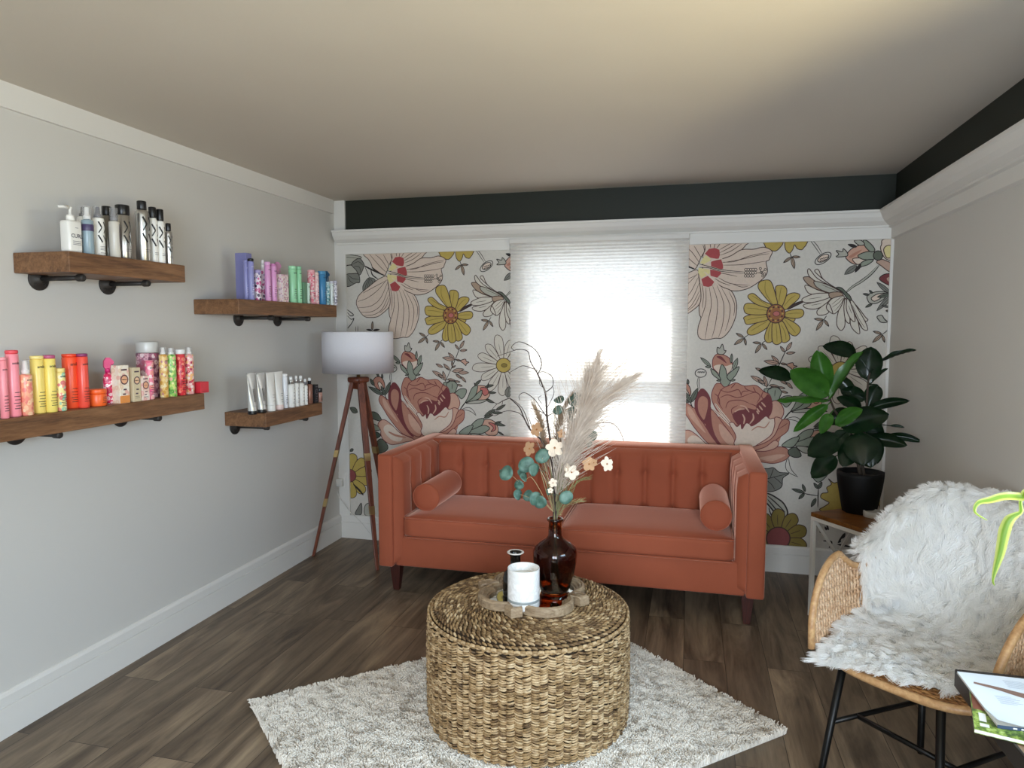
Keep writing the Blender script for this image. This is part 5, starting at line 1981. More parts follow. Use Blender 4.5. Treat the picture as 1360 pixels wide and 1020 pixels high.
prod_tube(2, G2, 416.6, 423, 361.5, 0.01, 'pale pink flowered bottle against the blue bottle', '#f0c6c6', '#eed8ce', 0.08, None, mat=floral('pale_blossoms', '#f3d3d0', ['#eea8ae', '#f8e6e0', '#e9bcc0'], 80))
prod_tube(2, G2, 422, 432.3, 360, 0.0, 'strong blue bottle with a pale cap top', BLUE, '#4f96c2', 0.10, 'amika:', plain('#1f4c70', 0.5))
prod_trigger(2, G2, 427, 437.5, 360, 0.06, 'dark blue trigger spray behind the strong blue bottle', plain('#2c6c98', 0.35), '#235a80')
prod_tube(2, G2, 431.6, 437.8, 374, 0.0, 'small teal flowered bottle beside the strong blue bottle', '#7fb3b8', '#c6dfe0', 0.10, None, mat=floral('teal_flowers', '#b7d6d6', ['#3f8a94', '#e4f0ee', '#6fb0b4'], 100))
prod_tube(2, G2, 437.2, 442.6, 373, 0.0, 'small white bottle, second from the far end of the pastel shelf', '#e6eeea', '#d9d9e4', 0.10)
prod_tube(2, G2, 442.2, 447.6, 372.5, 0.0, 'small grey and white patterned bottle at the far end of the pastel shelf', '#d6d3dc', '#c3c0cf', 0.10, None, mat=floral('grey_marks', '#e6e4ea', ['#8f8a9c', '#f2f1f4', '#b9b5c4'], 110))

# --- long shelf
prod_tube(3, G3, -4, 8.5, 474, 0.0, 'pink bottle cut by the photo edge, nearest on the long shelf', '#f08f98', '#f29aa2', 0.05)
prod_tube(3, G3, 5.5, 24.2, 464.5, 0.008, 'tall pink bottle with a deep coral cap', '#f4919c', '#e8505a', 0.055)
F_PEACH = floral('peach_blossoms', '#f2a888', ['#f6c7a0', '#ef8f7e', '#f6dcb4', '#e9847a'], 70)
prod_spray(3, G3, 23.5, 41.8, 478, 0.0, 'peach flowered mist bottle with a clear ribbed cap', F_PEACH, 0.25, '#f4ece6', True, 'amika:')
prod_tube(3, G3, 38.5, 58, 472, 0.012, 'pale yellow bottle with a matching yellow cap', '#f0d573', '#f3dd8c', 0.06)
prod_tube(3, G3, 55.5, 73.2, 471, 0.0, 'pale yellow bottle with a mauve cap', '#f0d870', '#b5537a', 0.06)
F_YM = floral('mint_yellow_flowers', '#f1dc92', ['#9fcdb0', '#ef9a86', '#f6ecc8', '#d86f6c'], 65)
prod_tube(3, G3, 71.5, 86.5, 488.5, 0.0, 'shorter yellow bottle printed with mint and coral flowers', '#f1dc92', '#f0d888', 0.10, 'amika:', None, mat=F_YM)
prod_tube(3, G3, 81, 102.3, 469.5, 0.030, 'tall bright orange-red bottle with a matching cap', '#f4552f', '#ee4a2c', 0.055)
prod_tube(3, G3, 100.3, 116.3, 469, 0.005, 'tall coral red bottle with a plum purple cap', '#ef5240', '#8f3a6a', 0.055)
prod_jar(3, G3, 116, 141.6, 516.5, 0.0, 'squat orange cream jar in front of the magenta trigger spray', '#f4672a')
F_MAG = floral('magenta_flowers', '#d8265e', ['#f4d0d8', '#b81a4a', '#f08aa0', '#f8eef0'], 85)
prod_trigger(3, G3, 133, 151, 475, 0.03, 'magenta flowered trigger spray behind the orange jar', F_MAG, '#d32a72')
CRM = plain('#ecdcc2', 0.5)
prod_box(3, G3, 151.5, 166.2, 485, 0.0, 'cream carton with an orange foot and a ringed circle', [floral('cream_print', '#f0e2cc', ['#f3e9d8', '#eacdb2', '#f1dccb', '#e9b9a8'], 60), plain('#5a3540'), plain('#f2b58c'), plain('#e9964c')], 0.95, True, True)
prod_box(3, G3, 165, 183.5, 488, 0.0, 'tall cream carton with a ringed circle and a plain tan side', [plain('#d8c7a4', 0.5), plain('#4d3a4a'), plain('#f2c6a0'), CRM], 0.60, True)
prod_box(3, G3, 183, 194.5, 499, 0.0, 'small pink and cream carton with a ringed circle', [floral('pink_cream_print', '#f0d8cc', ['#f0b8b0', '#f6ecdf', '#edc6b4'], 60), plain('#6a3a4a'), plain('#f2b58c'), CRM], 0.95, True)
prod_tube(3, G3, 192, 203.5, 478, 0.0, 'slim hot pink flowered bottle in front of the big silver-capped can', '#f27a9a', '#f48aa0', 0.04, 'amika:', None, mat=floral('hot_pink_flowers', '#f3889f', ['#f6b9b0', '#ee5f92', '#f8d6d6', '#f39a8a'], 60))
prod_can(3, G3, 179.5, 211, 453.8, 0.055, 'big mauve flowered can with a wide silver cap', floral('mauve_flowers', '#a86f84', ['#7a3f5a', '#d8a8b4', '#ead0d4', '#b05a70'], 55), plain('#cbcac7', 0.42, 0.15), 0.20, 0.985, False)
prod_spray(3, G3, 210, 222, 461, 0.004, 'golden flowered mist bottle with a clear cap', floral('gold_flowers', '#e8c27a', ['#d8a04a', '#f4e2b4', '#c98a8a', '#f2d08a'], 80), 0.14, '#f1efec', True, 'amika:')
prod_spray(3, G3, 219.8, 233.2, 462, 0.0, 'lime green flowered mist bottle with a clear cap', floral('lime_flowers', '#9fcf6a', ['#5f9a4a', '#d9e88a', '#f0efb0', '#7fbf6a', '#f0b0a0'], 80), 0.13, '#f1efec', True, 'amika:')
prod_tube(3, G3, 231.8, 245.5, 463.5, 0.0, 'red flowered bottle with a white cap', '#d8303c', '#eceae8', 0.105, None, mat=floral('red_flowers', '#d8303c', ['#ef6a5a', '#b81f32', '#f2917a', '#e0434a'], 75))
prod_spray(3, G3, 243, 256.5, 461, 0.006, 'pink and coral flowered mist bottle with a clear cap', floral('coral_flowers', '#f0a8a2', ['#d8404a', '#f6d8d0', '#b83a5a', '#f2c07a', '#f5e6da'], 85), 0.14, '#f1efec', True)
prod_box(3, G3, 257, 273.6, 507, 0.0, 'small plain red carton at the shelf end', [plain('#d8323f', 0.5), plain('#b02030'), plain('#d8323f'), plain('#d8323f')], 0.78, False)

# --- lowest shelf
FOIL = plain('#d6d6d4', 0.25, 0.5)
prod_squeeze(4, G4, 327.8, 339.6, 495, 0.006, 'shiny white squeeze tube with black streaks, nearest on the lowest shelf', FOIL, M_BLACKCAP, 0.09, True)
prod_squeeze(4, G4, 340, 352, 495, 0.004, 'shiny white squeeze tube with black streaks, next to the plain white tube', FOIL, M_BLACKCAP, 0.09, True)
prod_squeeze(4, G4, 353, 364.8, 494.7, 0.0, 'plain white squeeze tube with a white cap', M_WHITEP, M_WHITEP, 0.16)
prod_squeeze(4, G4, 364, 375.4, 493.5, 0.0, 'white squeeze tube with a pale pink cap', M_WHITEP, plain('#e6cfc9', 0.35), 0.13)
prod_tube(4, G4, 373.6, 381.2, 496, 0.016, 'slim straight white bottle beside the squeeze tubes', '#e9ebef', '#f1f1f2', 0.08, None)
prod_dropper(4, G4, 381.6, 390.6, 500, 0.0, 'white silver-necked bottle, closest to the slim straight one', M_WHITEP, M_SILVER, '#efefec')
prod_dropper(4, G4, 389.8, 396.4, 498.8, 0.003, 'white silver-necked bottle, in the middle of three', M_WHITEP, M_SILVER, '#efefec')
prod_dropper(4, G4, 395, 403.4, 498.8, 0.0, 'white silver-necked bottle, closest to the dropper bottles', M_WHITEP, M_SILVER, '#efefec')
prod_dropper(4, G4, 402, 408, 503, 0.0, 'tiny white dropper bottle with a grey collar', M_WHITEP, plain('#77757a', 0.4), '#f2f2f0')
prod_dropper(4, G4, 407, 414.6, 501.5, 0.0, 'bronze dropper bottle with a black collar and white bulb', plain('#8a5f4e', 0.3, 0.3), M_BLACKCAP, '#f2f2f0')
prod_box(4, G4, 413.8, 420.4, 510.6, 0.0, 'small black carton with pale print', [plain('#1c1a1c', 0.5), plain('#77737a'), plain('#2a282c'), M_INK], 0.9, True)
prod_tube(4, G4, 421, 427.7, 515, 0.0, 'small bronze pink bottle with a black cap at the shelf end', '#b08272', '#191718', 0.30, None)
# ------------------------------------------------------------------ dried stems in the amber vase (traced 4x from the photo onto planes near the vase)
VY = VC.y


def q4(x, y, dy=0.0):
    return at_y(650 + x / 3.925, 440 + y / 3.925, VY + dy)


def rooted(pts, dy=0.0, foot=(0, 0)):
    """a stem path from inside the vase through its mouth along the traced points"""
    ft = VC + Vector((foot[0], foot[1], 0.05))
    mth = VM + Vector((foot[0] * -0.45, foot[1] * -0.45, 0.0))
    return [ft, ft * 0.5 + mth * 0.5, mth] + [q4(*p, dy * min(1, (k + 1) / 3)) for k, p in enumerate(pts)]


GS = 'dried stems in the amber vase'
M_TWIG = plain('#3a2a24', 0.7)
M_TWIG2 = plain('#75604f', 0.75)
M_STEMG = plain('#7a7a55', 0.6)
M_STRAWSTEM = plain('#b39c72', 0.7)


def stem_thing(name, label):
    return thing(name, label, 'dried stem', VC + Vector((0, 0, 0.012)), GS)


def taper(n, a, b):
    return [a + (b - a) * k / (n - 1) for k in range(n)]


def twig(mb, pts, a, b, mi=0, f=1.5):
    p = smooth_path(pts, 5)
    mb.tube(p, taper(len(p), a * f * 1.15, b * f * 1.15), 6, mi)


# curly willow with the tall loops
t = stem_thing('curly_willow', 'tallest dark curly willow branch looping up before the window shade')
mb = MB()
main = rooted([(345, 860), (330, 670), (316, 560), (300, 450), (293, 330), (270, 265), (248, 215)], 0.01, (0.012, 0.0))
twig(mb, main, 0.0035, 0.0016)
mb.build('branch', M_TWIG, t)
mb = MB()
for pts, a in (([(248, 215), (215, 160), (200, 105), (150, 95), (100, 110), (40, 130)], .0012), ([(255, 220), (272, 170), (250, 110), (205, 72), (150, 55), (115, 82), (130, 100)], .0013),
               ([(290, 320), (330, 285), (325, 235), (285, 212), (262, 215)], .0011), ([(298, 445), (270, 405), (235, 355), (185, 320), (155, 335), (158, 358)], .0012),
               ([(300, 440), (260, 415), (215, 402)], .001), ([(300, 400), (335, 330), (332, 290)], .0008), ([(270, 265), (285, 300), (290, 325)], .001), ([(252, 205), (180, 180), (140, 195), (105, 215)], .0009),
               ([(305, 440), (330, 428), (345, 430)], .001), ([(262, 245), (262, 275), (288, 300)], .0008), ([(275, 380), (255, 350), (270, 335)], .0007)):
    twig(mb, [q4(*p, 0.01 + 0.02 * sin(k * 1.7 + a * 900)) for k, p in enumerate(pts)], a, 0.0006)
mb.build('twigs', M_TWIG, t)
t = stem_thing('curly_willow', 'dark curly willow branch bending low towards the left panel of flowers')
mb = MB()
twig(mb, rooted([(335, 850), (325, 690), (275, 575), (215, 515), (182, 455), (155, 395), (105, 348)], -0.015, (-0.01, 0.01)), 0.0032, 0.0012)
mb.build('branch', M_TWIG, t)
mb = MB()
for pts, a in (([(105, 348), (70, 362), (40, 378), (10, 360), (-10, 350)], .0011), ([(190, 470), (160, 430), (110, 415), (70, 420), (30, 440), (0, 430)], .0010), ([(215, 515), (190, 440), (170, 400), (140, 370), (110, 350)], .0010),
               ([(40, 378), (20, 400), (-5, 440)], .0008), ([(230, 530), (215, 480), (205, 450)], .0008), ([(70, 362), (60, 400), (35, 405)], .0007)):
    twig(mb, [q4(*p, -0.015 + 0.015 * sin(k * 1.3 + a * 700)) for k, p in enumerate(pts)], a, 0.0006)
mb.build('twigs', M_TWIG, t)
t = stem_thing('curly_willow', 'thin pale curly twig arching right behind the pampas plume')
mb = MB()
twig(mb, rooted([(370, 850), (420, 700), (480, 560), (530, 495), (580, 477), (640, 480), (680, 520), (700, 572)], 0.05, (0.01, -0.01)), 0.0018, 0.0007)
twig(mb, [q4(*p, 0.05) for p in ((560, 485), (575, 500), (590, 520))], 0.0008, 0.0005)
mb.build('branch', M_TWIG2, t)

# pampas plumes
_t = NT('pampas_fluff')
_v = _t.coords()
_t.l(_t.ramp(_t.noise(_v, 16, 3), [(0.3, '#c3b09f'), (0.7, '#e6d9cb')]), _t.b.inputs['Base Color'])
_t.set(Roughness=0.9)
_t.b.inputs['Sheen Weight'].default_value = 0.3
M_PAMPAS = _t.m
_t = NT('brown_grass_fluff')
_v = _t.coords()
_t.l(_t.ramp(_t.noise(_v, 16, 3), [(0.3, '#8a7059'), (0.7, '#b59c80')]), _t.b.inputs['Base Color'])
_t.set(Roughness=0.9)
M_BROWNG = _t.m


def plume(label, spine, dy, width, n, mat, seed, start, stem_r=0.0022, foot=(0, 0), ln=1.0):
    t = stem_thing('pampas_grass', label)
    pts = smooth_path(rooted(spine, dy, foot), 8)
    mb = MB()
    mb.tube(pts, taper(len(pts), stem_r, 0.0008), 6)
    mb.build('stalk', M_STRAWSTEM, t)
    rr = random.Random(seed)
    i0 = int(len(pts) * start)
    strands = []
    for _ in range(n):
        s = rr.random() * 0.93 if len(strands) > 90 else rr.uniform(0.90, 1.0)
        fi = i0 + s * (len(pts) - 1 - i0)
        i = min(int(fi), len(pts) - 2)
        p = pts[i].lerp(pts[i + 1], fi - i)
        d = (pts[i + 1] - pts[i]).normalized()
        side = Vector((rr.gauss(0, 1), rr.gauss(0, 0.8), rr.gauss(0, 0.2)))
        side = (side - d * side.dot(d)).normalized()
        env = sin(pi * min(1, s * 0.78 + 0.20)) ** 0.7
        L = 0.010 + ln * width * (0.5 + 1.9 * rr.random() ** 1.6) * (0.22 + 0.85 * env)
        sp_ = rr.uniform(0.10, 0.55)
        if rr.random() < 0.13:
            L *= 1.9
            sp_ = rr.uniform(0.35, 0.8)
        if s > 0.86:
            L = rr.uniform(0.02, 0.06) if s < 0.92 else rr.uniform(0.02, 0.085)
            sp_ = rr.uniform(0.02, 0.30) if s < 0.92 else rr.uniform(0.0, 0.12)
        dr = Vector((0.30, 0, -0.22)) * rr.uniform(0, 1.0)
        S_ = []
        for k in range(6):
            u = k / 5
            S_.append(p + side * (width * 0.06 + L * sp_ * u ** 0.8) + d * (L * u * (1 - 0.3 * sp_)) + dr * (L * u * u * 0.5))
        strands.append(S_)
    fl = hair_curves('plume', strands, (0.00055, 0.0007, 0.0007, 0.0006, 0.0005, 0.0002), mat, t, VC + Vector((0, 0, 0.012)))
    fl['kind'] = 'stuff'


plume('full beige pampas plume rising highest in front of the bright shade', [(350, 850), (385, 700), (425, 600), (470, 470), (505, 350), (535, 250), (560, 155)], 0.0, 0.050, 3000, M_PAMPAS, 2, 0.34, 0.0025, (0.0, 0.0), 1.25)
plume('slanting beige pampas plume with wispy tips on the right', [(355, 850), (400, 700), (455, 590), (530, 460), (600, 360), (670, 295), (715, 262)], 0.03, 0.036, 1500, M_PAMPAS, 4, 0.40, 0.002, (0.006, 0.006), 1.2)
plume('short brown feathery grass behind the white blossom', [(335, 850), (345, 700), (350, 600), (360, 500), (375, 440), (400, 380)], 0.04, 0.024, 900, M_BROWNG, 6, 0.45, 0.0016, (-0.006, 0.008), 0.8)
plume('thin brown feathery grass left of the dark willow branch', [(325, 850), (300, 740), (285, 640), (280, 560), (270, 480), (255, 440)], 0.03, 0.020, 700, M_BROWNG, 8, 0.5, 0.0014, (-0.01, 0.0), 0.8)

# eucalyptus with round leaves
_t = NT('eucalyptus_leaf')
_v = _t.coords()
_t.l(_t.ramp(_t.noise(_v, 30, 3), [(0.3, '#385a4c'), (0.7, '#6b8b7e')]), _t.b.inputs['Base Color'])
_t.set(Roughness=0.5)
M_EUC = _t.m
_t = NT('eucalyptus_leaf_dark')
_v = _t.coords()
_t.l(_t.ramp(_t.noise(_v, 30, 3), [(0.3, '#3a4f45'), (0.7, '#5a7264')]), _t.b.inputs['Base Color'])
_t.set(Roughness=0.55)
M_EUCD = _t.m


def round_leaf(parent, px, py, rad, dy, tilt, mat, att=None):
    c = q4(px, py, dy)
    R_ = rad / 3.925 * (c - Vector((0, 0, CAM_H))).dot(_f) / FPX
    a, b = tilt
    n = Vector((sin(a), -cos(a) * cos(b), sin(b))).normalized()
    u = n.orthogonal().normalized()
    v = n.cross(u)
    mb = MB()
    rings = []
    seg = 16
    P = [c - n * 0.003]
    for q in (0.5, 1.0):
        for k in range(seg):
            th = 2 * pi * k / seg
            rr_ = R_ * q * (1 + 0.08 * cos(2 * th))
            P.append(c + u * (rr_ * cos(th)) + v * (rr_ * sin(th)) + n * (0.004 * q * q * cos(2 * th) - 0.003 * (1 - q)))
    F = [(0, 1 + k, 1 + (k + 1) % seg) for k in range(seg)] + [(1 + k, 1 + seg + k, 1 + seg + (k + 1) % seg, 1 + (k + 1) % seg) for k in range(seg)]
    m = len(P)
    P += [p - n * 0.0009 for p in P]
    F += [tuple(m + i for i in reversed(f)) for f in F]
    F += [(1 + seg + k, m + 1 + seg + k, m + 1 + seg + (k + 1) % seg, 1 + seg + (k + 1) % seg) for k in range(seg)]
    mb.add(P, F, 0, True)
    if att is not None:
        mb.tube(smooth_path([att, (att + c) * 0.5 + Vector((0, 0, 0.004)), c], 4), 0.0009, 5)
    mb.build('leaf', mat, parent)


def eucalyptus(label, spine, dy, leaves, foot, mat):
    t = stem_thing('eucalyptus_stem', label)
    pts = smooth_path(rooted(spine, dy, foot), 6)
    mb = MB()
    mb.tube(pts, taper(len(pts), 0.0018, 0.0008), 6)
    mb.build('stalk', M_STRAWSTEM, t)
    for x, y, r_, e, ti in leaves:
        c = q4(x, y, dy + e)
        att = min(pts, key=lambda p: (p - c).length)
        round_leaf(t, x, y, r_, dy + e, ti, mat, att)


eucalyptus('grey-green eucalyptus stem with big round leaves leaning left', [(300, 900), (265, 830), (215, 760), (170, 790), (120, 755)], -0.045,
           [(88, 738, 40, 0.0, (-.3, .2)), (192, 695, 42, -0.01, (.2, .3)), (232, 722, 34, -0.02, (.9, .2)), (180, 760, 26, -0.01, (1.0, .6)), (155, 800, 28, 0.0, (-.2, -.2)), (60, 745, 24, 0.02, (-1.1, 0))], (-0.012, -0.008), M_EUC)
eucalyptus('eucalyptus stem with dark leaves low on the left of the vase', [(310, 920), (270, 880), (220, 870), (160, 850)], 0.0,
           [(148, 852, 28, 0.0, (.9, .4)), (203, 856, 30, 0.0, (-.2, .1)), (238, 872, 36, -0.03, (.8, .1)), (266, 890, 36, -0.03, (-.2, -.1))], (-0.008, -0.012), M_EUC)
eucalyptus('eucalyptus stem with one broad leaf just over the white candle', [(320, 900), (310, 800), (290, 700), (275, 660)], -0.03,
           [(276, 650, 39, 0.0, (.1, .25)), (312, 835, 20, 0.0, (.9, 0)), (400, 866, 36, -0.02, (.2, .1)), (160, 735, 18, 0.03, (1.0, 0))], (0.004, -0.014), M_EUC)
eucalyptus('tall eucalyptus stem with dark round leaves up against the shade', [(345, 850), (360, 700), (380, 560), (400, 440), (420, 380), (445, 350)], 0.03,
           [(452, 356, 40, 0.0, (-.1, .2)), (428, 362, 24, 0.0, (1.1, .2)), (430, 420, 26, 0.01, (.6, 0)), (425, 460, 24, 0.02, (-.6, 0))], (0.008, 0.01), M_EUCD)
eucalyptus('eucalyptus sprig with two small dark leaves stacked near the willow', [(340, 850), (340, 700), (335, 560), (340, 450), (345, 360)], 0.02,
           [(362, 356, 27, 0.0, (0, .9)), (357, 410, 26, 0.0, (0, .35))], (0.0, 0.014), M_EUCD)
eucalyptus('pale eucalyptus leaf half hidden behind the pampas plume', [(360, 850), (420, 720), (480, 620), (525, 560)], 0.06,
           [(535, 545, 28, 0.0, (.1, .1)), (520, 590, 18, 0.01, (.8, 0))], (0.012, 0.006), M_EUCD)

# orchid-like blossoms
M_PETAL = cloth('cream_blossom_petal', '#efe2d2', '#d9c3a8', 0.2, 200, 0.1, 0.7)
M_PETALT = cloth('tan_blossom_petal', '#c9a37e', '#a87c5a', 0.2, 200, 0.1, 0.7)
M_EYE = plain('#a06a3a', 0.6)


def blossom(parent, px, py, rad, dy, mat, spin, yaw=0.0):
    c = q4(px, py, dy)
    R_ = rad / 3.925 * (c - Vector((0, 0, CAM_H))).dot(_f) / FPX
    n = Vector((sin(yaw), -cos(yaw), 0.25)).normalized()
    u = Vector((0, 0, 1)).cross(n).normalized()
    v = n.cross(u)
    fl = MB()
    fl.lathe([(0, -0.003), (R_ * 0.10, -0.001), (R_ * 0.12, 0.003), (0, 0.006)], 10, M=Matrix.Translation(c) @ n.to_track_quat('Z', 'Y').to_matrix().to_4x4())
    eye = fl.build('blossom_eye', M_EYE, parent)
    for k in range(5):
        a = spin + 2 * pi * k / 5
        d = u * cos(a) + v * sin(a)
        s = n.cross(d)
        wd = 0.46 if k % 2 else 0.36
        mb = MB()
        P, F = [], []
        for i in range(6):
            tt = i / 5
            h = R_ * wd * (sin(pi * (0.06 + 0.86 * tt ** 1.3)) ** 0.75)
            for e in (-1, 0, 1):
                P.append(c + d * (R_ * tt) + s * (h * e) + n * (0.30 * R_ * tt * (1 - tt) + (0.10 * R_ if e else 0) * tt))
        for i in range(5):
            for e in range(2):
                F.append((i * 3 + e, i * 3 + e + 1, i * 3 + e + 4, i * 3 + e + 3))
        m = len(P)
        P += [p - n * 0.0008 for p in P]
        F += [tuple(m + i for i in reversed(f)) for f in F]
        mb.add(P, F, 0, True)
        mb.build('petal', mat, eye)


def flower_stem(label, spine, dy, flowers, foot, name='blossom_stem'):
    t = stem_thing(name, label)
    mb = MB()
    pts = smooth_path(rooted(spine, dy, foot), 6)
    mb.tube(pts, taper(len(pts), 0.0017, 0.0007), 6)
    for x, y, *_ in flowers:
        c = q4(x, y, dy)
        att = min(pts, key=lambda p: (p - c).length)
        mb.tube(smooth_path([att, (att + c) * 0.5 - Vector((0, 0, 0.003)), c], 4), 0.0007, 5)
    mb.build('stalk', M_TWIG2, t)
    for x, y, r_, mat, spin, yw in flowers:
        blossom(t, x, y, r_, dy - 0.004, mat, spin, yw)


flower_stem('stem with a large cream five-petal blossom and tan ones leaning left', [(335, 850), (320, 730), (300, 640), (270, 560), (245, 515)], -0.02,
            [(340, 608, 48, M_PETAL, 0.5, 0.2), (247, 512, 38, M_PETALT, 0.1, -0.4), (210, 612, 40, M_PETALT, 0.9, -0.5), (375, 535, 24, M_PETALT, 0.2, 0.6)], (0.002, -0.006))
flower_stem('stem with cream blossoms reaching out to the right over the sofa', [(355, 880), (400, 800), (460, 720), (530, 690), (590, 680), (620, 690)], -0.03,
            [(428, 735, 40, M_PETAL, 1.1, 0.3), (520, 692, 38, M_PETALT, 0.3, 0.2), (612, 692, 40, M_PETAL, 1.6, 0.8), (545, 685, 22, M_PETALT, 0.8, -0.2), (405, 710, 24, M_PETAL, 0.4, -0.7)], (0.008, -0.01))
flower_stem('short stem with two small cream blossoms just above the vase neck', [(330, 900), (330, 830), (332, 800)], -0.05,
            [(332, 790, 24, M_PETAL, 0.6, 0.0), (318, 830, 16, M_PETAL, 0.2, 0.4)], (0.0, -0.014))

# needle sprigs and fine grass
M_NEEDLE = plain('#a89c6c', 0.7)
M_NEEDLE2 = plain('#8d8f5c', 0.7)


def needle_sprig(label, spine, dy, foot, n, ln, mat, seed):
    t = stem_thing('needle_sprig', label)
    pts = smooth_path(rooted(spine, dy, foot), 6)
    mb = MB()
    mb.tube(pts, taper(len(pts), 0.0014, 0.0007), 5)
    mb.build('stalk', mat, t)
    rr = random.Random(seed)
    mb = MB()
    for k in range(n):
        s = 0.45 + 0.55 * k / n
        i = min(int(s * (len(pts) - 1)), len(pts) - 2)
        d = (pts[i + 1] - pts[i]).normalized()
        sd = Vector((rr.gauss(0, 1), rr.gauss(0, 1), rr.gauss(0, 1)))
        sd = (sd - d * sd.dot(d)).normalized()
        p = pts[i]
        mb.tube([p, p + (d * 0.8 + sd * 0.5) * ln * 0.6, p + (d + sd * 0.45) * ln], [0.0008, 0.0007, 0.0003], 4)
    o = mb.build('needles', mat, t)


needle_sprig('needle sprig leaning right just above the vase mouth', [(360, 950), (400, 910), (440, 890), (482, 880)], -0.03, (0.012, -0.012), 60, 0.022, M_NEEDLE, 3)
needle_sprig('needle sprig under the right blossoms over the sofa seat', [(365, 930), (410, 850), (460, 780), (520, 762)], 0.0, (0.012, 0.0), 60, 0.022, M_NEEDLE2, 5)
t = stem_thing('fine_grass', 'bundle of thin straw stems fanning out of the vase mouth')
mb = MB()
rr = random.Random(9)
for k in range(28):
    x = 285 + k * 5.2 + rr.uniform(-6, 6)
    spread = (x - 345) * 1.1
    p = rooted([(345 + (x - 345) * 0.5, 890), (345 + spread, 790 + rr.uniform(-60, 60)), (345 + spread * 1.5, 700 + rr.uniform(-80, 70))], rr.uniform(-0.04, 0.05), (rr.uniform(-.015, .015), rr.uniform(-.015, .015)))
    twig(mb, p, 0.0013, 0.0006, k % 2)
mb.build('stalks', [M_STRAWSTEM, M_STEMG], t)
# ------------------------------------------------------------------ corner plant stand
ST_Z = 0.555
SA = at_z(1077, 680, ST_Z)
e1 = Vector((0.573, -0.820, 0))           # along the near edge, towards the camera
e2 = Vector((0.820, 0.573, 0))
SL1, SL2 = 0.33, 0.36
stand = thing('plant_stand', 'white metal cross-braced stand with a wooden top in the right corner', 'plant stand', (SA + e1 * SL1 / 2 + e2 * SL2 / 2) * 1.0 - Vector((0, 0, ST_Z)))
M_STWOOD = wood('orange_brown_stand_top', '#4a2a10', '#7a4a1e', '#94622c', 'x', 1.0, 0.4)
M_STMET = plain('#d9d5cb', 0.45)
Ms = Matrix(((e1.x, e2.x, 0, SA.x), (e1.y, e2.y, 0, SA.y), (0, 0, 1, 0), (0, 0, 0, 1)))
mb = MB()
mb.box((0, 0, ST_Z - 0.022), (SL1, SL2, ST_Z), M=Ms)
mb.build('stand_top', M_STWOOD, stand, bevel=0.002)
mb = MB()
w_ = 0.020
for a0, a1, b0, b1 in ((0, SL1, 0, w_), (0, SL1, SL2 - w_, SL2), (0, w_, w_, SL2 - w_), (SL1 - w_, SL1, w_, SL2 - w_)):
    mb.box((a0, b0, ST_Z - 0.042), (a1, b1, ST_Z - 0.0225), M=Ms)
mb.build('top_frame', M_STMET, stand, bevel=0.0015)
for a, b in ((0, 0), (SL1 - w_, 0), (0, SL2 - w_), (SL1 - w_, SL2 - w_)):
    mb = MB()
    mb.box((a, b, 0), (a + w_, b + w_, ST_Z - 0.0422), M=Ms)
    mb.build('leg', M_STMET, stand, bevel=0.0015)


def bar(p, q, w, d, nrm):
    p, q, nrm = Vector(p), Vector(q), Vector(nrm)
    ax = (q - p).normalized()
    s = ax.cross(nrm).normalized()
    P = []
    for c in (p, q):
        P += [c + s * w + nrm * d, c - s * w + nrm * d, c - s * w - nrm * d, c + s * w - nrm * d]
    mb_ = MB()
    mb_.add(P, [(3, 2, 1, 0), (4, 5, 6, 7)] + [(k, (k + 1) % 4, 4 + (k + 1) % 4, 4 + k) for k in range(4)])
    return mb_


for a in (w_ / 2, SL1 - w_ / 2):
    for z0, z1, off in ((0.10, ST_Z - 0.05, -0.0035), (ST_Z - 0.05, 0.10, 0.0035)):
        p = Ms @ Vector((a + off, w_, z0))
        q_ = Ms @ Vector((a + off, SL2 - w_, z1))
        bar(p, q_, 0.008, 0.003, e1).build('cross_brace', M_STMET, stand)
for b in (0.0, SL2 - w_):
    mb = MB()
    mb.box((w_, b + 0.003, 0.09), (SL1 - w_, b + w_ - 0.003, 0.105), M=Ms)
    mb.build('stretcher', M_STMET, stand)

dc = at_z(1159, 686.5, ST_Z)
dish = thing('round_dish', 'small round pale dish on the wooden stand beside the black pot', 'dish', dc)
mb = MB()
mb.lathe([(0, 0), (0.041, 0), (0.044, 0.003), (0.0455, 0.029), (0.044, 0.032), (0.038, 0.032), (0.036, 0.028), (0, 0.027)], 32, M=Matrix.Translation(dc))
mb.build('dish_body', plain('#bcb9b2', 0.45), dish)

# ------------------------------------------------------------------ fiddle leaf fig in a black pot
pb = at_z(1141, 679.5, ST_Z)
fig = thing('fiddle_leaf_fig', 'fiddle leaf fig with large dark glossy leaves in a black pot', 'plant', pb)
PT = 0.215
mb = MB()
mb.lathe([(0, 0), (0.078, 0), (0.084, 0.004), (0.110, 0.145), (0.116, PT - 0.02), (0.116, PT), (0.107, PT), (0.104, PT - 0.015), (0.102, PT - 0.03), (0, PT - 0.03)], 12, M=Matrix.Translation(pb))
pot = mb.build('pot', plain('#070707', 0.6, 0.0, 0.25), fig)
mb = MB()
mb.lathe([(0, PT - 0.026), (0.06, PT - 0.022), (0.1025, PT - 0.029)], 20, M=Matrix.Translation(pb))
mb.build('soil', plain('#2a2019', 0.95), pot)
FY = pb.y


def q7(x, y, dy=0.0):
    return at_y(990 + x / 3.924, 440 + y / 3.924, FY + dy)


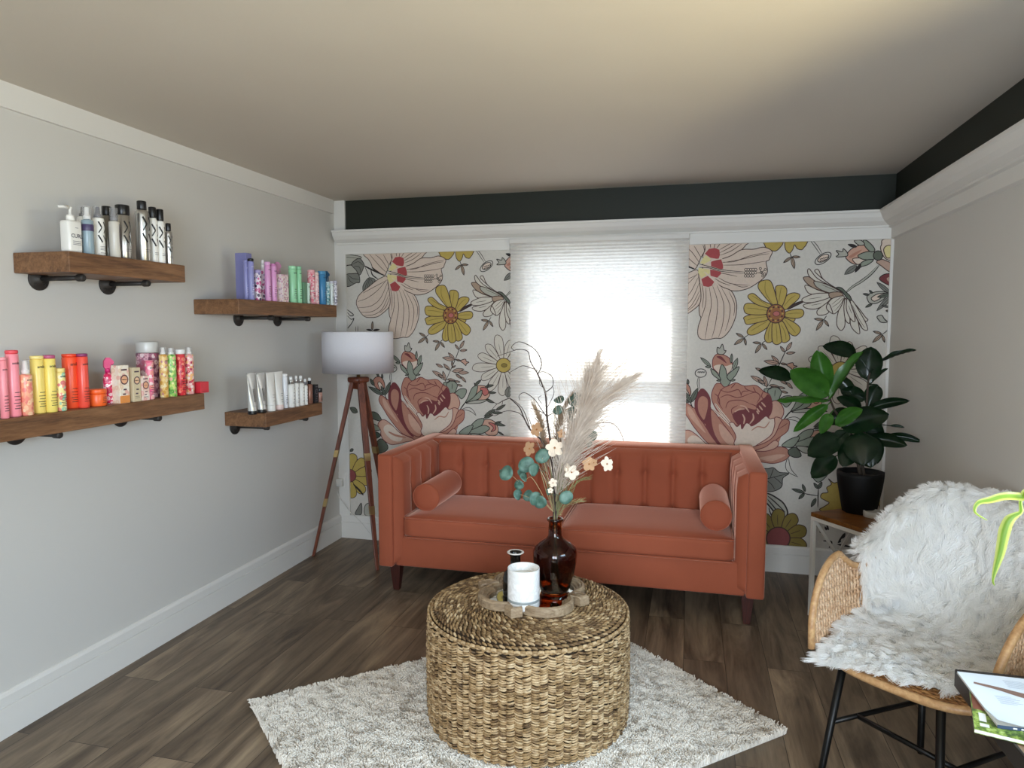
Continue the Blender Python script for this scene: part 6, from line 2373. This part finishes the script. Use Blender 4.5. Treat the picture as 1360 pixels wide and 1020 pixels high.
M_BARK = plain('#3d3226', 0.8)
base = pb + Vector((0, 0, PT - 0.03))
mb = MB()
trunks = [[base, q7(578, 640), q7(560, 560), q7(520, 480, -0.01), q7(470, 420, -0.03), q7(440, 350, -0.04), q7(425, 310, -0.05)],
          [base + Vector((0.02, 0.01, 0)), q7(600, 620, 0.02), q7(620, 520, 0.03), q7(630, 420, 0.03), q7(635, 330, 0.03), q7(640, 260, 0.02), q7(650, 215, 0.01)]]
for tr in trunks:
    p = smooth_path(tr, 6)
    mb.tube(p, taper(len(p), 0.009, 0.004), 8)
mb.build('trunk', M_BARK, fig)
tk = [p for tr in trunks for p in smooth_path(tr, 6)]


def fig_leaf_mat(name, a, b, tr):
    t = NT(name)
    v = t.coords()
    t.l(t.ramp(t.noise(v, 22, 3), [(0.3, a), (0.7, b)]), t.b.inputs['Base Color'])
    t.set(Roughness=0.26)
    t.b.inputs['Specular IOR Level'].default_value = 0.5
    tl = t.n('ShaderNodeBsdfTranslucent')
    tl.inputs['Color'].default_value = (*lin(tr), 1)
    ms = t.n('ShaderNodeMixShader')
    ms.inputs[0].default_value = 0.22
    t.l(t.b.outputs[0], ms.inputs[1])
    t.l(tl.outputs[0], ms.inputs[2])
    t.l(ms.outputs[0], t.out.inputs['Surface'])
    return t.m


M_FIG = fig_leaf_mat('fig_leaf_dark', '#0b1c0f', '#182f19', '#335c1c')
M_FIGB = fig_leaf_mat('fig_leaf_young', '#2c5a1c', '#44782a', '#6fae2e')


def fig_leaf(b, t, wr_, y0=0.0, y1=-0.05, mat=None, roll=0.0, cup=0.10, droop=0.06):
    """fiddle-shaped leaf from its stalk end b to the tip t (traced points), wr_ = half width / length"""
    B0, T0 = q7(*b, y0), q7(*t, y1)
    ax = T0 - B0
    L = ax.length
    d = ax / L
    view = (B0 - Vector((0, 0, CAM_H))).normalized()
    s = d.cross(view).normalized()
    nrm = s.cross(d).normalized()
    s, nrm = s * cos(roll) + nrm * sin(roll), nrm * cos(roll) - s * sin(roll)
    if nrm.dot(view) > 0:
        nrm = -nrm
    nu, nv = 14, 8
    mb = MB()
    up = Vector((0, 0, 1))

    def fn(i, j, off=0.0):
        u = i / nu
        e = j / nv * 2 - 1
        h = wr_ * L * (sin(pi * u ** 0.80) ** 0.65 if 0 < u < 1 else 0) * (1.0 + 0.22 * (u - 0.4))
        wave = 0.020 * L * sin(u * 14 + e * 2.0) * abs(e) ** 2
        vein = -0.012 * L * abs(sin(pi * (u * 7 - abs(e) * 1.4))) ** 8 * (1 - abs(e)) - 0.014 * L * math.exp(-(e / 0.09) ** 2)
        p = B0 + d * (L * u) + s * (h * e) + nrm * (cup * L * (e * e - 0.3) * min(1, h / (wr_ * L + 1e-6)) + wave + vein + off)
        p += up * (droop * L * (sin(pi * u) - 0.0))
        return p
    mb.grid(fn, nu, nv)
    mb.grid(lambda i, j: fn(i, j, -0.0012), nu, nv)
    att = min(tk, key=lambda p: (p - B0).length)
    mb.tube(smooth_path([att, (att + B0) * 0.5 + Vector((0, 0, 0.004)), B0 + up * 0.0, B0 + d * (0.12 * L) + up * droop * L * 0.35], 4), 0.0028, 6)
    mb.build('leaf', mat or M_FIG, fig)


for a in (((240, 245), (68, 205), .19, -.08, -.16), ((432, 335), (232, 205), .27, -.06, -.13, M_FIGB, .1), ((418, 322), (372, 98), .235, -.05, -.06, M_FIGB, -.1), ((580, 120), (402, 78), .21, .02, -.04),
          ((440, 350), (610, 105), .12, -.05, -.10, M_FIGB, .9), ((635, 255), (655, 80), .36, .02, .0), ((695, 160), (890, 96), .055, .03, .0, None, 1.0), ((650, 275), (742, 193), .12, .02, -.02, None, .8),
          ((640, 405), (858, 362), .13, .02, -.04), ((425, 362), (165, 362), .07, -.06, -.14, M_FIGB, .9), ((430, 382), (250, 525), .14, -.06, -.10, M_FIGB, .2), ((470, 490), (610, 405), .24, -.05, -.12, M_FIGB, .2),
          ((625, 355), (495, 308), .30, .03, .02), ((605, 405), (475, 345), .2, .0, -.06), ((500, 505), (750, 432), .27, -.02, -.10), ((735, 545), (920, 576), .13, .0, -.03), ((640, 560), (845, 596), .20, .0, -.06),
          ((490, 555), (325, 650), .32, -.05, -.12), ((590, 525), (612, 700), .46, -.05, -.13, None, 0, -.12), ((640, 545), (690, 690), .34, .0, -.06), ((470, 650), (345, 765), .30, -.05, -.10), ((755, 492), (830, 502), .12, .03, .02),
          ((445, 430), (392, 535), .26, -.06, -.10, M_FIGB), ((690, 280), (640, 395), .34, .03, .05), ((560, 420), (420, 480), .3, .03, .06), ((600, 470), (720, 560), .34, .04, .04), ((560, 330), (480, 240), .3, .02, .04), ((540, 560), (440, 620), .36, .03, .04), ((615, 540), (655, 712), .40, -.02, -.08, None, 0, -.10), ((565, 590), (505, 705), .36, -.03, -.09, None, 0, -.08), ((530, 520), (470, 600), .4, -.02, -.05)):
    fig_leaf(*a)

# ------------------------------------------------------------------ rattan armchair
CH = Vector((0.810, 2.545, 0))
cf = Vector((-0.64, -0.77, 0)).normalized()
cl = Vector((-cf.y, cf.x, 0)) * -1.0
if cl.x > 0:
    cl = -cl


def cw(a, b, z):
    """chair-local: a towards the front, b towards the arm by the window wall"""
    return CH + cf * a + cl * b + Vector((0, 0, z))


chair = thing('rattan_armchair', 'woven rattan armchair with black metal legs under a white sheepskin', 'chair', CH)


def rattan(name, a, b, c):
    t = NT(name)
    v = t.coords()
    n = t.noise(v, 60, 4, 0.6)
    t.l(t.ramp(n, [(0.3, a), (0.5, b), (0.7, c)]), t.b.inputs['Base Color'])
    t.set(Roughness=0.42)
    return t.m


M_RAT = rattan('rattan_strand', '#a8805c', '#cfab88', '#e4c8a8')
M_RATS = rattan('rattan_seat_strand', '#6d4626', '#96683c', '#b4874f')
M_RIM = rattan('rattan_rim', '#a57a50', '#b98f62', '#cba576')
M_CHLEG = plain('#131211', 0.4, 0.5)
SZ, SR_, AF = 0.425, 0.275, 0.290


def seat_b(a):
    if a < 0:
        return sqrt(max(0, SR_ * SR_ - a * a))
    return SR_ * max(0, 1 - (a / AF) ** 4.5) ** (1 / 3.0)


def seat_z(a, b):
    return SZ - 0.018 * (1 - min(1, (a * a + b * b) / 0.07)) - (0.022 * max(0, (a - 0.15) / 0.14) ** 2)


mb = MB()
row = 0
a = -0.265
while a < 0.305:
    bw = seat_b(a)
    n = max(3, int(2 * bw / 0.009))
    P = []
    for k in range(n + 1):
        b = -bw + 2 * bw * k / n
        P.append(cw(a, b, seat_z(a, b) + 0.0022 * sin(pi * b / 0.020 + row * pi)))
    mb.tube(P, 0.0046, 5, 0)
    a += 0.0092
    row += 1
b = -0.255
while b < 0.26:
    P = []
    for k in range(46):
        a = -0.27 + 0.575 * k / 45
        if abs(b) < seat_b(a) - 0.002:
            P.append(cw(a, b, seat_z(a, b) - 0.001))
    if len(P) > 3:
        mb.tube(P, 0.0035, 5, 0)
    b += 0.020
mb.build('seat', M_RATS, chair)
mb = MB()
P = []
for k in range(61):
    th = -pi / 2 + pi * k / 60
    P.append((-SR_ * cos(th), SR_ * sin(th)))
for k in range(1, 40):
    b = SR_ - 2 * SR_ * k / 40
    a = AF * max(0, 1 - (abs(b) / SR_) ** 3.0) ** (1 / 4.5)
    P.append((a, b))
P.append(P[0])
mb.tube([cw(x, y, seat_z(x, y) - 0.006) for x, y in P], 0.014, 8, caps=False)
mb.build('seat_rim', M_RIM, chair)

ARM = 0.290
HL = ARM + pi * 0.29 / 2                 # half length of the U-shaped wall


def wall_plan(s, w):
    """s: signed distance from the middle of the back; w: height above the seat"""
    R_ = 0.279 + 0.034 * min(1, w / 0.4)
    q = abs(s)
    sg = 1 if s > 0 else -1
    arc = pi * 0.29 / 2
    if q <= arc:
        th = q / 0.29
        return cw(-R_ * cos(th), sg * R_ * sin(th), 0)
    e = q - arc
    return cw(e, sg * (R_ - 0.10 * max(0, e - 0.05) ** 1.3), 0)


def wall_top(s):
    t = HL - abs(s)
    if t < 0.23:
        return SZ + 0.275 * sqrt(max(0, 1 - ((t - 0.23) / 0.23) ** 2))
    u = min(1, (t - 0.23) / (HL - 0.23))
    sm = max(0, min(1, (u - 0.30) / 0.5))
    return SZ + 0.275 - 0.065 * sin(pi * min(u / 0.5, 1)) + 0.165 * sm * sm * (3 - 2 * sm)


def wp(s, z, off=0.0):
    w = z - SZ
    p = wall_plan(s, w)
    c = CH
    d = Vector((p.x - c.x, p.y - c.y, 0))
    q = abs(s)
    if q > pi * 0.29 / 2:
        d = cl * (1 if s > 0 else -1)
    d = d.normalized()
    return Vector((p.x, p.y, z)) + d * off


mb = MB()
k = 0
z = SZ + 0.006
DS = 0.0085
while z < 0.93:
    seg_ = []
    s = -HL
    i = 0
    while s <= HL + 1e-6:
        if wall_top(s) > z:
            seg_.append(wp(s, z, 0.0016 * sin(pi * i / 2 + k * pi)))
        else:
            if len(seg_) > 2:
                mb.tube(seg_, 0.0054, 4, 0)
            seg_ = []
        s += DS
        i += 1
    if len(seg_) > 2:
        mb.tube(seg_, 0.0054, 4, 0)
    z += 0.0178
    k += 1
s = -HL + 0.006
while s < HL:
    n = max(2, int((wall_top(s) - SZ) / 0.02))
    P = [wp(s, SZ + (wall_top(s) - SZ) * j / n, -0.0015 if j % 2 else 0.0015) for j in range(n + 1)]
    mb.tube(P, 0.0056, 4, 0)
    s += 0.0185
mb.build('woven_back', M_RAT, chair)
mb = MB()
P = [wp(-HL, SZ + 0.0)]
n = 160
for j in range(n + 1):
    s = -HL + 2 * HL * j / n
    P.append(wp(s, wall_top(s)))
P.append(wp(HL, SZ))
mb.tube(P, 0.0125, 10)
mb.build('back_rim', M_RIM, chair)
LEGS = {'fl': ((0.515, 2.445, 0.405), (0.450, 2.425, 0)), 'fr': ((0.742, 2.245, 0.405), (0.728, 2.165, 0)), 'bl': ((0.815, 2.650, 0.405), (0.826, 2.676, 0)), 'br': ((1.000, 2.455, 0.405), (1.085, 2.420, 0))}
lp = {}
for k_, (a, b) in LEGS.items():
    mb = MB()
    a, b = Vector(a), Vector(b)
    mb.tube([b, b.lerp(a, 0.03), a], [0.010, 0.0115, 0.0135], 12)
    mb.build('leg', M_CHLEG, chair)
    lp[k_] = b.lerp(a, 0.5)
for x, y in (('fl', 'bl'), ('fr', 'br')):
    mb = MB()
    mb.tube([lp[x], lp[y]], 0.0085, 10)
    mb.build('stretcher', M_CHLEG, chair)
mb = MB()
mb.tube([lp['fl'].lerp(lp['bl'], 0.27), lp['fr'].lerp(lp['br'], 0.20)], 0.0085, 10)
mb.build('stretcher', M_CHLEG, chair)
mb = MB()
fr_ = [Vector(LEGS[k_][0]) for k_ in ('fl', 'fr', 'br', 'bl', 'fl')]
for p, q_ in zip(fr_[:-1], fr_[1:]):
    mb.tube([p - Vector((0, 0, 0.012)), q_ - Vector((0, 0, 0.012))], 0.009, 8)
mb.build('seat_frame', M_CHLEG, chair)

# ------------------------------------------------------------------ white sheepskin thrown over the chair
_t = NT('white_long_fur')
_v = _t.coords()
_t.l(_t.ramp(_t.noise(_v, 10, 3), [(0.3, '#fbfaf7'), (0.7, '#ffffff')]), _t.b.inputs['Base Color'])
_t.set(Roughness=0.7)
_t.b.inputs['Specular IOR Level'].default_value = 0.2
_tl = _t.n('ShaderNodeBsdfTranslucent')
_tl.inputs['Color'].default_value = (0.98, 0.98, 0.97, 1)
_ms = _t.n('ShaderNodeMixShader')
_ms.inputs[0].default_value = 0.5
_t.l(_t.b.outputs[0], _ms.inputs[1])
_t.l(_tl.outputs[0], _ms.inputs[2])
_t.l(_ms.outputs[0], _t.out.inputs['Surface'])
M_FUR = _t.m
PROFILE = [(-0.345, 0.62), (-0.350, 0.76), (-0.360, 0.885), (-0.330, 0.920), (-0.292, 0.893), (-0.278, 0.76), (-0.258, 0.62), (-0.225, 0.51), (-0.150, 0.458), (-0.02, 0.444), (0.10, 0.446), (0.20, 0.444), (0.262, 0.432)]
PROF = smooth_path([(a_, 0, z_) for a_, z_ in PROFILE], 4)
# half widths along the hide, towards the plant side and towards the table side
WIDTH = [(0.00, 0.26, 0.22), (0.20, 0.37, 0.30), (0.40, 0.41, 0.32), (0.55, 0.35, 0.30), (0.68, 0.28, 0.26), (0.80, 0.262, 0.24), (0.90, 0.240, 0.22), (1.00, 0.215, 0.17)]


def hide_width(v, side):
    for (v0, a0, b0), (v1, a1, b1) in zip(WIDTH[:-1], WIDTH[1:]):
        if v <= v1:
            t = (v - v0) / (v1 - v0)
            t = t * t * (3 - 2 * t)
            return (a0 + (a1 - a0) * t) if side > 0 else (b0 + (b1 - b0) * t)
    return 0.17


def hide(u, v):
    """u -1..1 across, v 0..1 from behind the back to the front of the seat"""
    fi = v * (len(PROF) - 1)
    i = min(int(fi), len(PROF) - 2)
    p = PROF[i].lerp(PROF[i + 1], fi - i)
    s = u * hide_width(v, u)
    R_ = max(0.2, -p.x)
    th = max(-1.45, min(1.45, s / 0.30))
    drop = wall_top(0) - wall_top(s)
    zb_ = p.z - drop * max(0.0, min(1.0, (p.z - 0.50) / 0.25))
    A = cw(-R_ * cos(th), R_ * sin(th), zb_)
    z = p.z + max(0, abs(s) - 0.19) * 0.45 * (1 - max(0, min(1, (v - 0.72) / 0.18))) + 0.010 * noise.noise(Vector((p.x * 9, s * 9, 2.0)))
    ext = max(0.0, (v - 0.78) / 0.22)
    sl = max(-1.0, min(1.0, s / 0.22))
    Bp = cw(p.x + (0.055 if s > 0 else 0.035) * sl * ext, s, z - 0.028 * max(0, sl) * ext * ext)
    k = max(0.0, min(1.0, (v - 0.50) / 0.20))
    k = k * k * (3 - 2 * k)
    q = A.lerp(Bp, k)
    q.x = min(q.x, XR - 0.035)
    return q


fur = thing('sheepskin_throw', 'fluffy white sheepskin draped over the rattan armchair', 'throw', cw(0, 0, SZ + 0.01))
NU, NVV = 28, 60
mb = MB()
mb.grid(lambda i, j: hide(-1 + 2 * i / NU, j / NVV), NU, NVV)
mb.grid(lambda i, j: hide(-1 + 2 * i / NU, j / NVV) - Vector((0, 0, 0.004)), NU, NVV)
mb.build('hide', M_FUR, fur)
rr = random.Random(21)
strands = []
cells = {}


def hide_frame(u, v):
    p = hide(u, v)
    du = hide(min(1, u + 0.03), v) - hide(max(-1, u - 0.03), v)
    dv = hide(u, min(1, v + 0.015)) - hide(u, max(0, v - 0.015))
    n = du.cross(dv).normalized()
    return p, du.normalized(), dv.normalized(), n


_, _, _, n0 = hide_frame(0, 0.8)
SGN = 1 if n0.z > 0 else -1
NF = 52000
while len(strands) < NF:
    u, v = rr.uniform(-1, 1), rr.random()
    edge = max(abs(u), 0)
    p, du, dv, n = hide_frame(u, v)
    n = n * SGN
    key = (int(u * 17), int(v * 46))
    if key not in cells:
        cells[key] = (rr.uniform(-1, 1), rr.uniform(-0.5, 1.2), rr.uniform(0.2, 0.75), rr.uniform(0.75, 1.2))
    c = cells[key]
    L = 0.050 * c[3] * rr.uniform(0.75, 1.15)
    out = du * (u * abs(u) ** 2 * 0.8)
    d = (dv * (0.55 + 0.3 * c[1]) + du * (0.75 * c[0]) + n * (0.30 + 0.35 * c[2]) + out + Vector((rr.gauss(0, .13), rr.gauss(0, .13), rr.gauss(0, .13)))).normalized()
    bendv = (du * rr.uniform(-.4, .4) + du * 0.5 * c[0] + Vector((0, 0, -0.45)))
    cu, cv = (key[0] + (0.5 if u > 0 else -0.5)) / 17, (key[1] + 0.5) / 46
    S_ = []
    for k in range(6):
        t = k / 5
        q_ = p + d * (L * t) + bendv * (L * 0.42 * t * t)
        S_.append(q_)
    strands.append(S_)
    cc_ = cells.setdefault(('tip', key), S_[-1].copy())
    for k in range(1, 6):
        t = k / 5
        S_[k] = S_[k].lerp(cc_ - (S_[-1] - S_[k]) * 0.4 if k < 5 else cc_, 0.42 * t * t)
hf = hair_curves('fur', strands, (0.0010, 0.0011, 0.0010, 0.0009, 0.0006, 0.0002), M_FUR, fur, fur.location)
hf['kind'] = 'stuff'

# ------------------------------------------------------------------ near table with magazines and a spider plant
TBZ = 0.600
tx0 = at_z(1268, 888, TBZ)
TX0, TY1, TX1, TY0 = tx0.x, tx0.y, XR - 0.03, 0.95
tab = thing('side_table', 'dark framed wooden table in the near right corner holding magazines', 'table', ((TX0 + TX1) / 2, (TY0 + TY1) / 2, 0))
M_TFR = plain('#2b2420', 0.4, 0.3)
mb = MB()
for lo, hi in (((TX0, TY0, TBZ - 0.048), (TX0 + 0.008, TY1, TBZ)), ((TX1 - 0.020, TY0, TBZ - 0.048), (TX1, TY1, TBZ)), ((TX0 + 0.008, TY1 - 0.020, TBZ - 0.048), (TX1 - 0.02, TY1, TBZ)), ((TX0 + 0.008, TY0, TBZ - 0.048), (TX1 - 0.02, TY0 + 0.02, TBZ))):
    mb.box(lo, hi)
mb.build('table_frame', M_TFR, tab, bevel=0.002)
mb = MB()
mb.box((TX0 + 0.008, TY0 + 0.020, TBZ - 0.026), (TX1 - 0.020, TY1 - 0.020, TBZ - 0.002))
mb.build('table_top', wood('table_top_wood', '#5a4330', '#86694e', '#a3866a', 'y', 1.0, 0.45), tab)
for x in (TX0 + 0.02, TX1 - 0.02):
    for y in (TY0 + 0.03, 1.58):
        mb = MB()
        mb.box((x - 0.015, y - 0.015, 0), (x + 0.015, y + 0.015, TBZ - 0.049))
        mb.build('leg', M_TFR, tab)

# lower magazine, then the brochure on it
zb = TBZ + 0.001


def oriented(p, ex, ey, z):
    return Matrix(((ex.x, ey.x, 0, p.x), (ex.y, ey.y, 0, p.y), (0, 0, 1, z), (0, 0, 0, 1)))


pA = at_z(1294, 971, zb + 0.004)
pB = at_z(1360, 987, zb + 0.004)
ex = (pB - pA)
ex.z = 0
ex.normalize()
ey = Vector((-ex.y, ex.x, 0))
mg = thing('magazine', 'magazine with a green leafy cover under the white brochure', 'magazine', (pA.x, pA.y, zb), 'magazines on the near table')
_t = NT('green_leafy_cover')
_v = _t.coords()
_n = _t.noise(_v, 60, 5, 0.7)
_c1 = _t.ramp(_n, [(0.30, '#26301a'), (0.45, '#4f6a2a'), (0.58, '#9ab04a'), (0.72, '#d5dfa6')])
_sx = _t.n('ShaderNodeSeparateXYZ')
_t.l(_t.coords(), _sx.inputs[0])
_c2 = _t.ramp(_t.noise(_v, 40, 3), [(0.3, '#5a2f22'), (0.7, '#a0674f')])
_t.l(_t.mix(0.0, _c1, _c2), _t.b.inputs['Base Color'])
_t.set(Roughness=0.3)
M_PAGES = plain('#e4e1da', 0.7)
Mm = oriented(pA, ex, ey, zb)
mb = MB()
mb.box((0.0006, 0.0006, 0.0012), (0.2094, 0.2764, 0.0085), M=Mm)
mb.build('pages', M_PAGES, mg)
for nm_, z0_ in (('back_cover', 0.0), ('front_cover', 0.0087)):
    mb = MB()
    mb.box((0, 0, z0_), (0.21, 0.277, z0_ + 0.0010), M=Mm)
    cv = mb.build(nm_, _t.m, mg)
mb = MB()
mb.box((0.002, 0.10, 0.00975), (0.20, 0.27, 0.00995), M=Mm)
mb.box((0.012, 0.02, 0.00975), (0.03, 0.035, 0.00995), 1, M=Mm)
mb.box((0.012, 0.045, 0.00975), (0.026, 0.085, 0.00995), 1, M=Mm)
mb.build('cover_print', [plain('#7d4735', 0.4), M_WHITEP], cv)

zc_ = zb + 0.0102
p1, p2 = at_z(1271, 891, zc_ + 0.008), at_z(1325, 962, zc_ + 0.008)
ey = (p1 - p2)
ey.z = 0
LEN = ey.length
ey.normalize()
ex = Vector((ey.y, -ey.x, 0))
br = thing('magazine', 'white brochure with a brown brush picture on top of the leafy magazine', 'magazine', (p2.x, p2.y, zc_), 'magazines on the near table')
Mb = oriented(p2, ex, ey, zc_)
mb = MB()
mb.box((0.0, 0.0, 0.0012), (0.205, LEN, 0.0062), M=Mb)
mb.build('pages', M_PAGES, br)
mb = MB()
mb.box((0.0, -0.001, 0.0), (0.206, LEN + 0.001, 0.0010), M=Mb)
mb.box((-0.001, -0.0022, 0.0), (0.206, -0.0010, 0.0075), M=Mb)
for k in range(11):
    mb.box((0.03 + k * 0.016, -0.0026, 0.0022), (0.03 + k * 0.016 + 0.008, -0.0022, 0.0052), 1, M=Mb)
mb.build('blue_spine', [plain('#3b4a63', 0.35), M_WHITEP], br)
mb = MB()


def page(i, j):
    x, y = 0.206 * i / 10, LEN * j / 14
    c = max(0, 1 - (x / 0.07)) * max(0, 1 - (y / 0.07))
    return Mb @ Vector((x, y, 0.0066 + 0.012 * c))


mb.grid(page, 10, 14)
mb.grid(lambda i, j: page(i, j) - Vector((0, 0, 0.0003)), 10, 14)
fc_ = mb.build('front_cover', plain('#e9eef3', 0.3), br)
mb = MB()
zz = 0.0070


def flat(pts, mi):
    mb.add([Mb @ Vector((x, y, zz)) for x, y in pts], [tuple(range(len(pts)))], mi)


def ribbon(pts, ws, mi):
    q_ = smooth_path([(x, y, 0) for x, y in pts], 6)
    n_ = len(q_)
    P = []
    for i in range(n_):
        d_ = (q_[min(i + 1, n_ - 1)] - q_[max(i - 1, 0)]).normalized()
        f_ = i / (n_ - 1) * (len(ws) - 1)
        w0 = ws[int(f_)] + (ws[min(int(f_) + 1, len(ws) - 1)] - ws[int(f_)]) * (f_ % 1)
        P += [Mb @ Vector((q_[i].x - d_.y * w0, q_[i].y + d_.x * w0, zz)), Mb @ Vector((q_[i].x + d_.y * w0, q_[i].y - d_.x * w0, zz))]
    mb.add(P, [(2 * i, 2 * i + 1, 2 * i + 3, 2 * i + 2) for i in range(n_ - 1)], mi)


ribbon([(0.020, LEN - 0.055), (0.07, LEN - 0.075), (0.12, LEN - 0.10), (0.2, LEN - 0.12)], [0.005, 0.009, 0.014, 0.020], 0)
ribbon([(0.098, LEN - 0.185), (0.125, LEN - 0.172), (0.2, LEN - 0.160)], [0.003, 0.014, 0.016], 0)
for k in range(7):
    for x0, y0, w0 in ((0.095, LEN - 0.025, 0.06), (0.045, LEN - 0.115, 0.05)):
        y = y0 - k * 0.006
        flat([(x0, y), (x0 + w0 * (0.7 + 0.3 * ((k * 7) % 3) / 2), y), (x0 + w0 * (0.7 + 0.3 * ((k * 7) % 3) / 2), y + 0.0012), (x0, y + 0.0012)], 1)
mb.build('cover_print', [plain('#8a6a5c', 0.4), plain('#9aa3ad', 0.5)], fc_)

# spider plant whose leaves reach into view
SPC = Vector((1.00, 1.66, TBZ - 0.002))
spd = thing('spider_plant', 'spider plant whose striped yellow-green leaves reach in at the right edge', 'plant', SPC)
mb = MB()
mb.lathe([(0, 0.0), (0.06, 0.0), (0.064, 0.004), (0.085, 0.12), (0.088, 0.14), (0.080, 0.14), (0.077, 0.125), (0, 0.125)], 32, M=Matrix.Translation(SPC))
mb.build('pot', plain('#d8d2c6', 0.5), spd)
_t = NT('striped_spider_leaf')
_tc = _t.n('ShaderNodeTexCoord')
_sx = _t.n('ShaderNodeSeparateXYZ')
_t.l(_tc.outputs['UV'], _sx.inputs[0])
_col = _t.ramp(_sx.outputs['X'], [(0.0, '#d9dc8c'), (0.22, '#c9d870'), (0.32, '#7fa832'), (0.68, '#86ad38'), (0.78, '#c9d870'), (1.0, '#dfe09a')])
_t.l(_col, _t.b.inputs['Base Color'])
_t.set(Roughness=0.4)
_tl = _t.n('ShaderNodeBsdfTranslucent')
_t.l(_col, _tl.inputs['Color'])
_ms = _t.n('ShaderNodeMixShader')
_ms.inputs[0].default_value = 0.4
_t.l(_t.b.outputs[0], _ms.inputs[1])
_t.l(_tl.outputs[0], _ms.inputs[2])
_t.l(_ms.outputs[0], _t.out.inputs['Surface'])
M_SPL = _t.m


def strap(pts, ws, roll=0.0):
    q_ = smooth_path(pts, 7)
    n_ = len(q_)
    V, F, UV = [], [], []
    for i in range(n_):
        d_ = (q_[min(i + 1, n_ - 1)] - q_[max(i - 1, 0)]).normalized()
        view = (q_[i] - Vector((0, 0, CAM_H))).normalized()
        s = d_.cross(view).normalized()
        nn = s.cross(d_)
        s = s * cos(roll) + nn * sin(roll)
        f_ = i / (n_ - 1) * (len(ws) - 1)
        w0 = ws[int(f_)] + (ws[min(int(f_) + 1, len(ws) - 1)] - ws[int(f_)]) * (f_ % 1)
        V += [q_[i] + s * w0, q_[i] + nn * (w0 * 0.25), q_[i] - s * w0]
    for i in range(n_ - 1):
        for e in (0, 1):
            F.append((3 * i + e, 3 * i + e + 1, 3 * i + e + 4, 3 * i + e + 3))
    me = bpy.data.meshes.new('leaf')
    me.from_pydata([tuple(Vector(p) - SPC) for p in V], [], F)
    uv = me.uv_layers.new(name='across')
    for lpx in me.loops:
        uv.data[lpx.index].uv = ((lpx.vertex_index % 3) / 2.0, (lpx.vertex_index // 3) / n_)
    me.materials.append(M_SPL)
    for p in me.polygons:
        p.use_smooth = True
    o = bpy.data.objects.new('leaf', me)
    COL.objects.link(o)
    o.parent = spd
    md = o.modifiers.new('thickness', 'SOLIDIFY')
    md.thickness = 0.0008


top = SPC + Vector((0, 0, 0.13))
YL = 1.88
strap([top, top + Vector((0.0, 0.05, 0.20)), at_y(1385, 664, YL - 0.03), at_y(1358, 660, YL), at_y(1335, 659, YL), at_y(1315, 664, YL), at_y(1299, 668, YL), at_y(1295, 680, YL), at_y(1311, 691, YL)],
      [0.004, 0.006, 0.009, 0.0095, 0.009, 0.006, 0.003, 0.0008], 0.15)
strap([top + Vector((0.01, 0, 0)), top + Vector((0.01, 0.06, 0.17)), at_y(1375, 670, YL + 0.02), at_y(1355, 681, YL + 0.02), at_y(1341, 690, YL + 0.02), at_y(1334, 706, YL + 0.02), at_y(1328, 735, YL + 0.02), at_y(1319, 768, YL + 0.02), at_y(1321, 778, YL + 0.02)],
      [0.003, 0.003, 0.0025, 0.005, 0.011, 0.0125, 0.010, 0.003, 0.0006])
rr = random.Random(31)
for k in range(9):
    a = -2.6 + k * 0.55
    d_ = Vector((cos(a), sin(a), 0))
    if d_.x > 0.5:
        d_ = d_ * 0.35
    R_ = rr.uniform(0.14, 0.22)
    strap([top + d_ * 0.01, top + d_ * R_ * 0.35 + Vector((0, 0, 0.16)), top + d_ * R_ * 0.8 + Vector((0, -0.02, 0.17)), top + d_ * R_ * 1.1 + Vector((0, -0.03, 0.06))], [0.004, 0.009, 0.009, 0.001])
